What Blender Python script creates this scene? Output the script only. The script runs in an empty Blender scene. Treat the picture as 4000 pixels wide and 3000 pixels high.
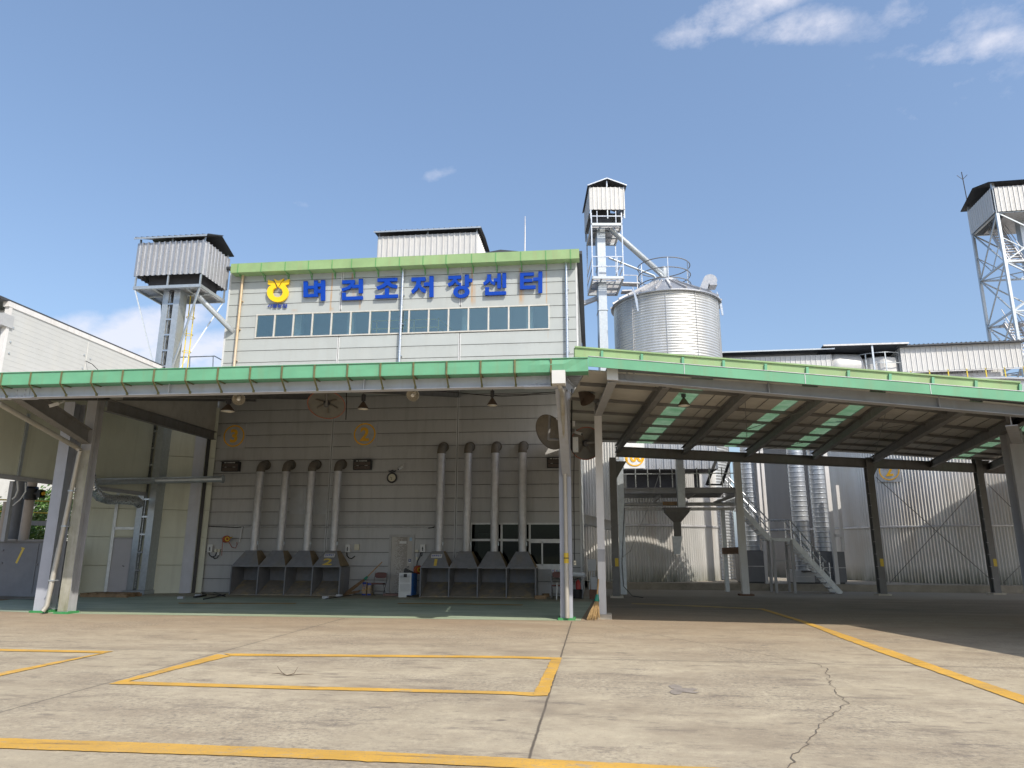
import bpy, bmesh, math, random
from mathutils import Vector, Matrix
from mathutils.geometry import tessellate_polygon
random.seed(7)
R=math.radians
S=bpy.context.scene
# ------------------------------------------------------------------ camera
FPX=2740.0
YAW,PIT,ROL=R(6.5387),R(13.2968),R(0.2351)
EYE=Vector((0,0,1.6))
fw=Vector((-math.sin(YAW)*math.cos(PIT),math.cos(YAW)*math.cos(PIT),math.sin(PIT)))
r0=Vector((math.cos(YAW),math.sin(YAW),0)); u0=r0.cross(fw)
rt=r0*math.cos(ROL)+u0*math.sin(ROL); up=-r0*math.sin(ROL)+u0*math.cos(ROL)
cam=bpy.data.cameras.new('camera'); co=bpy.data.objects.new('camera',cam); S.collection.objects.link(co)
mw=Matrix((rt,up,-fw)).transposed().to_4x4(); mw.translation=EYE; co.matrix_world=mw
cam.sensor_width=36.0; cam.lens=36.0*FPX/4000.0; cam.clip_end=3000; S.camera=co
S.render.resolution_x=1024; S.render.resolution_y=768
# ------------------------------------------------------------------ light
SUN=Vector((0.70,-0.77,1.0)).normalized()
S.view_settings.view_transform='Standard'; S.view_settings.look='None'
S.view_settings.gamma=1; S.view_settings.exposure=0.60
sl=bpy.data.lights.new('sun','SUN'); sl.energy=3.3; sl.angle=R(0.53); sl.color=(1.0,0.93,0.82)
so=bpy.data.objects.new('sun',sl); S.collection.objects.link(so)
so.rotation_euler=SUN.to_track_quat('Z','Y').to_euler()
W=bpy.data.worlds.new('World'); S.world=W; W.use_nodes=True
def ray(x,y): return rt*((x-2000)/FPX)-up*((y-1500)/FPX)+fw
def build_world():
    nt=W.node_tree; N=nt.nodes; L=nt.links; N.clear()
    out=N.new('ShaderNodeOutputWorld'); bg=N.new('ShaderNodeBackground'); bg.inputs[1].default_value=0.15
    sky=N.new('ShaderNodeTexSky'); sky.sky_type='NISHITA'; sky.sun_disc=False
    sky.sun_elevation=math.asin(SUN.z); sky.sun_rotation=math.atan2(SUN.x,SUN.y)
    sky.air_density=1.15; sky.dust_density=2.5; sky.ozone_density=2.6; sky.altitude=50
    tc=N.new('ShaderNodeTexCoord')
    def mth(op,a,b=None,clamp=False):
        n=N.new('ShaderNodeMath'); n.operation=op; n.use_clamp=clamp
        for i,v in enumerate((a,b)):
            if v is None: continue
            if isinstance(v,(int,float)): n.inputs[i].default_value=v
            else: L.new(v,n.inputs[i])
        return n.outputs[0]
    def dot(v):
        n=N.new('ShaderNodeVectorMath'); n.operation='DOT_PRODUCT'; L.new(tc.outputs['Generated'],n.inputs[0]); n.inputs[1].default_value=v; return n.outputs['Value']
    def noise(sc,det,rg,off=0,stretch=(1,1,1.8)):
        mp=N.new('ShaderNodeMapping'); mp.inputs['Scale'].default_value=stretch; mp.inputs['Location'].default_value=(off,off*.7,0)
        L.new(tc.outputs['Generated'],mp.inputs[0])
        n=N.new('ShaderNodeTexNoise'); n.inputs['Scale'].default_value=sc; n.inputs['Detail'].default_value=det; n.inputs['Roughness'].default_value=rg
        L.new(mp.outputs[0],n.inputs[0]); return n.outputs[0]
    nz=noise(9,9,.62,3.1); nf=noise(22,8,.65,1.3,(1,1,1.4))
    tot=None
    # px centre, half width, half height, strength, softness, slant
    for (x,y,hw,hh,st,sl_) in ((2930,10,270,85,.85,-.28),(3130,105,170,60,.75,.05),(3790,190,200,55,.72,.05),(3800,90,300,110,.48,-.25),(3560,50,120,60,.5,.2),(3330,90,190,60,.4,.4),(3690,400,170,70,.55,-.1),(3830,330,130,55,.45,-.2),
        (1710,682,75,26,.5,-.25),(1530,745,40,16,.3,0),(1165,797,45,16,.3,0),(1610,815,35,16,.25,0),(450,1330,270,85,1.15,-.35),(640,1400,300,70,1.1,-.2),(300,1300,150,60,.9,-.2),(820,1420,160,60,.9,0),(1900,960,60,30,.25,0)):
        c=ray(x,y).normalized(); a=(rt-c*rt.dot(c)).normalized(); b=c.cross(a)*-1
        b=(up-c*up.dot(c)).normalized()
        kx=FPX/hw*math.cos(0); ky=FPX/hh
        da=dot(a); db=dot(b); dc=dot(c)
        db2=mth('ADD',db,mth('MULTIPLY',da,-sl_*-1))
        e=mth('ADD',mth('POWER',mth('MULTIPLY',da,kx),2.0),mth('POWER',mth('ABSOLUTE',mth('MULTIPLY',db2,ky)),2.0))
        g=mth('MULTIPLY',mth('SUBTRACT',1.0,mth('MULTIPLY',e,.5),True),st)
        g=mth('MULTIPLY',g,mth('GREATER_THAN',dc,0.0))
        tot=g if tot is None else mth('MAXIMUM',tot,g)
    nn=mth('ADD',mth('MULTIPLY',nz,.65),mth('MULTIPLY',nf,.35))
    d=mth('MULTIPLY',mth('SUBTRACT',mth('ADD',tot,mth('MULTIPLY',mth('SUBTRACT',nn,.5),2.6)),.38),1.5,True)
    d=mth('MULTIPLY',d,mth('MULTIPLY',tot,1.6,True))
    d=mth('MULTIPLY',d,.74)
    hs=N.new('ShaderNodeHueSaturation'); hs.inputs['Saturation'].default_value=0.98; hs.inputs['Value'].default_value=1.0
    L.new(sky.outputs[0],hs.inputs['Color'])
    hz=N.new('ShaderNodeMix'); hz.data_type='RGBA'; hz.inputs['Factor'].default_value=.35; L.new(hs.outputs[0],hz.inputs['A']); hz.inputs['B'].default_value=(0.98,1.55,2.62,1)
    mx=N.new('ShaderNodeMix'); mx.data_type='RGBA'; L.new(d,mx.inputs['Factor']); L.new(hz.outputs['Result'],mx.inputs['A']); mx.inputs['B'].default_value=(4.3,4.25,4.6,1)
    L.new(mx.outputs['Result'],bg.inputs[0]); L.new(bg.outputs[0],out.inputs[0])
build_world()
# ------------------------------------------------------------------ pixel (4000x3000) to world helpers
def PY(Y,x,y):
    d=ray(x,y); return EYE+d*((Y-EYE.y)/d.y)
def PX(X,x,y):
    d=ray(x,y); return EYE+d*((X-EYE.x)/d.x)
def PZ(z,x,y):
    d=ray(x,y); return EYE+d*((z-EYE.z)/d.z)
def PL(a,b,x,y):
    n=Vector((b[1]-a[1],-(b[0]-a[0]),0)); d=ray(x,y); t=(Vector((a[0],a[1],0))-EYE).dot(n)/d.dot(n); return EYE+d*t
# ------------------------------------------------------------------ materials
def nodes_of(m):
    m.use_nodes=True; nt=m.node_tree; return nt,nt.nodes,nt.links,nt.nodes['Principled BSDF']
class NG:
    def __init__(s,m): s.nt,s.N,s.L,s.b=nodes_of(m); s._pos=None
    def pos(s):
        if s._pos is None: s._pos=s.N.new('ShaderNodeNewGeometry').outputs['Position']
        return s._pos
    def put(s,v,sock):
        if isinstance(v,(int,float)): sock.default_value=v
        elif isinstance(v,(tuple,list)): sock.default_value=v if len(v)==len(sock.default_value) else tuple(v)+(1,)
        else: s.L.new(v,sock)
    def math(s,op,a,b=0,clamp=False):
        n=s.N.new('ShaderNodeMath'); n.operation=op; n.use_clamp=clamp; s.put(a,n.inputs[0]); s.put(b,n.inputs[1]); return n.outputs[0]
    def mapping(s,scale=(1,1,1),loc=(0,0,0),rot=(0,0,0),src=None):
        n=s.N.new('ShaderNodeMapping'); n.inputs['Scale'].default_value=scale; n.inputs['Location'].default_value=loc; n.inputs['Rotation'].default_value=rot
        s.L.new(src or s.pos(),n.inputs[0]); return n.outputs[0]
    def noise(s,scale,detail=4,rough=.55,stretch=(1,1,1),loc=(0,0,0),rot=(0,0,0)):
        n=s.N.new('ShaderNodeTexNoise'); n.inputs['Scale'].default_value=scale; n.inputs['Detail'].default_value=detail; n.inputs['Roughness'].default_value=rough
        s.L.new(s.mapping(stretch,loc,rot),n.inputs[0]); return n.outputs[0]
    def ramp(s,v,a,b,lo=0.,hi=1.):
        n=s.N.new('ShaderNodeMapRange'); n.clamp=True; s.put(v,n.inputs[0]); n.inputs[1].default_value=a; n.inputs[2].default_value=b; n.inputs[3].default_value=lo; n.inputs[4].default_value=hi; return n.outputs[0]
    def mix(s,f,a,b):
        n=s.N.new('ShaderNodeMix'); n.data_type='RGBA'; s.put(f,n.inputs['Factor']); s.put(a,n.inputs['A']); s.put(b,n.inputs['B']); return n.outputs['Result']
    def sep(s):
        n=s.N.new('ShaderNodeSeparateXYZ'); s.L.new(s.pos(),n.inputs[0]); return n.outputs
    def bump(s,h,strength=.2,dist=.02):
        n=s.N.new('ShaderNodeBump'); n.inputs['Strength'].default_value=strength; n.inputs['Distance'].default_value=dist; s.put(h,n.inputs['Height']); s.L.new(n.outputs[0],s.b.inputs['Normal'])
def sc_(c,k): return tuple(min(1,x*k) for x in c)
def mat(name,col,rough=.6,metal=0.,var=.12,scale=5,dirt=None,damt=.5,dscale=1.5,streak=0,bump=0,bscale=40,spec=None,rvar=.1):
    m=bpy.data.materials.new(name); g=NG(m)
    a=g.noise(scale,5,.6); c=g.mix(g.ramp(a,.3,.7),sc_(col,1-var),sc_(col,1+var))
    if dirt:
        st=(1,1,1) if not streak else (streak,streak,.25)
        d=g.noise(dscale,6,.65,st,(3.3,1.7,.4)); c=g.mix(g.ramp(d,.5,.72,0,damt),c,dirt)
    g.put(c,g.b.inputs['Base Color'])
    g.put(g.ramp(g.noise(scale*2.3,4),.3,.7,max(0.02,rough-rvar),min(1,rough+rvar)),g.b.inputs['Roughness'])
    g.b.inputs['Metallic'].default_value=metal
    if spec is not None: g.b.inputs['Specular IOR Level'].default_value=spec
    if bump: g.bump(g.noise(bscale,4),bump,.01)
    return m
MT={}
MT['panel_upper']=None
MT['steel']=mat('grey_painted_steel',(.33,.335,.35),.55,0,.08,3,(.23,.20,.16),.35,1.2,3)
MT['steel_blue']=mat('pale_blue_grey_paint',(.48,.50,.555),.5,0,.06,3,(.36,.34,.30),.4,1.0,3)
MT['column_paint']=mat('blue_grey_column_paint',(.37,.39,.44),.55,0,.06,3,(.28,.26,.22),.4,1.1,3)
MT['steel_pale']=mat('pale_grey_column_paint',(.60,.595,.59),.5,0,.05,3,(.42,.38,.33),.5,1.3,3)
MT['steel_dark']=mat('dusty_grey_steel',(.165,.162,.158),.7,0,.1,3,(.12,.10,.08),.5,1.5,2)
MT['hood']=mat('dark_blue_grey_hood_paint',(.17,.175,.19),.6,0,.12,5,(.22,.19,.14),.5,1.8,1.5)
MT['hood_dust']=mat('dusty_hood_side',(.22,.165,.095),.8,0,.15,6,(.12,.11,.10),.5,3)
MT['hood_floor']=mat('grain_dusted_chute',(.21,.185,.15),.75,0,.15,5,(.40,.30,.15),.85,3.2,0)
MT['galv']=mat('galvanised_steel',(.46,.50,.53),.42,.65,.10,9,(.45,.44,.40),.35,1.5,3)
MT['galv_bright']=mat('bright_galvanised_sheet',(.56,.59,.62),.30,.85,.07,8,(.60,.59,.55),.3,1.2,3)
MT['galv_dull']=mat('dull_duct_metal',(.52,.52,.53),.5,.45,.10,6,(.24,.22,.19),.5,2.2,2)
MT['galv_cabin']=mat('cabin_sheet',(.40,.41,.43),.35,.55,.05,5)
MT['white_sheet']=mat('white_corrugated_sheet',(.56,.56,.55),.45,.15,.05,3,(.55,.50,.42),.3,1.0,3)
MT['roof_dark']=mat('dark_roof_sheet',(.05,.055,.065),.5,.1,.15,4)
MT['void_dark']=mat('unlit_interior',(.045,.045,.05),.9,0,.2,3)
MT['teal']=mat('teal_green_flashing',(.125,.35,.205),.55,0,.10,1.2,(.17,.29,.16),.55,2.2,3)
MT['lime']=mat('faded_light_green_flashing',(.24,.365,.165),.55,0,.12,1.3,(.27,.31,.15),.6,1.8,3)
MT['green_base']=mat('green_base_paint',(.04,.24,.075),.6,0,.15,8,(.2,.2,.15),.4,6)
MT['strap']=mat('mossy_strap',(.13,.125,.055),.8,0,.2,10)
MT['strap_green']=mat('green_strap',(.10,.30,.10),.6,0,.1,6)
MT['soffit']=mat('beige_roof_underside',(.50,.48,.435),.7,0,.07,2,(.23,.21,.18),.4,1.2)
MT['beige_wall']=mat('pale_olive_panel',(.58,.59,.48),.6,0,.05,1.2,(.34,.33,.25),.35,.9,3)
MT['shed_wall']=mat('light_grey_ribbed_panel',(.45,.46,.455),.5,0,.04,1.5,(.5,.49,.45),.25,.9,2)
MT['grey_door']=mat('grey_painted_door',(.40,.40,.43),.5,0,.04,3)
MT['yellow']=mat('yellow_paint',(.60,.42,.03),.5,0,.1,6)
MT['yellow_rail']=mat('yellow_railing_paint',(.62,.47,.04),.5,0,.15,6)
MT['amber']=mat('amber_sign_paint',(.80,.43,.03),.6,0,.08,8,(.40,.24,.05),.3,9)
MT['spray']=mat('sprayed_yellow',(.62,.45,.08),.7,0,.12,15)
MT['blue_letter']=mat('blue_letter_face',(.002,.045,.34),.6,0,.03,2,spec=.2)
MT['blue_caption']=mat('dark_blue_caption',(.02,.05,.30),.45,0,.05,6)
MT['emblem_yellow']=mat('golden_yellow_emblem',(.86,.55,.01),.4,0,.03,3)
MT['black']=mat('black_plastic',(.012,.012,.013),.5,0,.2,8)
MT['dark']=mat('dark_grey_plastic',(.05,.05,.055),.5,0,.15,8)
MT['white']=mat('white_plastic',(.58,.58,.56),.4,0,.04,6)
MT['cream']=mat('cream_plastic',(.55,.52,.40),.45,0,.06,6)
MT['pvc']=mat('worn_steel_downpipe',(.42,.40,.355),.4,.35,.08,6,(.33,.26,.14),.6,2.0,2)
MT['rustpipe']=mat('copper_stained_downpipe',(.55,.42,.27),.4,.4,.10,4,(.62,.60,.56),.6,1.2,1)
MT['moss']=mat('mossy_steel',(.34,.33,.28),.7,0,.15,4,(.11,.12,.04),.9,1.1,1.6)
MT['rust']=mat('rusty_brown',(.14,.075,.045),.85,0,.2,9)
MT['elbow']=mat('dusty_brown_elbow',(.155,.135,.11),.75,.1,.15,8)
MT['orange']=mat('orange_rim',(.26,.085,.05),.6,0,.15,8)
MT['mirror_back']=mat('dusty_mirror_back',(.125,.12,.105),.7,0,.12,6,(.2,.17,.12),.4,3)
MT['mirror_dish']=mat('brown_mirror_back',(.105,.092,.075),.6,.1,.15,6,(.19,.16,.11),.5,3)
MT['lamp_shade']=mat('brown_lamp_housing',(.10,.07,.05),.6,.2,.15,9)
MT['lamp_white']=mat('dusty_ribbed_reflector',(.62,.58,.50),.35,.2,.06,9)
MT['bulb']=mat('lamp_glass',(.78,.78,.76),.2,0,.03,6)
MT['vinyl']=mat('maroon_vinyl',(.10,.028,.02),.45,0,.15,8)
MT['chrome']=mat('chromed_tube',(.25,.24,.23),.35,.8,.1,8)
MT['wood']=mat('weathered_wood',(.26,.17,.09),.75,0,.2,9,(.13,.10,.07),.5,3,2)
MT['bamboo']=mat('bamboo_handle',(.42,.25,.09),.5,0,.15,9)
MT['straw']=mat('straw_bristles',(.38,.25,.11),.85,0,.25,30)
MT['straw_dk']=mat('dusty_bristles',(.20,.12,.06),.85,0,.25,30)
MT['greenwrap']=mat('green_wrap',(.02,.20,.13),.5,0,.15,9)
MT['card']=mat('cardboard',(.42,.31,.19),.8,0,.06,6)
MT['bluebox']=mat('blue_machine_paint',(.02,.11,.36),.45,0,.06,5)
MT['red']=mat('red_paint',(.35,.03,.025),.45,0,.1,6)
MT['reel']=mat('red_reel',(.33,.07,.03),.5,0,.15,9)
MT['led']=mat('led_screen',(.075,.055,.045),.35,0,.2,5)
MT['plinth']=mat('weathered_concrete_kerb',(.29,.26,.21),.85,0,.15,2.5,(.10,.09,.075),.6,1.3,0,.3,25)
MT['pinkpipe']=mat('dusty_beige_pipe',(.42,.36,.31),.6,0,.06,3)
MT['tank']=mat('grey_tank_plate',(.155,.16,.175),.6,0,.08,3,(.22,.22,.22),.3,1.3)
MT['farwall']=mat('pale_far_wall',(.62,.60,.58),.7,0,.06,1.5,(.45,.43,.40),.4,.7)
MT['fill']=mat('patched_sheet',(.40,.41,.42),.5,.1,.08,3)
MT['concrete_foot']=mat('concrete_footing',(.44,.40,.33),.85,0,.12,8)
MT['leaf']=mat('leaf_green',(.085,.17,.035),.6,0,.45,2.5)
MT['leaf2']=mat('leaf_yellow_green',(.16,.22,.05),.6,0,.4,3)
MT['twig']=mat('twig',(.12,.09,.06),.8)
MT['rope']=mat('grey_rope',(.35,.34,.32),.8)
MT['silo_galv']=None
def facade_mat(name,base,dirtc,damt,rusts=()):
    m=bpy.data.materials.new(name); g=NG(m)
    a=g.noise(1.1,5,.6); c=g.mix(g.ramp(a,.3,.7),sc_(base,.96),sc_(base,1.03))
    d=g.noise(1.4,7,.7,(2.2,2.2,.22)); c=g.mix(g.ramp(d,.48,.75,0,damt),c,dirtc)
    x,y,z=g.sep()
    cb=g.N.new('ShaderNodeCombineXYZ'); g.L.new(g.math('FLOOR',g.math('DIVIDE',x,4.87)),cb.inputs[0]); g.L.new(g.math('FLOOR',g.math('DIVIDE',g.math('SUBTRACT',z,.02),.4895)),cb.inputs[1])
    wn=g.N.new('ShaderNodeTexWhiteNoise'); g.L.new(cb.outputs[0],wn.inputs[0]); c=g.mix(g.ramp(wn.outputs[0],0,1,0,.16),c,dirtc)
    zz=g.math('FRACT',g.math('DIVIDE',g.math('SUBTRACT',z,.02),.4895)); c=g.mix(g.math('MULTIPLY',g.ramp(zz,.72,1.0,0,.30),g.ramp(g.noise(3,6,.7,(2.5,2.5,.2)),.4,.65)),c,sc_(dirtc,.7))
    for (x0,zt,zb,w,k) in rusts:
        q=g.math('DIVIDE',g.math('SUBTRACT',x,x0),w); q=g.math('SUBTRACT',1.0,g.math('MULTIPLY',q,q),True)
        up_=g.ramp(z,zb,zb+.25); dn=g.ramp(z,zt-.05,zt,1,0)
        q=g.math('MULTIPLY',g.math('MULTIPLY',q,g.math('MULTIPLY',up_,dn)),g.ramp(g.noise(6,4,.6,(6,6,.6)),.3,.65,.25*k,k))
        c=g.mix(q,c,(.42,.24,.09,1))
    g.put(c,g.b.inputs['Base Color']); g.put(g.ramp(a,.3,.7,.42,.58),g.b.inputs['Roughness'])
    return m
def rx(x,y): p=PY(25.7,x,y); return p.x,p.z
RUST=[]
for (x,y0,y1,w,k) in ((1300,1065,1222,.05,.9),(1296,1200,1222,.12,.7),(1378,1065,1112,.05,1.),(1382,1130,1175,.10,.45),(1410,1115,1218,.05,.8),(1845,1044,1200,.05,1.),(1852,1110,1200,.10,.5),(2033,1044,1195,.08,.75),(2040,1100,1195,.1,.5),(2134,1036,1195,.035,.9),(1150,1206,1224,.16,.7),(2140,1190,1330,.03,.35)):
    a=rx(x,y0); b=rx(x,y1); RUST.append((a[0],a[1],b[1],w,k))
MT['panel_upper']=facade_mat('white_sandwich_panel',(.385,.415,.41),(.32,.32,.295),.3,RUST)
MT['panel_lower']=facade_mat('dingy_grey_panel',(.425,.425,.42),(.27,.262,.25),.5,())
MT['panel_trim']=mat('panel_trim',(.55,.56,.56),.5,0,.05,3)
def glass_mat(name,tint,fac):
    m=bpy.data.materials.new(name); nt,N,L,b=nodes_of(m); N.remove(b)
    o=N['Material Output']; t=N.new('ShaderNodeBsdfTransparent'); t.inputs[0].default_value=tint+(1,)
    gl=N.new('ShaderNodeBsdfGlossy'); gl.inputs['Roughness'].default_value=.03; gl.inputs['Color'].default_value=(.80,.95,.90,1)
    fr=N.new('ShaderNodeFresnel'); fr.inputs[0].default_value=1.42 if 'tinted' in name else 1.28
    ad=N.new('ShaderNodeMath'); ad.operation='ADD'; ad.use_clamp=True; ad.inputs[1].default_value=fac; L.new(fr.outputs[0],ad.inputs[0])
    mx=N.new('ShaderNodeMixShader'); L.new(ad.outputs[0],mx.inputs[0]); L.new(t.outputs[0],mx.inputs[1]); L.new(gl.outputs[0],mx.inputs[2]); L.new(mx.outputs[0],o.inputs[0])
    return m
MT['glass_up']=glass_mat('tinted_window_glass',(.85,.92,.92),.15)
MT['glass_low']=glass_mat('office_window_glass',(.5,.52,.5),.0)
def skylight_mat():
    m=bpy.data.materials.new('green_translucent_sheet'); nt,N,L,b=nodes_of(m); g=NG.__new__(NG); g.nt,g.N,g.L,g.b,g._pos=nt,N,L,b,None
    c=g.mix(g.ramp(g.noise(2.2,5,.6,(1,1,1)),.35,.7),(.12,.26,.14,1),(.26,.40,.27,1))
    t=N.new('ShaderNodeBsdfTranslucent'); L.new(c,t.inputs[0]); L.new(c,b.inputs['Base Color']); b.inputs['Roughness'].default_value=.5
    mx=N.new('ShaderNodeMixShader'); mx.inputs[0].default_value=.38; L.new(b.outputs[0],mx.inputs[1]); L.new(t.outputs[0],mx.inputs[2]); L.new(mx.outputs[0],N['Material Output'].inputs[0]); return m
MT['skylight']=skylight_mat()
def silo_mat(name,base,stain,metal=.75,rough=.36,low=None):
    m=bpy.data.materials.new(name); g=NG(m)
    a=g.noise(1.3,5,.6,(1.5,1.5,.25)); c=g.mix(g.ramp(a,.3,.7),sc_(base,.9),sc_(base,1.05))
    d=g.noise(.55,6,.65,(1.3,1.3,.35),(5,2,1)); c=g.mix(g.ramp(d,.5,.75,0,.6),c,stain)
    if low:
        x,y,z=g.sep(); q=g.math('MULTIPLY',g.ramp(z,.25,1.0,1,0),g.ramp(g.noise(2.5,5,.6,(2,2,.4)),.3,.7,.3,1)); c=g.mix(q,c,low)
    g.put(c,g.b.inputs['Base Color']); g.b.inputs['Metallic'].default_value=metal; g.put(g.ramp(a,.3,.7,rough-.06,rough+.1),g.b.inputs['Roughness']); return m
MT['silo']=silo_mat('weathered_corrugated_silo',(.68,.675,.66),(.55,.48,.40),.50,.38,(.16,.17,.12))
MT['silo_tall']=silo_mat('bright_corrugated_silo',(.58,.60,.61),(.50,.48,.44),.6,.38)
MT['silo_mid']=silo_mat('dull_grey_silo',(.34,.335,.33),(.28,.26,.24),.4,.5,(.13,.14,.10))
MT['spiral']=silo_mat('spiral_duct_metal',(.48,.51,.55),(.36,.40,.45),.65,.36)
# ground
def ground_mat():
    m=bpy.data.materials.new('worn_concrete'); g=NG(m)
    a=g.noise(.28,7,.62); b=g.noise(1.7,7,.68); f=g.noise(60,3,.75); f2=g.noise(19,5,.75); mid=g.noise(5.5,6,.7)
    c=g.mix(g.ramp(a,.34,.66),(.365,.312,.225,1),(.475,.41,.30,1))
    c=g.mix(g.ramp(b,.36,.66,0,.75),c,(.315,.262,.190,1)); c=g.mix(g.ramp(mid,.50,.70,0,.45),c,(.54,.46,.325,1)); c=g.mix(g.ramp(mid,.28,.42,.5,0),c,(.27,.225,.170,1))
    # drifts of dark dust dragged across the yard by wheels
    s=g.noise(.50,8,.72,(.60,1.5,1),(2,1,0),(0,0,.15)); c=g.mix(g.ramp(s,.48,.66,0,.62),c,(.215,.170,.125,1))
    s2=g.noise(1.3,8,.76,(.6,1.7,1),(7,3,0),(0,0,-.2)); c=g.mix(g.ramp(s2,.54,.64,0,.62),c,(.165,.135,.108,1))
    s3=g.noise(2.8,8,.78,(.6,1.5,1),(1,8,0),(0,0,.4)); c=g.mix(g.ramp(s3,.56,.64,0,.6),c,(.15,.125,.105,1))
    x,y,z=g.sep()
    # tyre sweeps: faint arcs
    for (cx,cy,rr,w,k) in ((2.5,21.5,7.6,.16,.35),(2.5,21.5,6.1,.14,.3),(-9,24,13.5,.18,.3),(-9,24,11.9,.15,.3),(16,3,12.4,.2,.32),(16,3,10.9,.2,.28)):
        q=g.math('SQRT',g.math('ADD',g.math('POWER',g.math('SUBTRACT',x,cx),2.0),g.math('POWER',g.math('SUBTRACT',y,cy),2.0)))
        q=g.math('ABSOLUTE',g.math('SUBTRACT',q,g.math('ADD',rr,g.math('MULTIPLY',g.noise(.4,3),.5))))
        c=g.mix(g.math('MULTIPLY',g.ramp(q,w*.4,w,k,0),g.ramp(g.noise(1.1,6,.75,(1,1,1),(cx,cy,0)),.42,.62)),c,(.17,.14,.115,1))
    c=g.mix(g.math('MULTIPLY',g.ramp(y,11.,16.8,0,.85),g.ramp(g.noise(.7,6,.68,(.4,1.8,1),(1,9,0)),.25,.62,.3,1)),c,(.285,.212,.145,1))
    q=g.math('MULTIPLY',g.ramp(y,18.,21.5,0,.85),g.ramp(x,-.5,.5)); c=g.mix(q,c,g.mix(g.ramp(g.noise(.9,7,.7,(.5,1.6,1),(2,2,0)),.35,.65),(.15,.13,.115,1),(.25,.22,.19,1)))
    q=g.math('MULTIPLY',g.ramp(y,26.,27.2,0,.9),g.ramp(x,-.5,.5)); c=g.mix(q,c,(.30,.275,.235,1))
    # stony worn patches and grit
    st=g.noise(.42,5,.65,(1,1,1),(11,4,0)); c=g.mix(g.math('MULTIPLY',g.ramp(st,.44,.60),g.ramp(f2,.50,.64,0,.75)),c,(.155,.138,.122,1))
    c=g.mix(g.math('MULTIPLY',g.ramp(st,.44,.60),g.ramp(f2,.32,.44,.6,0)),c,(.56,.50,.40,1))
    c=g.mix(g.ramp(f,.58,.72,0,.65),c,(.17,.145,.115,1)); c=g.mix(g.ramp(f,.26,.40,.5,0),c,(.58,.52,.41,1))
    for sc,lo,hi,k,st_,lc in ((1.3,.03,.085,.8,(.5,1.5,1),(0,0,0)),(4.2,.02,.07,.6,(.6,1.4,1),(3,3,0)),(11,.03,.10,.5,(.7,1.2,1),(8,1,0))):
        v=g.N.new('ShaderNodeTexVoronoi'); v.inputs['Scale'].default_value=sc
        w_=g.N.new('ShaderNodeVectorMath'); w_.operation='ADD'; nv=g.N.new('ShaderNodeTexNoise'); nv.inputs['Scale'].default_value=sc*2.5; g.L.new(g.pos(),nv.inputs[0])
        sv=g.N.new('ShaderNodeVectorMath'); sv.operation='SCALE'; sv.inputs['Scale'].default_value=.35; g.L.new(nv.outputs['Color'],sv.inputs[0]); g.L.new(g.mapping(st_,lc),w_.inputs[0]); g.L.new(sv.outputs[0],w_.inputs[1]); g.L.new(w_.outputs[0],v.inputs[0])
        c=g.mix(g.ramp(v.outputs['Distance'],lo,hi,k,0),c,(.145,.122,.10,1))
    wob=g.math('MULTIPLY',g.math('SUBTRACT',g.noise(3,4),.5),.025)
    for ax,v0,lo,hi,kk in ((x,-.545,-2,17.,.9),(x,-5.93,5,17.,.7),(y,11.33,-.5,9,.6),(y,11.33,-14,-5.9,.5),(x,4.9,-2,5.,.6)):
        dd=g.math('ABSOLUTE',g.math('ADD',g.math('SUBTRACT',ax,v0),wob)); oth=y if ax is x else x
        k=g.math('MULTIPLY',g.ramp(dd,.006,.018,kk,0),g.math('MULTIPLY',g.math('GREATER_THAN',oth,lo),g.math('LESS_THAN',oth,hi))); c=g.mix(k,c,(.075,.062,.05,1))
        k=g.math('MULTIPLY',g.ramp(dd,.02,.16,.4,0),g.math('MULTIPLY',g.math('GREATER_THAN',oth,lo),g.math('LESS_THAN',oth,hi))); c=g.mix(g.math('MULTIPLY',k,g.ramp(g.noise(2.4,5),.4,.65)),c,(.18,.15,.12,1))
    g.put(c,g.b.inputs['Base Color']); g.b.inputs['Roughness'].default_value=.9; g.b.inputs['Specular IOR Level'].default_value=.2
    h=g.math('ADD',g.math('MULTIPLY',f,.7),g.math('MULTIPLY',f2,.8)); g.bump(h,.4,.014); return m
MT['ground']=ground_mat()
def worn_paint(name,col,under,amt,sc=3.,edge=(.52,.62)):
    m=bpy.data.materials.new(name); g=NG(m)
    c=g.mix(g.ramp(g.noise(1.6,6,.65),.3,.7),sc_(col,.80),sc_(col,1.10))
    d=g.noise(.9,7,.7,(.5,2,1),(9,2,0)); c=g.mix(g.ramp(d,.47,.70,0,.55),c,(.36,.235,.09,1))
    w=g.noise(sc,9,.76,(.8,1.6,1),(4,2,0)); c=g.mix(g.ramp(w,edge[0],edge[1],0,amt),c,under)
    w2=g.noise(sc*.8,9,.78,(.35,3.4,1),(1,7,0)); c=g.mix(g.ramp(w2,.57,.64,0,.85),c,(.11,.085,.06,1))
    f=g.noise(45,3,.7); c=g.mix(g.ramp(f,.56,.68,0,.6),c,sc_(under,.7))
    g.put(c,g.b.inputs['Base Color']); g.b.inputs['Roughness'].default_value=.8; g.bump(f,.3,.008); return m
MT['line']=worn_paint('worn_yellow_line',(.60,.34,.05),(.33,.275,.195),.85,2.6,(.56,.64))
MT['line_dim']=worn_paint('faded_yellow_line',(.42,.30,.10),(.20,.18,.15),.8,2.2,(.48,.62))
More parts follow.
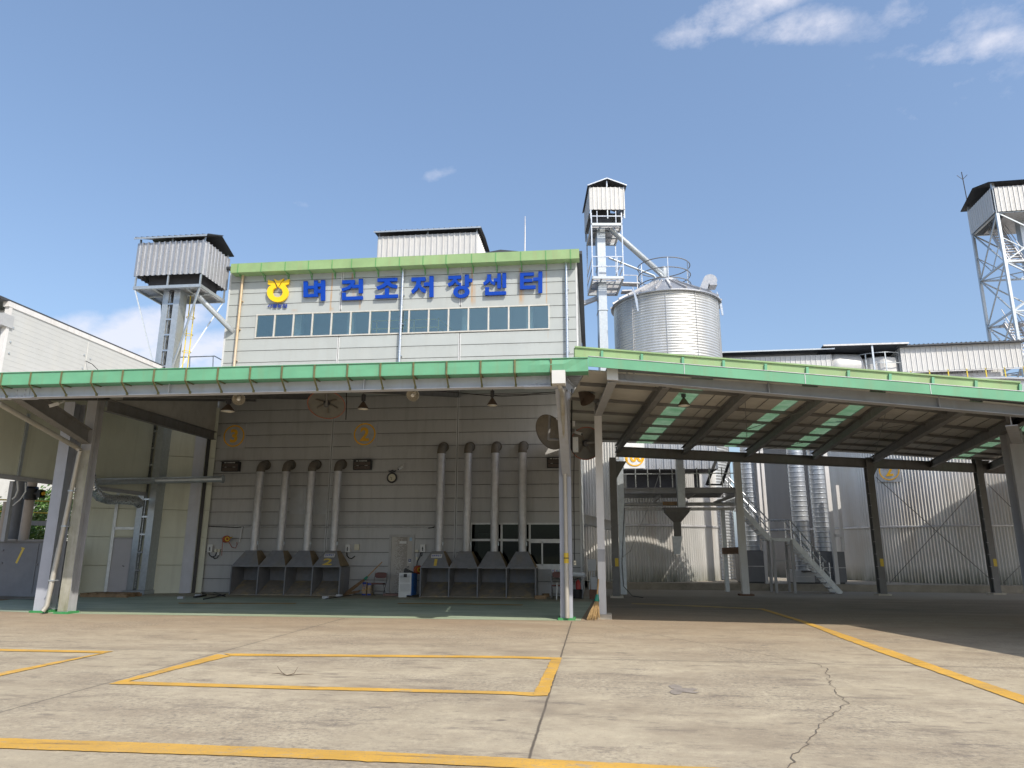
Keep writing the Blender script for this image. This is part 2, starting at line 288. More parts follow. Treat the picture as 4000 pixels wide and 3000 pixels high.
def floor_mat():
    m=bpy.data.materials.new('worn_green_floor_paint'); g=NG(m); x,y,z=g.sep()
    c=g.mix(g.ramp(g.noise(.8,5,.6),.3,.7),(.28,.36,.285,1),(.40,.47,.39,1))
    s=g.noise(1.0,8,.7,(.35,3.0,1)); c=g.mix(g.ramp(s,.46,.66,0,.8),c,(.15,.23,.18,1))
    s=g.noise(2.1,8,.75,(.5,2.2,1),(5,5,0)); c=g.mix(g.ramp(s,.56,.66,0,.7),c,(.42,.46,.36,1))
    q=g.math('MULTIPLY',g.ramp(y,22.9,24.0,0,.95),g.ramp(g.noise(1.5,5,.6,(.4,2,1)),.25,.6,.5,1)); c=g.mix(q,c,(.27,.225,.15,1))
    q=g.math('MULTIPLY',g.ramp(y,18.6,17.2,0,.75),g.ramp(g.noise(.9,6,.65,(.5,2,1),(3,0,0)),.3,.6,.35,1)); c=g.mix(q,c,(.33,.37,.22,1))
    g.put(c,g.b.inputs['Base Color']); g.b.inputs['Roughness'].default_value=.6; g.bump(g.noise(40,3),.15,.006); return m
MT['greenfloor']=floor_mat()
def door_mat():
    m=bpy.data.materials.new('perforated_pattern_door'); g=NG(m); x,y,z=g.sep()
    cx=g.math('FLOOR',g.math('MULTIPLY',x,34)); cz=g.math('FLOOR',g.math('MULTIPLY',z,52))
    cb=g.N.new('ShaderNodeCombineXYZ'); g.L.new(cx,cb.inputs[0]); g.L.new(cz,cb.inputs[2])
    wn=g.N.new('ShaderNodeTexWhiteNoise'); g.L.new(cb.outputs[0],wn.inputs[0])
    fz=g.math('FRACT',g.math('MULTIPLY',z,52)); fx=g.math('FRACT',g.math('MULTIPLY',x,34))
    grad=g.math('MULTIPLY',g.ramp(x,-7.28,-6.85,-.05,.95),g.math('LESS_THAN',x,-6.76))
    k=g.math('MULTIPLY',g.math('LESS_THAN',wn.outputs[0],grad),g.math('MULTIPLY',g.math('LESS_THAN',fz,.55),g.math('GREATER_THAN',fz,.05)))
    c=g.mix(g.ramp(g.noise(2,4),.3,.7),(.36,.335,.30,1),(.42,.39,.35,1)); c=g.mix(g.math('MULTIPLY',k,.85),c,(.10,.085,.065,1))
    g.put(c,g.b.inputs['Base Color']); g.b.inputs['Roughness'].default_value=.5; g.b.inputs['Metallic'].default_value=.2; return m
MT['door']=door_mat()
# ------------------------------------------------------------------ mesh builder
ORG={}
def V(*a): return Vector(a)
class M:
    def __init__(s): s.v=[]; s.f=[]
    def add(s,vs,fs):
        o=len(s.v); s.v+= [tuple(p) for p in vs]; s.f+=[tuple(i+o for i in f) for f in fs]; return s
    def box(s,x0,x1,y0,y1,z0,z1):
        return s.add([(x0,y0,z0),(x1,y0,z0),(x1,y1,z0),(x0,y1,z0),(x0,y0,z1),(x1,y0,z1),(x1,y1,z1),(x0,y1,z1)],[(0,3,2,1),(4,5,6,7),(0,1,5,4),(1,2,6,5),(2,3,7,6),(3,0,4,7)])
    def hexa(s,p): # 8 points, bottom 4 then top 4
        return s.add(p,[(0,3,2,1),(4,5,6,7),(0,1,5,4),(1,2,6,5),(2,3,7,6),(3,0,4,7)])
    def bar(s,p,q,w,h,upv=(0,0,1),off=0):
        p=Vector(p);q=Vector(q);d=(q-p).normalized();u=Vector(upv)
        sd=d.cross(u)
        if sd.length<1e-4: sd=d.cross(Vector((0,1,0)))
        sd.normalize();u=sd.cross(d).normalized()
        a=sd*w/2;b=u*h/2;p=p+u*off;q=q+u*off
        return s.hexa([p-a-b,q-a-b,q+a-b,p+a-b,p-a+b,q-a+b,q+a+b,p+a+b])
    def ibeam(s,p,q,d,w,tf=.018,tw=.014,upv=(0,0,1)):
        # p,q on the underside centre line
        p=Vector(p);q=Vector(q);dd=(q-p).normalized();sd=dd.cross(Vector(upv)).normalized();u=sd.cross(dd)
        s.bar(p,q,w,tf,u,tf/2); s.bar(p,q,tw,d-2*tf,u,d/2); s.bar(p,q,w,tf,u,d-tf/2); return s
    def hcol(s,x,y,z0,z1,w,d,tf=.018,tw=.014,shift=(0,0)):
        # flanges face -y / +y ; y is the front face
        a,b=shift
        def bx(x0,x1,y0,y1): s.hexa([(x0,y0,z0),(x1,y0,z0),(x1,y1,z0),(x0,y1,z0),(x0+a,y0+b,z1),(x1+a,y0+b,z1),(x1+a,y1+b,z1),(x0+a,y1+b,z1)])
        bx(x-w/2,x+w/2,y,y+tf); bx(x-tw/2,x+tw/2,y+tf,y+d-tf); bx(x-w/2,x+w/2,y+d-tf,y+d); return s
    def tube(s,pts,r,n=10,caps=True):
        pts=[Vector(p) for p in pts]; rr=r if isinstance(r,(list,tuple)) else [r]*len(pts)
        rings=[];t0=None;nrm=None
        for i,p in enumerate(pts):
            t=((pts[i+1]-p) if i<len(pts)-1 else (p-pts[i-1])).normalized()
            if 0<i<len(pts)-1: t=((p-pts[i-1]).normalized()+(pts[i+1]-p).normalized()).normalized()
            if nrm is None:
                nrm=t.cross(Vector((0,0,1)))
                if nrm.length<.05: nrm=t.cross(Vector((1,0,0)))
                nrm.normalize()
            else: nrm=(nrm-t*nrm.dot(t)).normalized()
            b=t.cross(nrm); rings.append([p+(nrm*math.cos(k*2*math.pi/n)+b*math.sin(k*2*math.pi/n))*rr[i] for k in range(n)])
        vs=[q for rg in rings for q in rg]; fs=[]
        for i in range(len(pts)-1):
            for k in range(n): fs.append((i*n+k,i*n+(k+1)%n,(i+1)*n+(k+1)%n,(i+1)*n+k))
        if caps: fs+= [tuple(range(n))[::-1],tuple((len(pts)-1)*n+k for k in range(n))]
        return s.add(vs,fs)
    def lathe(s,prof,o,n=32,axis=None,a0=0,a1=2*math.pi,caps=False):
        o=Vector(o); z=Vector(axis or (0,0,1)).normalized(); x=z.orthogonal().normalized() if axis else Vector((1,0,0)); y=z.cross(x)
        full=abs(a1-a0-2*math.pi)<1e-6; m=n if full else n+1; vs=[];fs=[]
        for (r,h) in prof:
            for k in range(m):
                a=a0+(a1-a0)*k/n; vs.append(o+z*h+(x*math.cos(a)+y*math.sin(a))*r)
        for i in range(len(prof)-1):
            for k in range(n):
                k2=(k+1)%m; fs.append((i*m+k,i*m+k2,(i+1)*m+k2,(i+1)*m+k))
        if caps: fs.append(tuple(range(m))[::-1]); fs.append(tuple((len(prof)-1)*m+k for k in range(m)))
        return s.add(vs,fs)
    def poly(s,pts): return s.add(pts,[tuple(range(len(pts)))])
    def prism(s,pts,ext):
        pts=[Vector(p) for p in pts]; e=Vector(ext); n=len(pts)
        fs=[tuple(range(n)),tuple(range(2*n-1,n-1,-1))]+[(i,n+i,n+(i+1)%n,(i+1)%n) for i in range(n)]
        return s.add(pts+[p+e for p in pts],fs)
    def corr(s,p0,u,v,pitch,depth,nrm,rib=.3,minor=0,thick=.004):
        # profiled sheet: width vector u, height vector v, ribs proud along nrm
        p0=Vector(p0);u=Vector(u);v=Vector(v);nrm=Vector(nrm).normalized();wl=u.length;ud=u/wl;n=max(1,round(wl/pitch));pt=wl/n
        pr=[]
        for i in range(n):
            x=i*pt;rw=pt*rib
            pr+=[(x,0),(x+pt-rw,0)]
            if minor:
                a=pt-rw; pr=pr[:-1]
                for k in (1,2): pr+=[(x+a*k/3-a*.06,0),(x+a*k/3,minor),(x+a*k/3+a*.06,0)]
                pr+=[(x+a,0)]
            pr+=[(x+pt-rw*.78,depth),(x+pt-rw*.22,depth)]
        pr.append((wl,0)); k=len(pr)
        vs=[p0+ud*a+nrm*b for a,b in pr]+[p0+ud*a+nrm*b+v for a,b in pr]
        return s.add(vs,[(i,i+1,k+i+1,k+i) for i in range(k-1)])
    def build(s,name,m,parent=None,smooth=False,loc=None,ang=.6):
        o_=Vector((0,0,0))
        if parent is not None: o_=ORG[parent.name]
        elif loc is not None: o_=Vector(loc)
        me=bpy.data.meshes.new(name); me.from_pydata([tuple(Vector(p)-o_) for p in s.v],[],s.f); me.validate(); me.update()
        bm=bmesh.new(); bm.from_mesh(me); bmesh.ops.recalc_face_normals(bm,faces=bm.faces); bm.to_mesh(me); bm.free()
        if smooth:
            me.polygons.foreach_set('use_smooth',[True]*len(me.polygons)); me.set_sharp_from_angle(angle=ang)
        me.materials.append(MT[m] if isinstance(m,str) else m)
        ob=bpy.data.objects.new(name,me); S.collection.objects.link(ob)
        if parent is not None: ob.parent=parent
        else: ob.location=o_
        ORG[ob.name]=o_; return ob
def thing(name,label,cat,loc=(0,0,0),group=None):
    o=bpy.data.objects.new(name,None); o.empty_display_size=.2; S.collection.objects.link(o); o.location=loc; ORG[o.name]=Vector(loc)
    o['label']=label; o['category']=cat
    if group: o['group']=group
    return o
def tag(o,label,cat,group=None):
    o['label']=label; o['category']=cat
    if group: o['group']=group
    return o
def struct(o,kind='structure'): o['kind']=kind; return o
def P(name,m,parent,fn,smooth=False,label=None):
    b=M(); fn(b); o=b.build(name,m,parent,smooth)
    if label: o['label']=label
    return o
FONT=None
def text(mb,s,center,w,h,xd,yd,depth,bold=.0,fit=True):
    """text as solid geometry: bbox fitted to w x h round center, xd / yd unit axes, extruded against the wall normal"""
    cu=bpy.data.curves.new('t','FONT'); cu.body=s; cu.size=1; cu.extrude=.5; cu.offset=bold; cu.resolution_u=3
    ob=bpy.data.objects.new('t',cu); S.collection.objects.link(ob); dg=bpy.context.evaluated_depsgraph_get(); dg.update()
    me=bpy.data.meshes.new_from_object(ob.evaluated_get(dg)); bpy.data.objects.remove(ob)
    if not me.vertices: return
    xs=[v.co.x for v in me.vertices]; ys=[v.co.y for v in me.vertices]; x0,x1,y0,y1=min(xs),max(xs),min(ys),max(ys)
    kx=w/(x1-x0) ; ky=h/(y1-y0)
    if w==0: kx=ky
    if h==0: ky=kx
    xd=Vector(xd).normalized();yd=Vector(yd).normalized();zd=xd.cross(yd); c=Vector(center)
    vs=[c+xd*((v.co.x-(x0+x1)/2)*kx)+yd*((v.co.y-(y0+y1)/2)*ky)+zd*(v.co.z*depth) for v in me.vertices]
    mb.add(vs,[tuple(p.vertices) for p in me.polygons]); bpy.data.meshes.remove(me)
def gpt(x,y,z=.0): p=PZ(z,x,y); return p
# ================================================================== GROUND AND PAINT
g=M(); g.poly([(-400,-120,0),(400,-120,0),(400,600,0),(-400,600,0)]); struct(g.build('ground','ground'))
def flat(name,m,polys,z):
    b=M(); rn=random.Random(len(name))
    for pl in polys:
        q=[p if isinstance(p,Vector) else gpt(p[0],p[1],z) for p in pl]; o=[]
        for A,B in zip(q,q[1:]+q[:1]):
            n=max(1,int((B-A).length/.07)); t=(B-A).normalized(); nn=Vector((-t.y,t.x,0)); w=0
            for i in range(n):
                w=w*.6+rn.uniform(-.006,.006); k=w+(rn.uniform(-.02,.02) if rn.random()<.06 else 0)
                o.append(A.lerp(B,i/n)+nn*(k if 0<i<n else 0))
        b.poly(o)
    return struct(b.build(name,m))
gf=M(); gf.poly([(-17.5,17.75,.004),(-14.9,17.3,.004),(-13.6,17.0,.004),(-.75,17.12,.004),(-.35,17.2,.004),(.02,25.9,.004),(-14.6,25.9,.004),(-19,23.7,.004)]); struct(gf.build('green_floor','greenfloor'))
flat('foreground_line','line',[[(-60,2880),(700,2905),(1400,2933),(2000,2959),(2860,3001),(3100,3012),(3100,3070),(2000,2997),(1200,2962),(500,2938),(-60,2920)]],.008)
flat('bay_line','line',[[(872,2552),(2000,2562),(2193,2568),(2192,2576),(2000,2570),(905,2561)],[(850,2555),(905,2561),(500,2661),(425,2671)],[(425,2671),(500,2661),(1100,2678),(2000,2701),(2086,2704),(2080,2718),(2000,2712),(1100,2690)],[(2152,2576),(2192,2576),(2140,2716),(2080,2718),(2086,2704)]],.008)
flat('neighbour_bay_line','line',[[(-80,2533),(445,2543),(400,2550),(-80,2541)],[(400,2550),(445,2543),(0,2640),(-120,2664),(-120,2650)]],.008)
Z=lambda x,y:(2800+x/1.843,2250+y/1.843)
flat('lane_line','line',[[Z(290,232),Z(340,235),Z(655,331),Z(790,375),Z(980,440),Z(1290,545),Z(1650,670),Z(2230,868),Vector((4.83,2.5,.008)),Vector((4.58,2.5,.008)),Z(2200,915),Z(1640,712),Z(1150,540),Z(890,445),Z(720,374),Z(612,333)]],.008)
flat('canopy_floor_line','line_dim',[[(2467,2355),(2700,2364),(2958,2376),(2975,2381),(2700,2369),(2467,2359)]],.008)
flat('intake_floor_line','line_dim',[[(697,2354),(1160,2355),(1155,2359),(697,2358)],[(1556,2355),(1800,2357),(2044,2361),(2040,2365),(1800,2361),(1552,2359)]],.012)
ck=M()
def crack(pts,w,jit,z=.006,seed=1):
    rn=random.Random(seed); P_=[]
    for (a,b) in zip(pts[:-1],pts[1:]):
        A=gpt(*a,z=z);B=gpt(*b,z=z); n=max(2,int((B-A).length/.09))
        for i in range(n): P_.append(A.lerp(B,i/n)+Vector((rn.uniform(-jit,jit),rn.uniform(-jit,jit),0)))
    P_.append(gpt(*pts[-1],z=z))
    L_=[];R_=[]
    for i,p in enumerate(P_):
        t=(P_[min(i+1,len(P_)-1)]-P_[max(i-1,0)]).normalized(); s_=Vector((-t.y,t.x,0))*w*(rn.uniform(.3,1.3)); L_.append(p+s_);R_.append(p-s_)
    for i in range(len(P_)-1): ck.add([L_[i],L_[i+1],R_[i+1],R_[i]],[(0,1,2,3)])
crack([(2390,2442),(2670,2500),(2950,2550),(3190,2593)],.006,.006,seed=3)
crack([(3190,2593),(3225,2610),(3238,2650),(3250,2680),(3290,2725),(3305,2745),(3285,2775),(3240,2800),(3215,2830),(3180,2870),(3130,2925),(3085,2985),(3060,3030)],.0045,.03,seed=5)
crack([(3050,2455),(3600,2465),(4000,2475)],.005,.02,seed=8)
struct(ck.build('pavement_crack',mat('dark_crack',(.13,.105,.08),.9)))
# small oil stains
stn=M()
def blob(cx,cy,rx_,ry_,z,seed):
    rn=random.Random(seed); c=gpt(cx,cy,z); pts=[]
    for k in range(22):
        a=k*2*math.pi/22; q=rn.uniform(.55,1.0)+.3*math.sin(3*a+seed); pts.append(c+Vector((math.cos(a)*rx_*q,math.sin(a)*ry_*q,0)))
    stn.poly(pts)
blob(2655,2692,.17,.30,.005,2); blob(2690,2700,.14,.12,.0065,4)
struct(stn.build('ground_stain',mat('grey_stain',(.25,.215,.18),.85,0,.2,9)))
# twig on the bay
tw=M(); c=gpt(1120,2638,.01)
for a,l in ((0,.35),(40,.18),(130,.22),(175,.2)): tw.tube([c,c+Vector((math.cos(R(a))*l*.6,math.sin(R(a))*l*.3,.02)),c+Vector((math.cos(R(a+12))*l,math.sin(R(a+12))*l*.6,.015+.08*(a in(40,130))))],[.006,.005,.002],5)
tag(tw.build('twig','twig',None,loc=c),'small dry twig lying inside the yellow painted bay','twig')
# ================================================================== MAIN BUILDING
YF=25.7; ZX=-14.68; XR=-.42; ZT=12.75
bd=thing('drying_centre_building','two storey white panel building with blue lettering and green eaves','building',(-7.5,YF,0))
def seamz():
    zs=[.02+.4895*k for k in range(0,26)]+[ZT]; return zs
def panels(mb,x0,x1,zlist,openings,y0,y1,gap=.012):
    for a,b in zip(zlist[:-1],zlist[1:]):
        a2=a+gap;b2=b-gap
        cuts=[(ox0,ox1,oz0,oz1) for ox0,ox1,oz0,oz1 in openings if ox1>x0 and ox0<x1 and oz1>a2 and oz0<b2]
        xs=sorted({x0,x1}|{max(x0,c[0]) for c in cuts}|{min(x1,c[1]) for c in cuts})
        for xa,xb in zip(xs[:-1],xs[1:]):
            if xb-xa<.005: continue
            seg=[(a2,b2)]
            for c in cuts:
                if c[0]<=xa+1e-6 and c[1]>=xb-1e-6:
                    ns=[]
                    for (p,q) in seg:
                        if c[2]>p: ns.append((p,min(q,c[2])))
                        if c[3]<q: ns.append((max(p,c[3]),q))
                    seg=[(p,q) for p,q in ns if q-p>.01]
            for p,q in seg: mb.box(xa,xb,y0,y1,p,q)
WX0,WX1,WZ0,WZ1=-13.38,-1.50,9.83,10.85
OX0,OX1,OZ0,OZ1=-4.46,-1.12,1.0,2.55
DX0,DX1,DZ1=-7.45,-6.50,2.13
ops=[(WX0,WX1,WZ0,WZ1),(OX0,OX1,OZ0,OZ1),(DX0,DX1,0,DZ1)]
bays=[ZX,-9.87,-5.0,XR]
def wall(mb,z0,z1):
    zl=[z for z in seamz() if z0-.01<=z<=z1+.01]
    for a,b in zip(bays[:-1],bays[1:]): panels(mb,a+.015+(.03 if a==ZX else 0),b-.015-(.03 if b==XR else 0),zl,ops,YF,YF+.09)
P('upper_wall','panel_upper',bd,lambda b:wall(b,.02+.4895*15,ZT))
P('lower_wall','panel_lower',bd,lambda b:wall(b,.02,.02+.4895*15))
def backing(b):
    for (x0,x1,z0,z1) in ((ZX,XR,0,1.0),(ZX,DX0,1,2.55),(DX1,OX0,1,2.55),(OX1,XR,1,2.55),(ZX,XR,2.55,9.83),(ZX,WX0,9.83,10.85),(WX1,XR,9.83,10.85),(ZX,XR,10.85,12.8)):
        if z1==1.0: b.box(x0,DX0,YF+.05,YF+.16,z0,z1); b.box(DX1,x1,YF+.05,YF+.16,z0,z1)
        else: b.box(x0,x1,YF+.05,YF+.16,z0,z1)
P('seam_backing',mat('seam_shadow_gap',(.16,.16,.155),.8),bd,backing)
def body(b):
    b.box(XR-.12,XR,YF+.17,38,0,12.8); b.box(ZX,ZX+.12,YF+.17,38,0,12.8); b.box(ZX,XR,38,38.1,0,12.8)
    for k in range(26): # ribs of the side wall
        pass
P('side_wall','panel_upper',bd,body)
P('side_rib','panel_trim',bd,lambda b:[b.box(XR,XR+.012,YF+.2,37.9,.49*k+.02,.49*k+.04) for k in range(1,26)])
P('roof','roof_dark',bd,lambda b:b.hexa([(ZX-.15,YF-.1,12.86),(XR+.15,YF-.1,12.86),(XR+.15,38.3,13.0),(ZX-.15,38.3,13.0),(ZX-.15,YF-.1,12.95),(XR+.15,YF-.1,12.95),(XR+.15,38.3,13.1),(ZX-.15,38.3,13.1)]))
for xx in (-9.87,-5.0):
    def vj(b,xx=xx):
        segs=[(.02,9.75),(10.93,12.75)] if True else []
        for a,c in segs: b.box(xx-.045,xx-.012,YF-.014,YF-.001,a,c); b.box(xx+.012,xx+.045,YF-.014,YF-.001,a,c)
    if xx==-5.0: P('joint_trim','panel_trim',bd,lambda b:[(b.box(xx-.045,xx-.012,YF-.014,YF-.001,a,c),b.box(xx+.012,xx+.045,YF-.014,YF-.001,a,c)) for a,c in ((.02,7.3),(7.4,9.75),(10.93,12.75))])
    else: P('joint_trim','panel_trim',bd,vj)
for x0_,x1_ in ((XR-.06,XR+.006),(ZX-.006,ZX+.06)): P('corner_trim','panel_trim',bd,lambda b:b.box(x0_,x1_,YF-.012,YF+.16,0,12.8))
# eaves gutter
GY=YF-.44
ga=PY(GY,903,1030); gb=PY(GY,2262,976); gc=PY(GY,903,1062).z; gd=PY(GY,2262,1012).z
gx0,gx1=ga.x,gb.x; gz1=(ga.z+gb.z)/2; gz0=(gc+gd)/2
def gut(b):
    n=24; rn=random.Random(4)
    for i in range(n):
        xa=gx0+(gx1-gx0)*i/n; xb=gx0+(gx1-gx0)*(i+1)/n
    b.box(gx0,gx1,GY,GY+.012,gz0,gz1); b.box(gx0,gx1,GY+.012,YF-.002,gz0,gz0+.012); b.box(gx0,gx1,GY+.02,YF+.3,gz1+.0,gz1+.03)
    b.box(gx0,gx0+.012,GY+.012,YF-.01,gz0+.012,gz1); b.box(gx1-.012,gx1,GY+.012,YF-.01,gz0+.012,gz1)
gt=P('eaves_gutter','lime',bd,gut)
bx=[930,1021,1114,1205,1297,1373,1467,1560,1652,1742,1842,1936,2034,2132,2229]
for x in bx:
    X0=PY(GY,x,1040).x
    P('gutter_strap','strap_green',gt,lambda b:(b.box(X0-.015,X0+.015,GY-.014,GY-.002,gz0-.012,gz1),b.box(X0-.015,X0+.015,GY-.002,YF-.004,gz0-.013,gz0-.002),b.bar((X0,GY+.16,gz0-.02),(X0,YF-.02,gz0-.22),.025,.012),b.box(X0-.015,X0+.015,YF-.02,YF-.004,gz0-.28,gz0-.02)))
# damaged soffit strip under the eaves
P('torn_soffit','rust',gt,lambda b:b.hexa([PY(YF-.2,1258,1049),PY(YF-.2,1375,1046),PY(YF-.05,1372,1052),PY(YF-.05,1262,1056),PY(YF-.2,1258,1045),PY(YF-.2,1375,1042),PY(YF-.05,1372,1048),PY(YF-.05,1262,1051)]))
P('eaves_edge','roof_dark',bd,lambda b:b.box(XR+.02,XR+.22,YF-.4,38.2,12.72,12.84))
# window band
wn=P('window_band',mat('bronze_frame',(.55,.53,.48),.45,.2,.08,5),bd,lambda b:(b.box(WX0,WX1,YF-.03,YF+.05,WZ0,WZ0+.05),b.box(WX0,WX1,YF-.03,YF+.05,WZ1-.05,WZ1),[b.box(WX0+(WX1-WX0)*k/15-.03,WX0+(WX1-WX0)*k/15+.03,YF-.028,YF+.048,WZ0+.05,WZ1-.05) for k in range(1,15)],b.box(WX0,WX0+.05,YF-.03,YF+.05,WZ0+.05,WZ1-.05),b.box(WX1-.05,WX1,YF-.03,YF+.05,WZ0+.05,WZ1-.05)))
for k in range(15):
    xa=WX0+(WX1-WX0)*k/15;xb=WX0+(WX1-WX0)*(k+1)/15
    P('window_pane','glass_up',wn,lambda b:b.box(xa+.03,xb-.03,YF+.008,YF+.014,WZ0+.05,WZ1-.05))
# room behind the band
P('room_lining',mat('room_blue_grey',(.72,.78,.76),.8,0,.05,2),bd,lambda b:(b.box(WX0-.5,WX1+.5,30.,30.1,8.6,12.4),b.box(WX0-.5,WX1+.5,YF+.17,30,8.5,8.6),b.box(WX0-.5,WX1+.5,YF+.17,30,12.4,12.5)))
MT['room_column']=mat('pale_room_column',(.80,.88,.88),.6)
for x in (-12.0,-9.75,-4.95,-2.35): P('room_column','room_column',bd,lambda b:b.box(x-.14,x+.14,26.6,26.9,8.6,12.4))
P('room_railing','yellow_rail',bd,lambda b:[b.bar((x0,26.35,z),(x1,26.35,z),.05,.05) for (x0,x1) in ((-8.78,-7.3),(-7.25,-6.0)) for z in (9.92,10.28,10.62)]+[b.bar((x,26.35,9.7),(x,26.35,10.66),.05,.05) for x in (-8.78,-8.55,-7.3,-7.0,-6.0)]+[b.bar((-6.0,26.35,z),(-5.6,28.6,z),.05,.05) for z in (9.92,10.28,10.62)])
# upper downpipes
for (a,b_,m) in (((949,1064),(914,1440),'rustpipe'),((1571,1042),(1563,1420),'galv_bright'),((2211,1014),(2216,1405),'galv_bright')):
    p=PY(YF-.1,*a);q=PY(YF-.1,*b_); x=(p.x+q.x)/2
    P('wall_downpipe',m,bd,lambda b:(b.tube([(x,YF-.1,p.z+.05),(x,YF-.1,8.0)],.055,12),[b.box(x-.07,x+.09,YF-.11,YF-.002,z,z+.03) for z in (8.9,10.2,11.4)]),True)
# office window, door
ow=P('office_window',mat('white_frame',(.62,.63,.63),.4),bd,lambda b:(b.box(OX0,OX1,YF-.04,YF+.04,OZ1-.06,OZ1),b.box(OX0,OX1,YF-.04,YF+.04,1.90,1.98),b.box(OX0,OX1,YF-.04,YF+.04,OZ0,OZ0+.05),[b.box(x-.035,x+.035,YF-.038,YF+.038,z0,z1) for x in (OX0+.035,-3.3,-2.28,OX1-.035) for z0,z1 in ((OZ0+.05,1.9),(1.98,OZ1-.06))],b.box(-1.86,-1.81,YF-.02,YF+.03,OZ0+.05,1.9),b.box(-2.24,-1.16,YF-.02,YF+.03,1.84,1.9),b.box(-2.24,-1.16,YF-.02,YF+.03,OZ0+.05,OZ0+.11)))
for (x0,x1) in ((OX0+.07,-3.335),(-3.265,-2.315),(-2.245,-1.155)):
    for (z0,z1) in ((OZ0+.05,1.9),(1.98,OZ1-.06)): P('window_pane','glass_low',ow,lambda b:b.box(x0,x1,YF+.0,YF+.006,z0,z1))
P('window_sill',mat('sill_white',(.60,.60,.60),.4),ow,lambda b:b.box(OX0-.05,OX1+.05,YF-.09,YF-.041,OZ0-.07,OZ0))
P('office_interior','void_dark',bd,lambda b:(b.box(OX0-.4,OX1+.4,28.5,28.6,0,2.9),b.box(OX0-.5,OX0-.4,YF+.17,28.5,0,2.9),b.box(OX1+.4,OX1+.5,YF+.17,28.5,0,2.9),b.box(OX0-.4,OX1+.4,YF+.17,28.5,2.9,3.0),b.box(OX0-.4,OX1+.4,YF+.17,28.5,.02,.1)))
P('office_partition',mat('pale_partition',(.34,.37,.34),.7),bd,lambda b:b.box(-4.3,-3.62,26.5,26.56,.1,2.2))
dr=P('entrance_door','door',bd,lambda b:b.box(DX0+.09,DX1-.09,YF-.02,YF+.03,.03,DZ1-.09))
P('door_frame',mat('door_frame_grey',(.36,.355,.345),.5),dr,lambda b:(b.box(DX0,DX0+.085,YF-.035,YF+.05,0,DZ1),b.box(DX1-.085,DX1,YF-.035,YF+.05,0,DZ1),b.box(DX0+.085,DX1-.085,YF-.035,YF+.05,DZ1-.085,DZ1)))
P('door_knob','chrome',dr,lambda b:b.lathe([(0,-.07),(.035,-.06),(.04,-.035),(.02,-.02),(.03,0)],(-6.7,YF-.025,.98),14,(0,1,0)),True)
P('door_plaque','white',dr,lambda b:b.box(-7.06,-6.8,YF-.028,YF-.021,1.80,1.89))
P('door_sticker',mat('sticker_blue',(.28,.42,.55),.5),dr,lambda b:(b.box(-6.69,-6.6,YF-.026,YF-.021,1.9,2.02)))
P('door_sticker',mat('sticker_navy',(.03,.05,.16),.5),dr,lambda b:(b.box(-6.70,-6.61,YF-.026,YF-.021,1.16,1.26)))
P('door_sticker','white',dr,lambda b:(b.box(-6.70,-6.61,YF-.026,YF-.021,1.11,1.158),b.box(-6.67,-6.635,YF-.03,YF-.027,1.2,1.235)))
P('repair_patch','fill',bd,lambda b:(b.box(PY(YF,1135,1950).x,PY(YF,1186,1950).x,YF-.012,YF-.002,PY(YF,1180,2009).z,PY(YF,1180,1906).z),b.box(PY(YF,1187,1950).x,PY(YF,1277,1950).x,YF-.016,YF-.004,PY(YF,1180,2009).z,PY(YF,1180,1904).z)))
# conduits on the lower wall
for m_,pts,r_ in (('black',[(-14.5,YF-.03,2.42),(-13.4,YF-.03,2.38),(-13.1,YF-.03,2.4)],.016),('black',[(-6.0,YF-.03,2.36),(-5.75,YF-.03,2.4)],.02),('galv_dull',[(-13.1,YF-.03,2.4),(-5.75,YF-.03,2.39)],.018),('galv_dull',[(-5.72,YF-.03,.9),(-5.72,YF-.03,2.85)],.022),('galv_dull',[(-13.15,YF-.05,2.4),(-13.2,YF-.06,1.85)],.022)):
    P('wall_conduit',m_,bd,lambda b:b.tube(pts,r_,8),True)
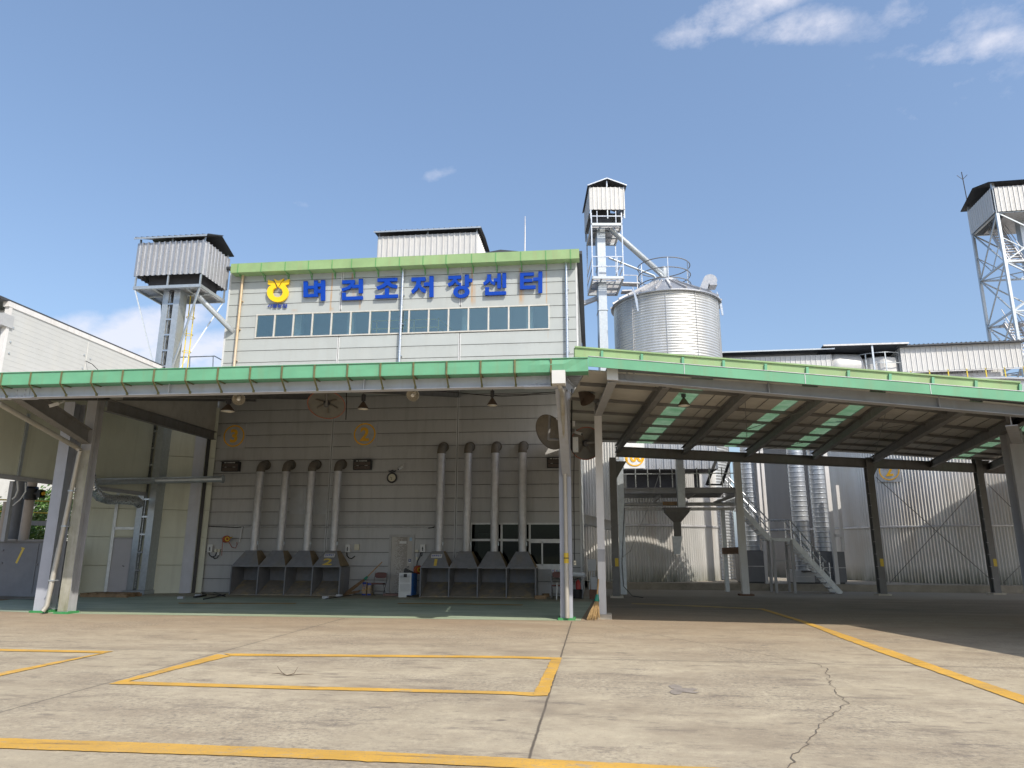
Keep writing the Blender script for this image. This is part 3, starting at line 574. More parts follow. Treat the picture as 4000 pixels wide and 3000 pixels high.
# ------------------------------------------------------------------ lettering
sg=thing('wall_sign','row of seven large blue letters across the upper white wall','sign',(-6.5,YF-.12,11.8))
STROKES={
'벼':[(0,.02,.19,.80),(.48,.0,.65,.80),(.0,.66,.60,.80),(.17,.26,.50,.40),(.79,.0,.98,1.),(.63,.15,.81,.31),(.63,.46,.81,.62)],
'건':[(.04,.04,.62,.21),[(.45,.10),(.62,.10),(.58,.28),(.40,.46),(.05,.58),(.0,.44),(.27,.36),(.42,.24)],(.5,.28,.82,.43),(.81,.0,1.,.69),(.03,.64,.20,1.),(.03,.84,1.,1.)],
'조':[(.1,.03,.97,.20),[(.42,.15),(.66,.15),(.60,.32),(.40,.48),(.12,.58),(.04,.44),(.28,.36),(.40,.26)],[(.50,.26),(.62,.18),(.74,.34),(.98,.40),(.95,.55),(.72,.50),(.54,.38)],(.43,.52,.60,.86),(.0,.84,1.,1.)],
'저':[(.02,.04,.64,.22),[(.24,.15),(.44,.15),(.40,.42),(.28,.64),(.08,.82),(.0,.68),(.16,.52),(.24,.34)],[(.30,.44),(.40,.32),(.50,.52),(.66,.62),(.64,.80),(.46,.72)],(.58,.30,.84,.47),(.82,.0,1.,1.)],
'장':[(.03,.03,.55,.18),[(.22,.12),(.38,.12),(.34,.28),(.22,.42),(.05,.50),(.0,.38),(.14,.30),(.22,.20)],[(.27,.26),(.36,.18),(.44,.32),(.55,.38),(.53,.50),(.38,.42)],(.70,.0,.86,.55),(.84,.19,1.,.34),'O'],
'센':[[(.18,.04),(.35,.04),(.33,.28),(.24,.42),(.06,.54),(.0,.42),(.13,.32),(.18,.2)],[(.25,.28),(.33,.2),(.40,.36),(.53,.42),(.50,.55),(.34,.46)],(.46,.24,.64,.39),(.62,.01,.77,.70),(.84,.0,1.,.68),(.09,.63,.26,1.),(.09,.85,1.,1.)],
'터':[(.0,.03,.17,.80),(.0,.03,.62,.18),(.1,.33,.56,.47),(.0,.64,.70,.80),(.58,.28,.84,.43),(.82,.0,1.,1.)]}
for ch,(x0,x1,y0,y1) in zip('벼건조저장센터',((1185,1271,1095,1175),(1333,1417,1090,1171),(1465,1554,1083,1164),(1605,1693,1079,1161),(1748,1844.5,1073,1161),(1886.5,1977,1067,1152),(2031,2118.5,1061,1145))):
    YL=YF-.13
    def lp(u,v): return PY(YL,x0+(x1-x0)*u,y0+(y1-y0)*v-(u-.5)*(x1-x0)*.036)
    def let(b):
        for i,st_ in enumerate(STROKES[ch]):
            o=-.0015*i
            if st_=='O':
                n=28
                for k in range(n):
                    q=[]
                    for (aa,r_) in ((k,1),(k+1,1),(k+1,.46),(k,.46)):
                        an=2*math.pi*aa/n; q.append(lp(.56+.33*r_*math.cos(an),.76+.27*r_*math.sin(an)))
                    b.prism([V(p.x,YL+o,p.z) for p in q],(0,.07,0))
                continue
            pts=[(st_[0],st_[1]),(st_[2],st_[1]),(st_[2],st_[3]),(st_[0],st_[3])] if isinstance(st_,tuple) else st_
            b.prism([V(lp(*p).x,YL+o,lp(*p).z) for p in pts],(0,.07,0))
    P('sign_letter','blue_letter',sg,let)
em=thing('emblem_sign','golden yellow round emblem with split horns above small blue caption','emblem',(-12.55,YF-.1,11.8))
E_=lambda x,y:PY(YF-.1,1000+x/7.373,1050+y/7.373)
def emb(b):
    c=(628,683);ro=(305,278);ri=(148,140)
    def el(r,a0,a1,n): return [E_(c[0]+r[0]*math.cos(R(a0+(a1-a0)*k/n)),c[1]+r[1]*math.sin(R(a0+(a1-a0)*k/n))) for k in range(n+1)]
    pts=[E_(530,378),E_(355,320),E_(345,450),E_(445,485)]+el(ro,225,-45,40)[1:-1]+[E_(850,475),E_(950,435),E_(965,300),E_(770,378),E_(662,548)]+el(ri,-76,256,30)
    b.prism([Vector((p.x,YF-.13,p.z)) for p in pts],(0,.09,0))
P('emblem_ring','emblem_yellow',em,emb)
P('emblem_wedge','emblem_yellow',em,lambda b:b.prism([Vector((E_(*p).x,YF-.13,E_(*p).z)) for p in ((515,290),(650,352),(810,285),(641,538))],(0,.09,0)))
for i,ch in enumerate('사벌농협'):
    x0=(320,470,612,752)[i];x1=(445,582,725,870)[i]; a=E_(x0,1000 if i else 1010);q=E_(x1,1105)
    P('caption_letter','blue_caption',em,lambda b:text(b,ch,Vector(((a.x+q.x)/2,YF-.05,(a.z+q.z)/2)),q.x-a.x,a.z-q.z,(1,0,0),(0,0,1),.03,.006))
# ------------------------------------------------------------------ numbered plates on the lower wall
def ringtext(b,s,c,r,w,hh,nrm_y,d=.008):
    n=44; o=[];
    for k in range(n):
        a=2*math.pi*k/n; b0=2*math.pi*(k+1)/n
        p=[c+Vector((math.cos(t)*q,0,math.sin(t)*q)) for t,q in ((a,r),(b0,r),(b0,r-w),(a,r-w))]
        b.add(p+[x+Vector((0,-d,0)) for x in p],[(4,5,6,7),(0,1,5,4),(2,3,7,6)])
    text(b,s,c+Vector((0,-d/2,0)),0,hh,(1,0,0),(0,0,1),d,.035)
def plate(num,cx,cy,x0,x1,y0,y1,label):
    a=PY(YF-.02,x0,(y0+y1)/2);b_=PY(YF-.02,x1,(y0+y1)/2);zt=PY(YF-.02,cx,y0).z;zb=PY(YF-.02,cx,y1).z
    t=thing('number_plate',label,'number plate',((a.x+b_.x)/2,YF,zb),'circled number plates on the wall')
    P('plate','panel_lower',t,lambda b:b.box(a.x,b_.x,YF-.02,YF-.003,zb,zt))
    c=PY(YF-.024,cx,cy); P('numeral','amber',t,lambda b:ringtext(b,num,c,.43,.055,.54,0))
plate('3',914,1703,862,958,1655,1752,'grey square plate with amber circled 3 at the left of the wall')
plate('2',1424.5,1696,1373,1473,1647,1746,'grey square plate with amber circled 2 in the middle of the wall')
plate('1',2176,1686,2128,2226,1638,1735,'grey square plate with amber circled 1 half hidden by mirror')
# ------------------------------------------------------------------ LED boards
def ledboard(x0,x1,y0,y1,label):
    Yb=YF-.18; a=PY(Yb,x0,y1);q=PY(Yb,x1,y0)
    t=thing('display_board',label,'display board',((a.x+q.x)/2,YF,a.z),'weight display boards on the wall')
    P('housing','black',t,lambda b:b.box(a.x,q.x,Yb+.006,YF-.004,a.z,q.z))
    w=q.x-a.x;h=q.z-a.z
    P('screen','led',t,lambda b:(b.box(a.x+w*.05,q.x-w*.05,Yb,Yb+.005,a.z+h*.46,a.z+h*.80),b.box(a.x+w*.05,q.x-w*.05,Yb,Yb+.005,a.z+h*.04,a.z+h*.40)))
    def marks(b):
        b.box(a.x+w*.16,a.x+w*.28,Yb,Yb+.005,q.z-h*.14,q.z-h*.06)
        for k in range(6): b.box(a.x+w*(.34+.075*k),a.x+w*(.385+.075*k),Yb,Yb+.005,q.z-h*.15,q.z-h*.05)
        for k in (.2,.24,.28,.66,.7,.74,.78): b.box(a.x+w*k,a.x+w*(k+.025),Yb,Yb+.005,a.z+h*.415,a.z+h*.45)
    P('marking_strip','white',t,marks)
    P('hood_visor','dark',t,lambda b:b.box(a.x-.02,q.x+.02,Yb-.06,Yb+.0,q.z-.002,q.z+.012))
ledboard(862,934,1803,1841,'dark two row display board under the amber circled 3')
ledboard(1378,1450,1796,1835,'dark two row display board under the amber circled 2')
ledboard(2136,2212,1787,1827,'dark two row display board partly behind the central column')
# ------------------------------------------------------------------ clock and camera
ck_=PY(YF-.06,1531,1866)
t=thing('wall_clock','round wall clock with dark rim and eagle shaped top ornament','clock',ck_)
P('rim','dark',t,lambda b:b.lathe([(.0,.05),(.19,.05),(.20,.0),(.17,-.03),(.14,-.02),(.14,.0)],ck_,28,(0,1,0)),True)
P('dial','cream',t,lambda b:b.lathe([(0,-.004),(.14,-.004),(.14,.01)],ck_,28,(0,1,0)))
P('hand','black',t,lambda b:(b.bar(ck_+V(0,-.01,0),ck_+V(-.02,-.01,-.09),.012,.006,(0,1,0)),b.bar(ck_+V(0,-.014,0),ck_+V(-.07,-.014,.02),.012,.006,(0,1,0))))
P('ornament','dark',t,lambda b:b.prism([ck_+V(x,-.02,z) for x,z in ((-.17,.26),(-.08,.2),(.08,.2),(.17,.28),(.06,.26),(.02,.3),(-.02,.28),(-.06,.26))],(0,.04,0)))
def cctv(p,d,label,group='surveillance cameras'):
    p=Vector(p);d=Vector(d).normalized(); t=thing('surveillance_camera',label,'camera',p,group)
    P('body','white',t,lambda b:b.bar(p,p+d*.2,.065,.065),False); P('lens','black',t,lambda b:b.bar(p+d*.2,p+d*.22,.05,.05))
    P('mount','white',t,lambda b:(b.tube([p+d*.06,p+V(0,.1,.05),p+V(0,.14,.09)],.02,8)),True)
cctv(PY(YF-.25,1572,1823),(-.6,-.7,-.55),'small surveillance camera above right of the wall clock')
# ------------------------------------------------------------------ switch boxes and hose reels
def swbox(x0,x1,y0,y1,label,extras=(),cables=()):
    a=PY(YF-.12,x0,y1);q=PY(YF-.12,x1,y0); t=thing('switch_box',label,'switch box',((a.x+q.x)/2,YF,a.z),'push button switch boxes on the wall')
    P('box','white',t,lambda b:b.box(a.x,q.x,YF-.12,YF-.003,a.z,q.z)); w=q.x-a.x;h=q.z-a.z
    P('button','black',t,lambda b:[b.lathe([(0,-.02),(.02+.008*(k==1),-.018),(.02+.008*(k==1),0)],(a.x+w/2,YF-.121,a.z+h*(.22+.2*k)),10,(0,1,0)) for k in range(3)])
    for (ex0,ex1,ey0,ey1,m) in extras:
        c=PY(YF-.07,ex0,ey1);d=PY(YF-.07,ex1,ey0); P('outlet',m,t,lambda b:b.box(c.x,d.x,YF-.07,YF-.003,c.z,d.z))
    for cb in cables: P('cable','black',t,lambda b:b.tube([PY(YF-.09,*c) for c in cb],.018,7),True)
swbox(808,830,2127,2157,'white three button switch box near the left building corner',((837,847,2145,2157,'cream'),(849,859,2145,2156,'cream'),(848,857,2157,2169,'white')),(((816,2157),(818,2168),(828,2176),(840,2172),(846,2158)),((853,2168),(850,2178),(840,2183),(833,2178))))
swbox(1348,1367,2127,2157,'white three button switch box right of the left hoods',((1383,1402,2126,2149,'cream'),),(((1354,2157),(1355,2170),(1363,2180),(1374,2182),(1386,2172)),))
swbox(1641,1661,2127,2156,'white three button switch box right of the patterned door',((1621,1634,2148,2157,'cream'),(1624,1631,2175,2187,'cream'),(1622,1632,2164,2174,'fill')),(((1643,2157),(1640,2175),(1630,2195),(1628,2210)),((1648,2157),(1648,2168),(1645,2173))))
def reel(cx,cy,r,label,Yr=YF-.3):
    c=PY(Yr,cx,cy); t=thing('hose_reel',label,'hose reel',c,'hose reels'); ax=Vector((.75,-.65,.05)).normalized()
    P('drum','reel',t,lambda b:(b.lathe([(0,-.07),(r,-.07),(r,-.05),(r*.6,-.04),(r*.6,.04),(r,.05),(r,.07),(0,.07)],c,20,ax)),True)
    P('hose',mat('orange_hose',(.42,.13,.04),.5),t,lambda b:[b.lathe([(r*.80+.018*math.cos(k*math.pi/3),o+.018*math.sin(k*math.pi/3)) for k in range(7)],c,20,ax) for o in (-.03,.0,.03)],True)
    P('bracket','yellow',t,lambda b:(b.lathe([(.05,.075),(.085,.075),(.085,.1),(.05,.1),(.05,.075)],c,16,ax),b.bar(c+V(0,.05,.05),V(c.x+.05,YF-.01,c.z+.06),.05,.05)),True)
reel(884,2106,.13,'red hose reel above left of the left hoods')
reel(1633,2226,.15,'red and brown hose reel hanging beside blue heater',YF-.55)
hs=M(); hs.tube([PY(YF-.3,870,2112),PY(YF-.28,867,2150),PY(YF-.2,866,2170)],.012,6); hs.tube([PY(YF-.25,895,2118),PY(YF-.2,905,2137),PY(YF-.15,920,2141),PY(YF-.1,926,2128),PY(YF-.08,925,2118)],.014,6)
tag(hs.build('air_hose',mat('red_hose',(.30,.06,.04),.5),None,True,loc=PY(YF-.3,870,2112)),'thin red air hose drooping from the left hose reel','hose')
# ================================================================== INTAKE HOODS
def hoodbank(x0,x1,elbow_z,label,label_i,num,Y0=24.7):
    t=thing('grain_intake_hood',label,'intake hood',((x0+x1)/2,Y0,0),'rows of four grain intake hoods'); n=4;w=(x1-x0)/n;zb=.97;zt=1.54;Y1=YF-.03
    fr=P('bin_frame','hood',t,lambda b:([b.hexa([(x-.02,Y0,0),(x+.02,Y0,0),(x+.02,Y1,0),(x-.02,Y1,0),(x-.02,Y0,zb),(x+.02,Y0,zb),(x+.02,Y1,zb),(x-.02,Y1,zb)]) for x in [x0+w*k for k in range(5)]],b.box(x0-.02,x1+.02,Y0-.012,Y0+.03,zb+.002,zb+.045),[b.box(x0+w*k+.02,x0+w*(k+1)-.02,Y1-.03,Y1,.35,zb) for k in range(4)]))
    for k in range(4):
        a=x0+w*k+.022;c=a+w-.044;cx=(a+c)/2
        ch=P('chute_floor','hood_floor',t,lambda b:b.hexa([(a,Y0+.02,0),(c,Y0+.02,0),(c,Y1-.031,.44),(a,Y1-.031,.44),(a,Y0+.02,.03),(c,Y0+.02,.03),(c,Y1-.031,.47),(a,Y1-.031,.47)]))
        hw=.21;ya=Y0+.36;yb=ya+.42
        B=[(a-.015,Y0,zb+.046),(c+.015,Y0,zb+.046),(c+.015,Y1,zb+.046),(a-.015,Y1,zb+.046)];T=[(cx-hw,ya,zt),(cx+hw,ya,zt),(cx+hw,yb,zt),(cx-hw,yb,zt)]
        hd=P('hood_cone','hood',t,lambda b:b.add(B+T,[(0,1,5,4),(3,0,4,7),(2,3,7,6),(4,5,6,7)]))
        P('dusty_side','hood_dust',hd,lambda b:b.add([B[1],B[2],T[2],T[1]],[(0,1,2,3)]))
        cy=(ya+yb)/2;r=.148; rn=random.Random(k+int(x0*10))
        def duct(b):
            pr=[(r*.93,zt),(r*.93,zt+.28),(r,zt+.28)]; z=zt+.3
            while z<elbow_z-.35:
                pr.append((r*(1+rn.uniform(-.012,.012)),z)); z+=.12
            pr+=[(r,elbow_z-.33),(r*1.03,elbow_z-.33),(r*1.03,elbow_z-.30)]
            b.lathe(pr,(cx,cy,0),20)
        if 1: 
            dm=M(); duct(dm)
            # knocks and dents in the older ducts
            if k in (1,2):
                vs=[]
                for v in dm.v:
                    vv=Vector(v); ax_=Vector((cx,cy,vv.z)); d=vv-ax_
                    if zt+.9<vv.z<elbow_z-1.1 and d.y<.02:
                        q=rn.uniform(-.10,.04) if rn.random()<.5 else 0
                        vv=ax_+d*(1+q)
                    vs.append(tuple(vv))
                dm.v=vs
            du=dm.build('suction_duct','galv_dull',t,True,ang=.5)
        P('duct_elbow','elbow',du,lambda b:(b.tube([(cx,cy,elbow_z-.30)]+[(cx,cy+.26-.26*math.cos(a_),elbow_z-.26+.26*math.sin(a_)) for a_ in [math.pi/2*i/5 for i in range(6)]]+[(cx,YF-.01,elbow_z)],r*1.05,18),b.lathe([(r*1.06,0),(r*1.3,0),(r*1.3,.03),(r*1.06,.03)],(cx,YF-.045,elbow_z),18,(0,1,0))),True)
        P('duct_clamp','galv',du,lambda b:b.box(cx+r*.9,cx+r*.9+.03,cy-.06,cy-.02,zt+.2,zt+.32))
    # label plate and sprayed numeral on one hood
    a=x0+w*label_i+.022;cx=a+(w-.044)/2; nrm=Vector((0,-(zt-zb-.046),.36)).normalized(); yd=Vector((0,.36,zt-zb-.046)).normalized()
    c0=Vector((cx,Y0,zb+.046))
    pc=c0+yd*.43+nrm*.01
    lp=P('label_plate','white',t,lambda b:b.hexa([pc+V(sx*.19,0,0)+yd*sy*.075+nrm*sz for sz in (-.006,.004) for sx,sy in ((-1,-1),(1,-1),(1,1),(-1,1))]))
    P('label_text','blue_caption',lp,lambda b:text(b,'원료투입구',pc+yd*.015+nrm*.007,.33,.075,(1,0,0),yd,.004,.02))
    P('label_text','dark',lp,lambda b:text(b,'- - - - - - - -',pc-yd*.05+nrm*.007,.30,.008,(1,0,0),yd,.003))
    P('sprayed_numeral','spray',t,lambda b:text(b,num,c0+yd*.17+nrm*.008,0.10 if num=='1' else .34,.27,(1,0,0),yd,.006,.02))
hoodbank(-12.93,-8.9,4.72,'left row of four dark intake hoods with tall ducts and sprayed 2',3,'2')
hoodbank(-6.0,-2.0,5.33,'right row of four dark intake hoods with tall ducts and sprayed 1',0,'1')
# ================================================================== LEFT CANOPY
YC=17.2; YB=14.0; YG=13.68
lc=thing('loading_canopy','long level grey steel canopy with teal gutter in front of the building','canopy',(-7,YC,0))
ba=PY(YB,36,1559).z; bb=PY(YB,2155,1510).z
bx0=-14.6; bx1=PY(YB,2190,1500).x
zb0=(ba+bb)/2
fb=P('front_beam','steel_blue',lc,lambda b:(b.ibeam((bx0,YB,zb0),(bx1,YB,zb0),.52,.2)))
for x in (667,1425,2150): 
    X_=PY(YB,x,1530).x; P('web_stiffener','steel_blue',fb,lambda b:b.box(X_-.008,X_+.008,YB-.095,YB-.008,zb0+.019,zb0+.5))
def splice(b,X_,w=.42):
    b.box(X_-w/2,X_+w/2,YB-.022,YB-.0075,zb0+.05,zb0+.47); b.box(X_-w*.85,X_+w*.85,YB-.1,YB+.1,zb0-.012,zb0-.001)
    for sx in (-.1,.1):
        for k in range(5): b.lathe([(0,-.02),(.018,-.02),(.018,0)],(X_+sx,YB-.022,zb0+.09+.085*k),6,(0,1,0))
    for k in range(8): b.lathe([(0,.0),(.016,0),(.016,.02),(0,.02)],(X_-w*.75+w*1.5*k/7,YB-.07,zb0+.018),6)
for x in (PY(YB,85,1530).x,PY(YB,2115,1490).x): P('splice_plate','steel_blue',fb,lambda b:splice(b,x))
g0=PY(YG,0,1456);g1=PY(YG,2297,1400);g2=PY(YG,0,1500);g3=PY(YG,2297,1450)
gx0,gx1=-14.6,g1.x; gz1=(g0.z+g1.z)/2;gz0=(g2.z+g3.z)/2
def lgut(b):
    n=60; rn=random.Random(9); pts=[]
    for i in range(n+1):
        x=gx0+(gx1-gx0)*i/n; s_=i/n; j=rn.uniform(-.004,.004); k=0
        if i>=n-4: j=rn.uniform(-.03,.012)
        pts.append((x,j))
    for (xa,ja),(xb,jb) in zip(pts[:-1],pts[1:]):
        zm=gz0+(gz1-gz0)*.55
        b.add([(xa,YG,gz0),(xb,YG,gz0),(xb,YG+jb,zm),(xa,YG+ja,zm),(xb,YG-jb*.3,gz1),(xa,YG-ja*.3,gz1)],[(0,1,2,3),(3,2,4,5)])
    b.box(gx0,gx1,YG+.001,YB+.02,gz0-.012,gz0-.001); b.box(gx0,gx1,YG-.02,YG+.03,gz1,gz1+.012)
    b.box(gx1-.01,gx1,YG,YB+.2,gz0,gz1)
gl=P('gutter','teal',lc,lgut)
for x in (7,120,240,359,479,601,726,850,976,1100,1227,1356,1485,1614,1744,1877,2011,2153):
    X_=PY(YG,x,1480).x
    P('gutter_bracket','strap',gl,lambda b:(b.box(X_-.018,X_+.018,YG-.024,YG-.012,gz0-.02,gz1-.0),b.box(X_-.018,X_+.018,YG-.024,YB-.01,gz0-.028,gz0-.0135),b.bar((X_,YG+.0,gz0-.03),(X_,YB-.105,zb0+.03),.032,.016),b.box(X_-.022,X_+.022,YB-.125,YB-.1,zb0+.0,zb0+.05)))
# canopy roof
zr0=gz1+.0; zr1=7.75
def roofpt(x,y): return zr0+(zr1-zr0)*(y-YB)/(YF-YB)
rf=P('roof','soffit',lc,lambda b:b.hexa([(-14.6,YG+.05,roofpt(0,YG+.05)-.05),(-.1,YG+.05,roofpt(0,YG+.05)-.05),(-.1,YF-.03,zr1-.05),(-14.62,YF-.03,zr1-.05),(-14.6,YG+.05,roofpt(0,YG+.05)+.0),(-.1,YG+.05,roofpt(0,YG+.05)),(-.1,YF-.03,zr1),(-14.62,YF-.03,zr1)]))
P('side_roof','soffit',lc,lambda b:b.hexa([(-16.27,13.9,roofpt(0,13.9)-.05),(-14.61,13.9,roofpt(0,13.9)-.05),(-14.61,24.,roofpt(0,24.)-.05),(-16.27,24.,roofpt(0,24.)-.05),(-16.27,13.9,roofpt(0,13.9)),(-14.61,13.9,roofpt(0,13.9)),(-14.61,24.,roofpt(0,24.)),(-16.27,24.,roofpt(0,24.))]))
for y in (15.5,17.3,19.1,20.9,22.7): P('side_purlin','steel_dark',lc,lambda b:b.box(-16.26,-14.64,y,y+.08,roofpt(0,y)-.17,roofpt(0,y)-.055))
for X_ in (-13.1,-9.87,-5.0,-.62): P('rafter','steel_dark',lc,lambda b:b.ibeam((X_,YB+.11,roofpt(0,YB)-.52),(X_,YF-.03,zr1-.52),.30,.16))
for k in range(9):
    y=YB+.6+k*(YF-YB-1.)/8; P('purlin','steel_dark',lc,lambda b:b.bar((-14.5,y,roofpt(0,y)-.13),(-.15,y,roofpt(0,y)-.13),.07,.14))
# columns and their cantilever arms
def col(name,mm,xl,xr,yb,y,ztop,d,parent,foot='green_base',lab=None):
    a=PY(y,xl,yb).x;b_=PY(y,xr,yb).x
    c=P(name,mm,parent,lambda b:b.hcol((a+b_)/2,y,.03,ztop,b_-a,d))
    P('base_pad',foot,c,lambda b:b.box(a-.06,b_+.06,y-.06,y+d+.05,0,.05)); return c,(a+b_)/2,b_-a
zc=roofpt(0,YC)-.5
c2,cx2,cw2=col('column','steel',222,262,2398,16.95,zc,.30,lc)
P('mossy_face','moss',c2,lambda b:b.box(cx2-cw2/2+.005,cx2+cw2/2-.005,16.944,16.9485,.06,4.1))
c3,cx3,cw3=col('column','column_paint',2190,2238,2420,17.3,zc,.36,lc)
def arm(mm,p,q,d,w,parent): return P('cantilever_arm',mm,parent,lambda b:b.ibeam(p,q,d,w))
arm('steel_dark',PY(16.95,338,1735),PY(YB,62,1560)+V(0,.0,.0),.38,.22,lc)
p=PY(17.3,2212,1862);q=PY(YB+.02,2188,1518)
arm('column_paint',p,q,.40,.2,lc)
eb=P('edge_beam','steel_dark',lc,lambda b:b.ibeam((-12.95,YC,5.18),(-14.62,YF-.05,5.72),.32,.18))
P('gable_panel','soffit',lc,lambda b:b.add([(-12.95,YC+.05,5.52),(-14.62,YF-.04,6.06),(-14.62,YF-.04,zr1-.06),(-12.95,YC+.05,roofpt(0,YC)-.07)],[(0,1,2,3)]))
for x in (-13.9,): P('panel_post','steel_dark',lc,lambda b:b.bar((x,21.5,5.78),(x,21.5,6.6),.08,.08))
# drain pipe at the left columns
dp=P('drain_pipe','pvc',lc,lambda b:(b.tube([PY(14.05,-60,1545),PY(14.1,0,1578),PY(16.82,300,1748),PY(16.84,314,1760)],.062,12),b.tube([PY(16.84,314,1762),PY(16.84,308,1780),PY(16.86,232,2140)],.055,12),b.tube([PY(16.86,232,2140),PY(16.86,183,2365),PY(16.8,166,2388)],.062,12)),True)
P('pipe_clip','galv',dp,lambda b:[b.box(PY(16.86,x,y).x-.07,PY(16.86,x,y).x+.07,16.79,16.97,PY(16.86,x,y).z,PY(16.86,x,y).z+.03) for x,y in ((281,1920),(255,2058),(206,2270))])
# drain box and pipe at the central column
zz=PY(13.6,2172,1472)
db=P('rain_head','white',lc,lambda b:b.box(PY(13.55,2156,1475).x,PY(13.55,2208,1475).x,13.5,13.78,PY(13.55,2180,1499).z,PY(13.55,2180,1448).z))
cp=P('drain_pipe','pvc',lc,lambda b:(b.tube([PY(13.66,2184,1500),PY(13.68,2188,1513),PY(13.9,2196,1532),PY(14.1,2196,1545)],.05,12),b.tube([PY(14.1,2196,1545),PY(15.2,2200,1650),PY(17.18,2206,1835)],.05,12),b.tube([PY(17.18,2206,1835),PY(17.21,2207,1850),PY(17.21,2216,2412)],.046,12),b.tube([PY(17.21,2212,2200),PY(17.21,2216,2414)],.054,12)),True)
P('yellow_tape','yellow',cp,lambda b:b.tube([PY(17.21,2211.5,2160),PY(17.21,2212.5,2200)],.058,12),True)
P('black_band','black',cp,lambda b:b.tube([PY(17.21,2212,2178),PY(17.21,2212,2182)],.062,12),True)
# ------------------------------------------------------------------ stray silver column left of the canopy
a_=PY(17.15,128,2388).x;b_=PY(17.15,172,2388).x
st=thing('steel_column','tall bare silver H column left of the mossy canopy column','column',((a_+b_)/2,17.15,0))
P('shaft','column_paint',st,lambda b:b.hcol((a_+b_)/2,17.15,.03,PY(17.15,270,1570).z,b_-a_,.42,.022,.016))
P('base_pad','green_base',st,lambda b:b.box(a_-.06,b_+.08,17.09,17.62,0,.05))
# ------------------------------------------------------------------ lamps under the left canopy
def pendant(x,ytop,yrim,wpx,Yl,label,group='cone lamps under the canopies',plastic=False):
    c=PY(Yl,x,yrim);r=(PY(Yl,x+wpx/2,yrim).x-PY(Yl,x-wpx/2,yrim).x)/2;zt=PY(Yl,x,ytop).z;h=zt-c.z
    t=thing('pendant_lamp',label,'lamp',(c.x,c.y,c.z),group)
    P('lamp_shade','lamp_shade',t,lambda b:b.lathe([(r,0),(r*.97,h*.06),(r*.35,h*.62),(r*.22,h*.72)],(c.x,c.y,c.z),22),True)
    P('ballast','dark',t,lambda b:(b.lathe([(r*.2,h*.7),(r*.2,h*.8),(r*.38,h*.85),(r*.38,h*1.5),(0,h*1.5)],(c.x,c.y,c.z),14),b.tube([(c.x,c.y,c.z+h*1.4),(c.x,c.y,c.z+h*1.5+.35)],.012,6)),True)
    P('reflector','lamp_white',t,lambda b:b.lathe([(r*.95,-.005),(r*.9,h*.04),(r*.30,h*.60),(0,h*.62)],(c.x,c.y,c.z),22),True)
    P('bulb','bulb',t,lambda b:b.lathe([(0,.0),(r*.4,h*.05),(r*.55,h*.2),(r*.25,h*.5)],(c.x,c.y,c.z),14),True)
pendant(889,1570,1606,52,18.5,'brown cone pendant lamp above left of the circled 3')
pendant(1418,1560,1597,43,18.5,'brown cone pendant lamp above the circled 2')
pendant(1923,1545,1583,41,18.5,'brown cone pendant lamp left of the central column')
def bowl(x,y,rp,Yl,nrm,label):
    c=PY(Yl,x,y);r=PY(Yl,x+rp,y).x-c.x;n=Vector(nrm).normalized(); t=thing('reflector_lamp',label,'lamp',c,'ribbed bowl lamps behind the front beam')
    def f(b):
        k=40; pr=((r,0),(r*.9,.10*r/.17),(r*.6,.20*r/.17),(r*.28,.26*r/.17)); z=-n;xx=z.orthogonal().normalized();yy=z.cross(xx);vs=[];fs=[]
        for rr,h in pr:
            for i in range(k):
                a=2*math.pi*i/k; q=rr*(1+(.035 if i%2 else -.035)); vs.append(c+z*h+(xx*math.cos(a)+yy*math.sin(a))*q)
        for j in range(3):
            for i in range(k): fs.append((j*k+i,j*k+(i+1)%k,(j+1)*k+(i+1)%k,(j+1)*k+i))
        b.add(vs,fs)
    P('ribbed_bowl','lamp_white',t,f); P('socket','bulb',t,lambda b:b.lathe([(r*.30,.2*r/.17),(r*.28,.0),(r*.16,-.02),(0,-.02)],c-n*.0,16,tuple(-n)),True)
    P('hanger','dark',t,lambda b:b.tube([c-n*.2,c-n*.2+V(0,.05,.35)],.02,8),True)
bowl(932,1560,23,16.,(.35,-.75,-.45),'white ribbed bowl lamp beside the cone lamp above circled 3')
bowl(1611,1545,24.5,16.,(-.15,-.8,-.5),'white ribbed bowl lamp hanging right of the circled 2')
def wire(pts,r,label,name='overhead_cable'):
    b=M(); b.tube(pts,r,6); tag(b.build(name,'black',None,True,loc=pts[0]),label,'cable','cables under the left canopy')
wire([PY(20,1700,1526),PY(20,1900,1545),PY(20,2050,1541),PY(20,2200,1528)],.012,'upper thin cable sagging below the beam near the central column')
wire([PY(20,1740,1530),PY(20,1960,1549),PY(20,2190,1536)],.01,'lower thin cable sagging below the beam near the central column')
wire([PY(18,1353,1535),PY(18,1354,1575),PY(18,1351,1640)],.012,'black cord hanging straight down right of the round mirror back')
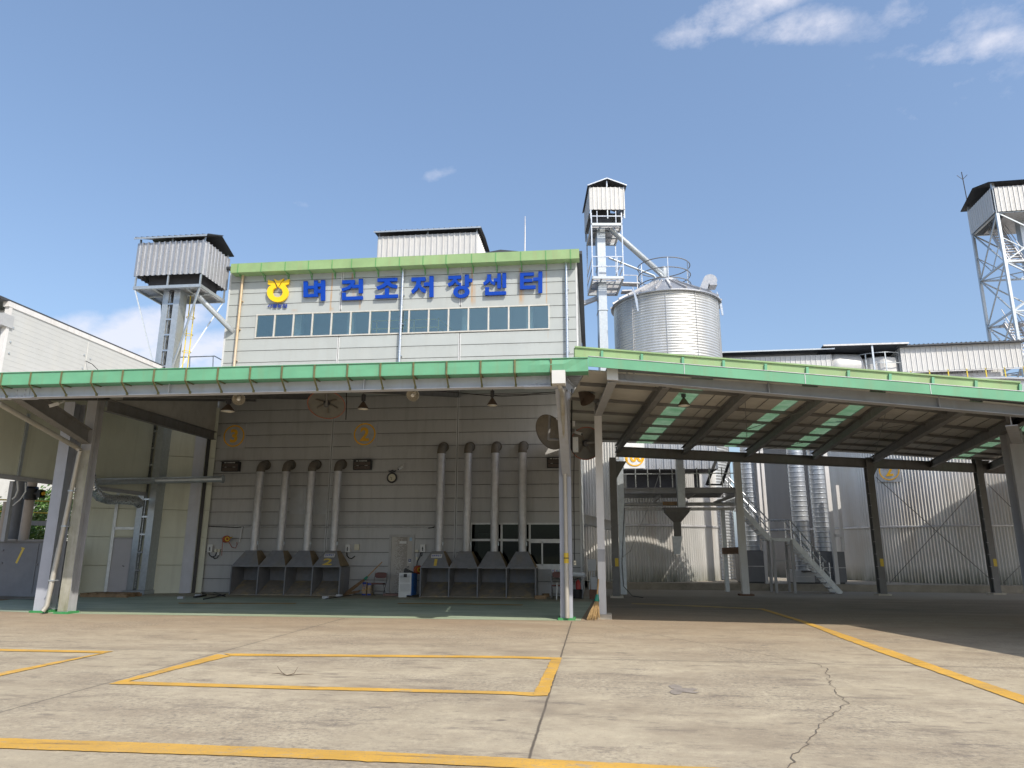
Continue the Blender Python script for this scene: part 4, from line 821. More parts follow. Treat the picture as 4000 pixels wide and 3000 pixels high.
# ------------------------------------------------------------------ convex mirrors seen from behind
def mirror(x,y,r,Ym,nrm,label,bk='mirror_back',bowl_=.10,post=None):
    c=PY(Ym,x,y);n=Vector(nrm).normalized(); t=thing('convex_mirror',label,'traffic mirror',c,'convex mirrors under the canopies')
    P('back','%s'%bk,t,lambda b:b.lathe([(0,-bowl_),(r*.5,-bowl_*.72),(r*.8,-bowl_*.3),(r*.97,0)],c,36,tuple(n)),True)
    P('glass',mat('mirror_face',(.6,.62,.62),.12,.9),t,lambda b:b.lathe([(0,-bowl_-.02),(r*.5,-bowl_*.72-.02),(r*.8,-bowl_*.3-.02),(r*.97,-.02)],c,36,tuple(n)),True)
    P('rim','orange' if bk=='mirror_back' else 'mirror_dish',t,lambda b:b.lathe([(r*.97+.013*math.cos(k*math.pi/4),.013*math.sin(k*math.pi/4)) for k in range(9)],c,40,tuple(n)),True)
    x_=n.orthogonal().normalized();y_=n.cross(x_)
    if bk=='mirror_back':
        P('rib','mirror_dish',t,lambda b:[b.bar(c-n*(bowl_-.02),c+(x_*math.cos(a)+y_*math.sin(a))*r*.62-n*(bowl_*.45-.02),.035,.012,tuple(n)) for a in [k*math.pi/3+.2 for k in range(6)]])
        P('hub','dark',t,lambda b:b.lathe([(0,.03),(.07,.03),(.09,-.05),(.09,-.09)],c,14,tuple(n)),True)
    if post: P('bracket','steel_dark',t,lambda b:[b.tube(pp,.03,10) for pp in post],True)
mirror(1275,1581,.50,17.5,(.12,-.62,-.80),'round mirror back with ribs and orange rim hanging mid canopy',post=[[PY(17.3,1276,1584),PY(17.3,1277,1520)]])
mirror(2149,1688,.44,16.2,(-.55,-.62,-.42),'dark bowl shaped mirror back on L bracket at the central column','mirror_dish',.16,post=[[PY(15.9,2147,1622),PY(15.9,2143,1718)],[PY(15.9,2143,1716),PY(16.0,2192,1718)]])
mirror(2290,1732,.43,17.9,(.25,-.85,-.25),'round mirror back with orange rim behind the pale column',post=[[PY(17.8,2292,1730),PY(17.8,2330,1728)]])
cctv(PY(14.6,230,1576),(-.7,-.5,-.4),'white surveillance camera under the left end of the beam')
cctv(PY(17.6,2247,1688),(.8,-.5,-.35),'white surveillance camera above the white junction box')
jb=thing('junction_box','white rectangular junction box right of the central column','junction box',PY(17.5,2247,1765))
a_=PY(17.5,2238,1765);q_=PY(17.5,2258,1707)
P('case','white',jb,lambda b:b.box(a_.x,q_.x,17.5,17.62,a_.z,q_.z)); P('latch','galv',jb,lambda b:[b.box(q_.x-.05,q_.x-.02,17.488,17.499,z,z+.03) for z in (a_.z+.05,q_.z-.1)])
P('upper_case','white',jb,lambda b:b.box(PY(17.5,2236,1665).x,PY(17.5,2247,1665).x,17.5,17.58,PY(17.5,2240,1665).z,PY(17.5,2240,1644).z)); P('cable','black',jb,lambda b:(b.tube([PY(17.55,2234,1520),PY(17.55,2233,1650),PY(17.55,2232,1750),PY(17.55,2238,1768)],.02,6),b.tube([PY(17.55,2243,1770),PY(17.55,2241,1900),PY(17.55,2245,2195)],.013,6)),True)
ho=thing('hanging_outlet','cream outlet hanging on a cord right of the central column','outlet',PY(17.55,2245,2200))
P('plug_body','cream',ho,lambda b:b.box(PY(17.5,2241,2200).x,PY(17.5,2250,2200).x,17.5,17.56,PY(17.5,2245,2207).z,PY(17.5,2245,2190).z)); P('socket_hole','black',ho,lambda b:b.box(PY(17.5,2244,2200).x,PY(17.5,2247,2200).x,17.492,17.499,PY(17.5,2245,2202).z,PY(17.5,2245,2197).z))
fl=thing('floodlight','dark cone floodlight tilted down right of the central column','lamp',PY(16.5,2280,1550))
P('lamp_shade','lamp_shade',fl,lambda b:b.lathe([(.07,-.05),(.10,.02),(.2,.30)],PY(16.5,2272,1528),20,(.45,-.3,-.75)),True); P('mount','white',fl,lambda b:b.bar(PY(16.5,2246,1518),PY(16.5,2272,1527),.06,.06))
# ================================================================== RIGHT CANOPY
P0=(.77,25.55);P1=(15.4,30.1)
rc=thing('rain_canopy','sloping grey steel canopy with two tone green fascia on the right','canopy',(5,20,0))
YA=14.3;YT=13.9;YU=14.2
FX=[(2602,1517),(2927,1540),(3235,1562),(3493,1584),(3764,1612),(4030,1640),(4290,1662)]
BX=[(2410,1768),(2670,1776),(2918,1787),(3176,1798),(3411,1810),(3640,1826),(3868,1836)]
FR=[PY(YA+.12,*p) for p in FX]; BR=[PL(P0,P1,*p) for p in BX]
for k in range(4): FR.append(FR[-1]+(FR[6]-FR[5])); BR.append(BR[-1]+(BR[6]-BR[5]))
bA=PY(YA,2407,1490);bB=PY(YA,4000,1627.5);dv=(bB-bA)/(bB.x-bA.x)
def onb(x): return bA+dv*(x-bA.x)
tA=PY(YA,2407,1441);dep=tA.z-bA.z
x_l=PY(YA,2372,1470).x
fb=P('front_beam','steel',rc,lambda b:b.ibeam(onb(x_l),onb(17.5),dep,.2))
P('end_plate','steel_pale',fb,lambda b:b.hexa([onb(x_l)+V(-.01,-.16,-.01),onb(x_l+.22)+V(0,-.16,-.01),onb(x_l+.22)+V(0,-.125,-.01),onb(x_l)+V(-.01,-.125,-.01),onb(x_l)+V(-.01,-.16,dep),onb(x_l+.22)+V(0,-.16,dep),onb(x_l+.22)+V(0,-.125,dep),onb(x_l)+V(-.01,-.125,dep)]))
def spl(b,X_):
    c=onb(X_); b.box(c.x-.11,c.x+.11,YA-.03,YA-.0075,c.z+.04,c.z+dep-.04); b.bar(onb(X_-.25)+V(0,0,-.008),onb(X_+.25)+V(0,0,-.008),.2,.012)
    for sx in (-.07,.07):
        for k in range(3): b.lathe([(0,-.02),(.022,-.02),(.022,0)],(c.x+sx,YA-.03,c.z+.09+.1*k),6,(0,1,0))
P('splice_plate','steel',fb,lambda b:spl(b,PY(YA,2462,1470).x))
for x in (3005,3662): 
    c=onb(PY(YA,x,1580).x); P('web_stiffener','steel',fb,lambda b:b.box(c.x-.01,c.x+.01,YA-.095,YA-.008,c.z+.02,c.z+dep-.02))
# fascia bands
tl=PY(YT,2301,1393);tr=PY(YT,4000,1530);ll=PY(YT,2301,1431);lr=PY(YT,4000,1569)
def ext(a,b,x): return a+(b-a)*((x-a.x)/(b.x-a.x))
P('lower_fascia','teal',rc,lambda b:(b.hexa([ext(ll,lr,-.1+.07),ext(ll,lr,16.5),ext(ll,lr,16.5)+V(0,.02,0),ext(ll,lr,-.03)+V(0,.02,0),ext(tl,tr,-.03),ext(tl,tr,16.5),ext(tl,tr,16.5)+V(0,.02,0),ext(tl,tr,-.03)+V(0,.02,0)])))
P('fascia_capping','galv_dull',rc,lambda b:(b.hexa([ext(tl,tr,-.03)+V(0,-.01,.002),ext(tl,tr,16.5)+V(0,-.01,.002),ext(tl,tr,16.5)+V(0,.3,.002),ext(tl,tr,-.03)+V(0,.3,.002),ext(tl,tr,-.03)+V(0,-.01,.014),ext(tl,tr,16.5)+V(0,-.01,.014),ext(tl,tr,16.5)+V(0,.3,.014),ext(tl,tr,-.03)+V(0,.3,.014)])))
ul=PY(YU,2245,1358);ur=PY(YU,3985,1497);vl=PY(YU,2245,1393);vr=PY(YU,3985,1532)
uf=P('upper_fascia','lime',rc,lambda b:(b.hexa([vl,vr,vr+V(0,.03,0),vl+V(0,.03,0),ul,ur,ur+V(0,.03,0),ul+V(0,.03,0)]),b.hexa([ul+V(0,-.03,0),ur+V(0,-.03,0),ur+V(0,.1,0),ul+V(0,.1,0),ul+V(0,-.03,.03),ur+V(0,-.03,.03),ur+V(0,.1,.03),ul+V(0,.1,.03)]),b.hexa([vl+V(-.02,.031,0),vl+V(0,.031,0),vl+V(0,.6,0),vl+V(-.02,.6,0),ul+V(-.02,.031,0),ul+V(0,.031,0),ul+V(0,.6,0),ul+V(-.02,.6,0)])))
for x in (2352,2507,2667,2826,2990,3152,3313,3475,3642,3810,3983):
    t_=(x-2245)/(3985-2245); a=PY(YU,x,1358+139*t_+5);b_=PY(YU,x,1393+139*t_); P('fascia_batten','teal',uf,lambda b:b.bar(a+V(0,-.02,0),b_+V(0,-.02,-.02),.05,.03,(0,1,0)))
for x in (2676,3147,3632): 
    c=ext(ll,lr,PY(YT,x,1500).x); P('fascia_joint','galv_dull',rc,lambda b:b.box(c.x-.006,c.x+.006,YT-.006,YT-.001,c.z,ext(tl,tr,c.x).z))
# roof surface: ruled between front and back lines
UPF=dep-.05
Ft=[p+V(0,0,UPF) for p in FR]; Bt=[p+V(0,0,.42) for p in BR]
def rp(t,s,off=0):
    i=max(0,min(9,int(math.floor(t)))); q=t-i
    a=Ft[i].lerp(Ft[i+1],q); b=Bt[i].lerp(Bt[i+1],q); p=a.lerp(b,s); return p+V(0,0,off)
SKY=[(.30,.56),(1.66,1.86),(2.62,2.86),(4.08,4.27),(5.35,5.62)]
edges=sorted([-1.]+[e for s_ in SKY for e in s_]+[10,0,1,2,3,4,5,6,7,8,9])
def strips(sky):
    def f(b):
        for a,c in zip(edges[:-1],edges[1:]):
            if c-a<.01: continue
            m=(a+c)/2; issk=any(s0<m<s1 for s0,s1 in SKY)
            if issk!=sky: continue
            n=6
            for k in range(n):
                s0=k/n*1.055-.015;s1=(k+1)/n*1.055-.015
                lo=[rp(a,s0),rp(c,s0),rp(c,s1),rp(a,s1)]
                b.add(lo+[p+V(0,0,.03) for p in lo],[(0,1,2,3),(4,5,6,7),(0,1,5,4),(1,2,6,5),(2,3,7,6),(3,0,4,7)])
    return f
rf=P('roof','soffit',rc,strips(False)); 
for s_ in SKY:
    def f(b,s_=s_):
        for k in range(6):
            s0=k/6*1.055-.015;s1=(k+1)/6*1.055-.015; lo=[rp(s_[0],s0),rp(s_[1],s0),rp(s_[1],s1),rp(s_[0],s1)]; b.add(lo,[(0,1,2,3)])
    P('skylight_strip','skylight',rc,f)
for i in range(8): P('rafter','steel_dark',rc,lambda b:b.ibeam(FR[i],BR[i],.26,.15))
for k in range(6):
    s_=(k+.55)/6; 
    P('purlin','steel_dark',rc,lambda b:[b.bar(rp(t,s_,-.04),rp(t+1,s_,-.04),.05,.07) for t in range(-1,9)])
P('roof_panel_line','dark',rc,lambda b:[b.bar(rp(t,.0,-.006),rp(t,1.,-.006),.012,.008) for t in (.15,.75,.9,1.2,1.45,2.2,2.45,3.2,3.5,3.8,4.5,4.75,5.1)])
# back beam and posts
bp0=PL(P0,P1,2417,1784);bp1=PL(P0,P1,3931,1851);bd_=(bp1-bp0).normalized()
bk=P('back_beam','steel_dark',rc,lambda b:b.ibeam(bp0-bd_*.1,bp1+bd_*10,.36,.18))
posts=[]
for xpx,yb in ((2408,2335),(3449,2330),(3894,2322)):
    q=PL(P0,P1,xpx,2328); zt=PL(P0,P1,xpx,1800).z+.1
    c=P('column','steel_dark',rc,lambda b:b.hcol(q.x,q.y-.15,.02,zt,.24,.32)); posts.append(q)
    P('base_pad','concrete_foot',c,lambda b:b.box(q.x-.22,q.x+.24,q.y-.22,q.y+.3,0,.06))
    P('ladder_rung','galv_dull',c,lambda b:[b.bar((q.x-.19,q.y-.16,z),(q.x-.10,q.y-.16,z),.012,.012) for z in [.6+.45*k for k in range(9)]])
    P('yellow_mark','yellow',c,lambda b:b.box(q.x-.02,q.x+.10,q.y-.157,q.y-.1505,1.05,1.33))
    P('haunch','steel_dark',c,lambda b:b.prism([(q.x+.02,q.y-.06,zt-.75),(q.x+.12,q.y-.06,zt-.75),(q.x+.5,q.y+.04,zt-.12),(q.x+.02,q.y-.06,zt-.12)],(0,.12,0)))
# front columns with cantilever arms
a_=PY(17.7,2340,2410).x;b_=PY(17.7,2370,2410).x; zt=PY(17.7,2341,1622).z
fc=P('front_column','steel_pale',rc,lambda b:(b.box(a_,b_,17.7,17.72,.1,zt),b.box(a_+.01,a_+.024,17.72,18.02,.1,zt+.5),b.box(b_-.024,b_-.01,17.72,18.02,.1,zt+.5),b.box(a_,b_,18.02,18.04,.1,zt+.55)))
P('column_footing','concrete_foot',fc,lambda b:b.box(a_-.03,b_+.12,17.62,18.1,0,.11))
P('grey_paint_patch','steel',fc,lambda b:b.box(a_-.001,b_+.001,17.694,17.6995,1.33,1.62))
P('cantilever_arm','steel',rc,lambda b:b.ibeam((( a_+b_)/2,17.72,zt-.02),onb(x_l+.10)+V(0,0,-.03),.36,.19))
q=PY(YA+.3,3925,1640)
c4=PY(17.6,4040,2420)
P('front_column','steel',rc,lambda b:b.hcol(PY(17.0,3945,1700).x+.12,17.0,.02,PY(17.0,3920,1620).z-.32,.30,.36))
P('cantilever_arm','steel',rc,lambda b:b.ibeam((PY(17.0,3945,1700).x+.12,17.,PY(17.0,3945,1700).z-.2),(PY(YA,3960,1640).x,YA+.1,PY(YA,3960,1640).z-.1),.34,.2))
# bracing rods
def rod(name,a,b_,r=.013): P(name,'steel_dark',rc,lambda b:b.tube([a,b_],r,6),True)
rod('bracing_rod',PL(P0,P1,3422,1864),PL(P0,P1,3888,2280)); rod('bracing_rod',PL(P0,P1,3832,1884),PL(P0,P1,3475,2278)); rod('bracing_rod',PL(P0,P1,3857,1890),PL(P0,P1,4060,2090)); rod('bracing_rod',PL(P0,P1,3918,2278),PL(P0,P1,4100,2090))
rod('bracing_rod',rp(1.02,.05,-.2),rp(2,.98,-.25),.008); rod('bracing_rod',rp(1,.98,-.25),rp(2.,.1,-.2),.008); rod('bracing_rod',rp(3.,.05,-.2),rp(4,.98,-.25),.008); rod('bracing_rod',rp(2.,.98,-.25),rp(4.,.05,-.2),.008); rod('bracing_rod',rp(5,.02,-.2),rp(6,.98,-.25),.008)
P('unseen_shade_wing','soffit',rc,lambda b:b.hexa([(9.8,8.5,4.25),(19,8.5,4.0),(19,14.2,4.0),(8.6,13.8,4.25),(9.8,8.5,4.33),(19,8.5,4.08),(19,14.2,4.08),(8.6,13.8,4.33)]))  # out-of-view wing, added and sized to shade the ground at right
pendant(2672,1545,1584,48,16.,'cone lamp with torn paper tag under the right canopy')
pendant(3303,1590,1632,48,19.,'dusty cone lamp mid way under the right canopy')
pendant(3852,1630,1670,46,19.,'dark cone lamp by the far right canopy column')
# ================================================================== BROOM, TABLE AND BITS BY THE COLUMNS
def broom(name,label,top,grip,mid,tip,spread,m,hm='bamboo',n=90,wrap=True,flat_=.35,seed=1,group='straw brooms'):
    rn=random.Random(seed); top,grip,mid,tip=map(Vector,(top,grip,mid,tip)); t=thing(name,label,'broom',tip,group)
    P('handle',hm,t,lambda b:b.tube([top,top.lerp(grip,.5)+V(.004,0,.006),grip,grip.lerp(mid,.6)],[.016,.018,.02,.016],8),True)
    d=(tip-grip).normalized(); sd=Vector(spread)
    if wrap: P('binding','greenwrap',t,lambda b:b.tube([grip,grip.lerp(mid,.5),mid],[.034,.05,.062],12),True)
    s1=sd; s2=d.cross(sd).normalized()*sd.length*flat_
    def br(b):
        for k in range(n):
            a=rn.uniform(-1,1);c=rn.uniform(-1,1)*math.sqrt(max(0,1-a*a)); l=rn.uniform(.86,1.04)
            p=mid+(s1*a+s2*c).normalized()*.045*rn.random() if (a or c) else mid
            e=mid+(tip-mid)*l+s1*a+s2*c; m_=p.lerp(e,.5)+Vector((rn.uniform(-1,1),rn.uniform(-1,1),rn.uniform(-1,1)))*.014
            b.tube([p,m_,e],[.006,.005,.002],4,False)
    P('bristles',m,t,br)
broom('straw_broom','straw broom with green wrap leaning on the pale column',PY(17.55,2338,2262),PY(17.5,2333,2322),PY(17.48,2331,2349),PY(17.35,2316,2422)+V(0,0,.0),(.16,0,.02),'straw',n=170,seed=5)
tb=thing('writing_table','small grey table by the office window behind the central column','table',(-.8,25.0,0))
Yt=24.9
ta=PY(Yt,2142,2247);tbx=PY(Yt,2290,2249)
P('tabletop','fill',tb,lambda b:b.box(ta.x,tbx.x,Yt,Yt+.6,ta.z-.03,ta.z))
for x in (ta.x+.1,tbx.x-.14): 
    for y in (Yt+.05,Yt+.5): P('leg','steel',tb,lambda b:b.box(x-.02,x+.02,y-.02,y+.02,0,ta.z-.03))
P('shelf','steel_dark',tb,lambda b:b.box(ta.x+.12,tbx.x-.12,Yt+.05,Yt+.5,ta.z-.16,ta.z-.13))
sp=thing('paper_sign','white notice card standing on the small table','sign',PY(Yt,2170,2245)); a=PY(Yt+.1,2154,2245);q=PY(Yt+.1,2192,2220)
P('card','white',sp,lambda b:b.box(a.x,q.x,Yt+.1,Yt+.13,ta.z,q.z)); zc_=(ta.z+q.z)/2+.02
for s,m,f0,f1 in (('전','blue_caption',.07,.25),('표','red',.25,.41),('받','blue_caption',.47,.63),('는','greenwrap',.63,.78),('곳','blue_caption',.78,.95)): P('sign_text',m,sp,lambda b:text(b,s,(a.x+(q.x-a.x)*(f0+f1)/2,Yt+.097,zc_),(q.x-a.x)*(f1-f0)*.9,.105,(1,0,0),(0,0,1),.004,.02))
ro=M(); ro.tube([PY(Yt+.15,2184,2240),PY(Yt+.15,2286,2243)],.062,16); tag(ro.build('plastic_roll',mat('clear_roll',(.58,.60,.62),.25),None,True,loc=PY(Yt+.15,2184,2240)),'pale grey plastic roll lying on the small table','roll')
ch=thing('folding_chair','dark red chair tucked under the small table','chair',(-.55,24.7,0),'folding chairs')
def chair(t,x,y,w,zs,zb,face=1,sk=0):
    P('seat','vinyl',t,lambda b:b.hexa([(x-w/2,y,zs-.03),(x+w/2,y,zs-.03),(x+w/2-.02,y+.38,zs-.06),(x-w/2+.02,y+.38,zs-.06),(x-w/2,y,zs+.02),(x+w/2,y,zs+.02),(x+w/2-.02,y+.38,zs-.01),(x-w/2+.02,y+.38,zs-.01)]))
    def back(b):
        pts=[]; h=.2
        for k in range(24):
            a=2*math.pi*k/24; cx_=math.copysign(abs(math.cos(a))**.55,math.cos(a)); sx_=math.copysign(abs(math.sin(a))**.6,math.sin(a)); pts.append((x+cx_*w/2,y+.40,zb+sx_*h/2))
        b.prism(pts,(0,.05,0))
    P('backrest','vinyl',t,back)
    for s_ in (-1,1):
        xx=x+s_*(w/2+.012)
        P('leg','chrome',t,lambda b:b.tube([(xx,y+.43,zb+.1),(xx,y+.36,zs),(xx-s_*.01,y-.02,.0)],.012,8),True); P('leg','chrome',t,lambda b:b.tube([(xx-s_*.02,y+.02,zs),(xx-s_*.02,y+.42,.0)],.012,8),True)
    P('stretcher','chrome',t,lambda b:(b.tube([(x-w/2,y+.1,.18),(x+w/2,y+.1,.18)],.01,6),b.tube([(x-w/2,y+.34,.14),(x+w/2,y+.34,.14)],.01,6)),True)
chair(ch,PY(24.7,2180,2280).x,24.35,.4,.45,.78)
ex=thing('fire_extinguisher','red fire extinguisher on black bucket under the table','fire extinguisher',PY(24.95,2257,2320))
ec=PY(24.95,2259,2310); P('cylinder','red',ex,lambda b:b.lathe([(0,0),(.085,0),(.085,.22),(.05,.29),(.025,.31),(0,.31)],(ec.x,24.95,.30),16),True); P('valve','black',ex,lambda b:(b.tube([(ec.x,24.95,.6),(ec.x,24.95,.68)],.02,8),b.tube([(ec.x,24.95,.66),(ec.x-.12,24.95,.62),(ec.x-.14,24.95,.45)],.012,6)),True)
bu=M(); bu.lathe([(0,0.0),(.17,0),(.2,.28),(.19,.29)],(ec.x-.05,24.95,.0),20); tag(bu.build('bucket','black',None,True,loc=(ec.x-.05,24.95,0)),'black bucket on the floor under the small table','bucket')
sk_=M(); a=PY(24.3,2176,2277);q=PY(24.3,2174,2335); sk_.tube([a,Vector((q.x,24.3,.0))],.022,8); tag(sk_.build('white_stick','white',None,True,loc=(q.x,24.3,0)),'white stick leaning on the small table left of the column','stick')
for i,(x,y,l) in enumerate(((2060,2333,.65),(2110,2340,.38),(2132,2332,.2))):
    c=PZ(0,x,y); w_=M(); w_.bar(c+V(-l/2,0,.06),c+V(l/2,.1,.06),.11,.11); tag(w_.build('timber_block','wood',None,loc=c),('long timber baulk at the right end of the hoods','short timber block beside the long baulk','smallest timber block nearest the table legs')[i],'timber block','timber blocks on the green floor')
dp_=thing('dustpan','tall metal dustpan with dark red scoop behind the pale column','dustpan',PZ(0,2318,2352))
a=PY(24.6,2303,2345);q=PY(24.6,2332,2345); P('scoop','rust',dp_,lambda b:b.box(a.x,q.x,24.5,24.75,.02,.32)); P('frame','galv',dp_,lambda b:b.tube([(a.x,24.6,.3),(a.x+.05,24.6,.76),(q.x,24.6,.74),(q.x,24.6,.3)],.014,6),True)
P('side','fill',dp_,lambda b:b.box(a.x+.06,q.x-.01,24.615,24.625,.32,.72))
cb=M(); cb.box(PY(25.0,2296,2200).x,PY(25.0,2328,2200).x,25.0,25.3,PY(25,2310,2230).z,PY(25,2310,2185).z); cb.box(PY(25.1,2308,2250).x,PY(25.1,2313,2250).x,25.1,25.2,0,PY(25,2310,2230).z); cb.box(PY(25.1,2318,2250).x,PY(25.1,2324,2250).x,25.1,25.2,0,PY(25,2310,2230).z)
tag(cb.build('control_cabinet','fill',None,loc=(.1,25.1,0)),'grey control cabinet on two legs behind the pale column','cabinet')
sb=M(); a=PL((.1,25.3),(.9,28),2284,2040); sb.ibeam(PY(25.75,2285,2048),PY(27.3,2392,2072),.34,.15); tag(sb.build('link_beam','steel_pale',None,loc=PY(25.75,2285,2048)),'short pale beam linking building corner to the dark post','beam')
# ================================================================== OBJECTS ALONG THE WALL
ht=thing('heater_unit','white fronted heater with blue side beside the patterned door','heater',PY(24.5,1585,2328))
Yh=24.45; a=PY(Yh,1556,2328);q=PY(Yh,1607,2238); hw=q.x-a.x
P('front_panel','white',ht,lambda b:(b.box(a.x,q.x,Yh,Yh+.05,.08,q.z),b.box(a.x,a.x+hw*.65,Yh,Yh+.05,.0,.079)))
P('body','bluebox',ht,lambda b:b.box(a.x+.02,q.x+.02,Yh+.051,Yh+.75,.06,q.z-.02))
P('control_strip','galv_dull',ht,lambda b:b.box(a.x+.03,q.x-.03,Yh-.008,Yh-.001,q.z-.15,q.z-.03)); P('control_screen','black',ht,lambda b:b.box(a.x+hw*.38,a.x+hw*.65,Yh-.014,Yh-.009,q.z-.145,q.z-.035))
P('grille',mat('grille_grey',(.42,.42,.41),.6),ht,lambda b:[b.box(a.x+.04,q.x-.04,Yh-.008,Yh-.001,z,z+.012) for z in [.2+.025*k for k in range(10)]+[.5+.025*k for k in range(9)]])
P('rag','black',ht,lambda b:b.hexa([(a.x+.1,Yh+.2,q.z-.015),(a.x+.45,Yh+.25,q.z-.015),(a.x+.45,Yh+.4,q.z-.015),(a.x+.1,Yh+.35,q.z-.015),(a.x+.12,Yh+.2,q.z+.13),(a.x+.4,Yh+.25,q.z+.02),(a.x+.4,Yh+.4,q.z+.02),(a.x+.14,Yh+.35,q.z+.15)]))
ch=thing('folding_chair','maroon folding chair beside the patterned door','chair',PZ(0,1478,2325),'folding chairs')
xc=PY(24.9,1478,2280).x; chair(ch,xc,24.75,.42,PY(24.9,1478,2278).z,PY(25.15,1477,2247).z)
broom('bush_broom','long twig broom with green collar leaning behind the chair',PY(25.45,1493,2195),PY(25.2,1436,2252),PY(25.15,1424,2264),PY(24.85,1352,2318),(.13,.05,.12),'straw_dk',n=120,seed=8)
broom('bush_broom','short twig broom lying low in front of the chair',PY(24.75,1447,2297),PY(24.7,1420,2306),PY(24.7,1405,2309),PY(24.65,1356,2320),(.05,.06,.05),'straw_dk',n=70,wrap=False,seed=9)
for i,(x0,x1) in enumerate(((1414,1431),(1434,1450))):
    a=PY(25.25,x0,2323);q=PY(25.25,x1,2274 if i==0 else 2278); t=thing('carton',('cardboard carton with blue print left of the chair legs','plain cardboard carton half behind the chair')[i],'carton',(a.x,25.25,0),'cartons behind the chair')
    P('box','card',t,lambda b:b.box(a.x,q.x,25.25,25.5,.0,q.z)); P('blue_band','blue_caption',t,lambda b:(b.box(a.x-.002,q.x+.002,25.245,25.249,.0,.06),b.box(a.x-.002,q.x+.002,25.245,25.249,q.z-.07,q.z)))
    if i==0: P('print','blue_caption',t,lambda b:(b.bar(V((a.x+q.x)/2-.03,25.246,.40),V((a.x+q.x)/2+.03,25.246,.40),.004,.02),b.bar(V((a.x+q.x)/2-.03,25.246,.40),V((a.x+q.x)/2-.02,25.246,.30),.004,.02),b.bar(V((a.x+q.x)/2+.03,25.246,.40),V((a.x+q.x)/2+.02,25.246,.28),.004,.02),b.bar(V((a.x+q.x)/2-.02,25.246,.24),V((a.x+q.x)/2+.03,25.246,.22),.004,.02)))
mt=M(); c=PZ(0,1525,2330); mt.box(c.x-.35,c.x+.45,25.1,25.5,0.005,.07); tag(mt.build('door_step',mat('pink_stone',(.25,.15,.12),.8),None,loc=(c.x,25.3,0)),'low pinkish step stone in front of the patterned door','step')
sw=M(); sw.tube([PZ(.03,795,2340),PZ(.03,840,2332),PZ(.06,880,2322)],.02,6); sw.tube([PZ(.08,790,2318),PZ(.07,830,2322),PZ(.03,878,2328)],.016,6); sw.tube([PZ(.08,835,2315),PZ(.05,862,2322),PZ(.02,880,2330)],.016,6); sw.bar(PZ(.03,762,2332),PZ(.03,800,2325),.12,.05)
tag(sw.build('scrap_tool','black',None,loc=PZ(0,830,2330)),'black handled tools and bars lying left of the left hoods','tools')
for i,(x,y) in enumerate(((707,2339),(775,2330),(1272,2338),(1325,2330),(1368,2324))):
    c=PZ(0,x,y); b=M(); b.box(c.x-.10,c.x+.10,c.y-.06,c.y+.06,.004,.075); tag(b.build('floor_block','fill',None,loc=c),('grey floor block nearest the tower base','grey floor block beside the black tools','grey floor block in front of the left hood end','grey floor block between the two beside the brooms','grey floor block nearest the twig brooms')[i],'block','small grey blocks on the floor')
fb_=M(); fb_.bar(PZ(.02,1272,2339),PZ(.02,1370,2325),.03,.02); tag(fb_.build('floor_bar','black',None,loc=PZ(0,1320,2332)),'thin dark bar on the floor between the grey blocks','bar')
# ================================================================== LEFT: ELEVATOR TOWER
et=thing('bucket_elevator','twin leg silver bucket elevator with corrugated cabin on the left','elevator tower',(-16.2,24.3,0))
xa=PY(24.3,493,2310).x; zp=11.5
for i,(x0,x1) in enumerate(((xa,xa+.23),(xa+.45,xa+.70))):
    P('elevator_leg','galv',et,lambda b:(b.box(x0,x1,24.3,24.8,.15,zp),[b.box(x0-.015,x1+.015,24.285,24.815,z,z+.04) for z in (2.6,5.2,8.0)]))
P('leg_web','steel_dark',et,lambda b:b.box(xa+.23,xa+.45,24.6,24.62,.15,zp)); P('crossbar','galv_bright',et,lambda b:[b.box(xa+.231,xa+.449,24.31,24.35,z,z+.06) for z in [.8+.63*k for k in range(17)]]+[b.box(xa+.26,xa+.285,24.36,24.38,.2,zp)])
P('base_plate','galv',et,lambda b:b.box(xa-.08,xa+.75,24.2,24.8,.0,.14))
PXa,PXb,PYa,PYb=-17.62,-14.83,23.9,25.75; 
pz=PY(PYa,787,1108).z; pf=P('platform','galv',et,lambda b:(b.box(PXa,PXb,PYa,PYa+.06,pz-.12,pz),b.box(PXa,PXb,PYb-.06,PYb,pz-.12,pz),b.box(PXa,PXa+.06,PYa+.06,PYb-.06,pz-.12,pz),b.box(PXb-.06,PXb,PYa+.06,PYb-.06,pz-.12,pz),b.box(PXa+.06,PXb-.06,24.8,24.88,pz-.11,pz-.01),b.box(-16.9,-16.82,PYa+.06,24.8,pz-.10,pz-.01),b.box(-15.6,-15.52,PYa+.06,24.8,pz-.10,pz-.01)))
P('grating','galv_dull',pf,lambda b:[b.box(PXa+.06,PXb-.06,y,y+.02,pz-.02,pz-.002) for y in [PYa+.09+.055*k for k in range(31)]])
cz0=PY(PYa,788,1068).z; cz1=PY(PYa,812,938).z
cb=thing
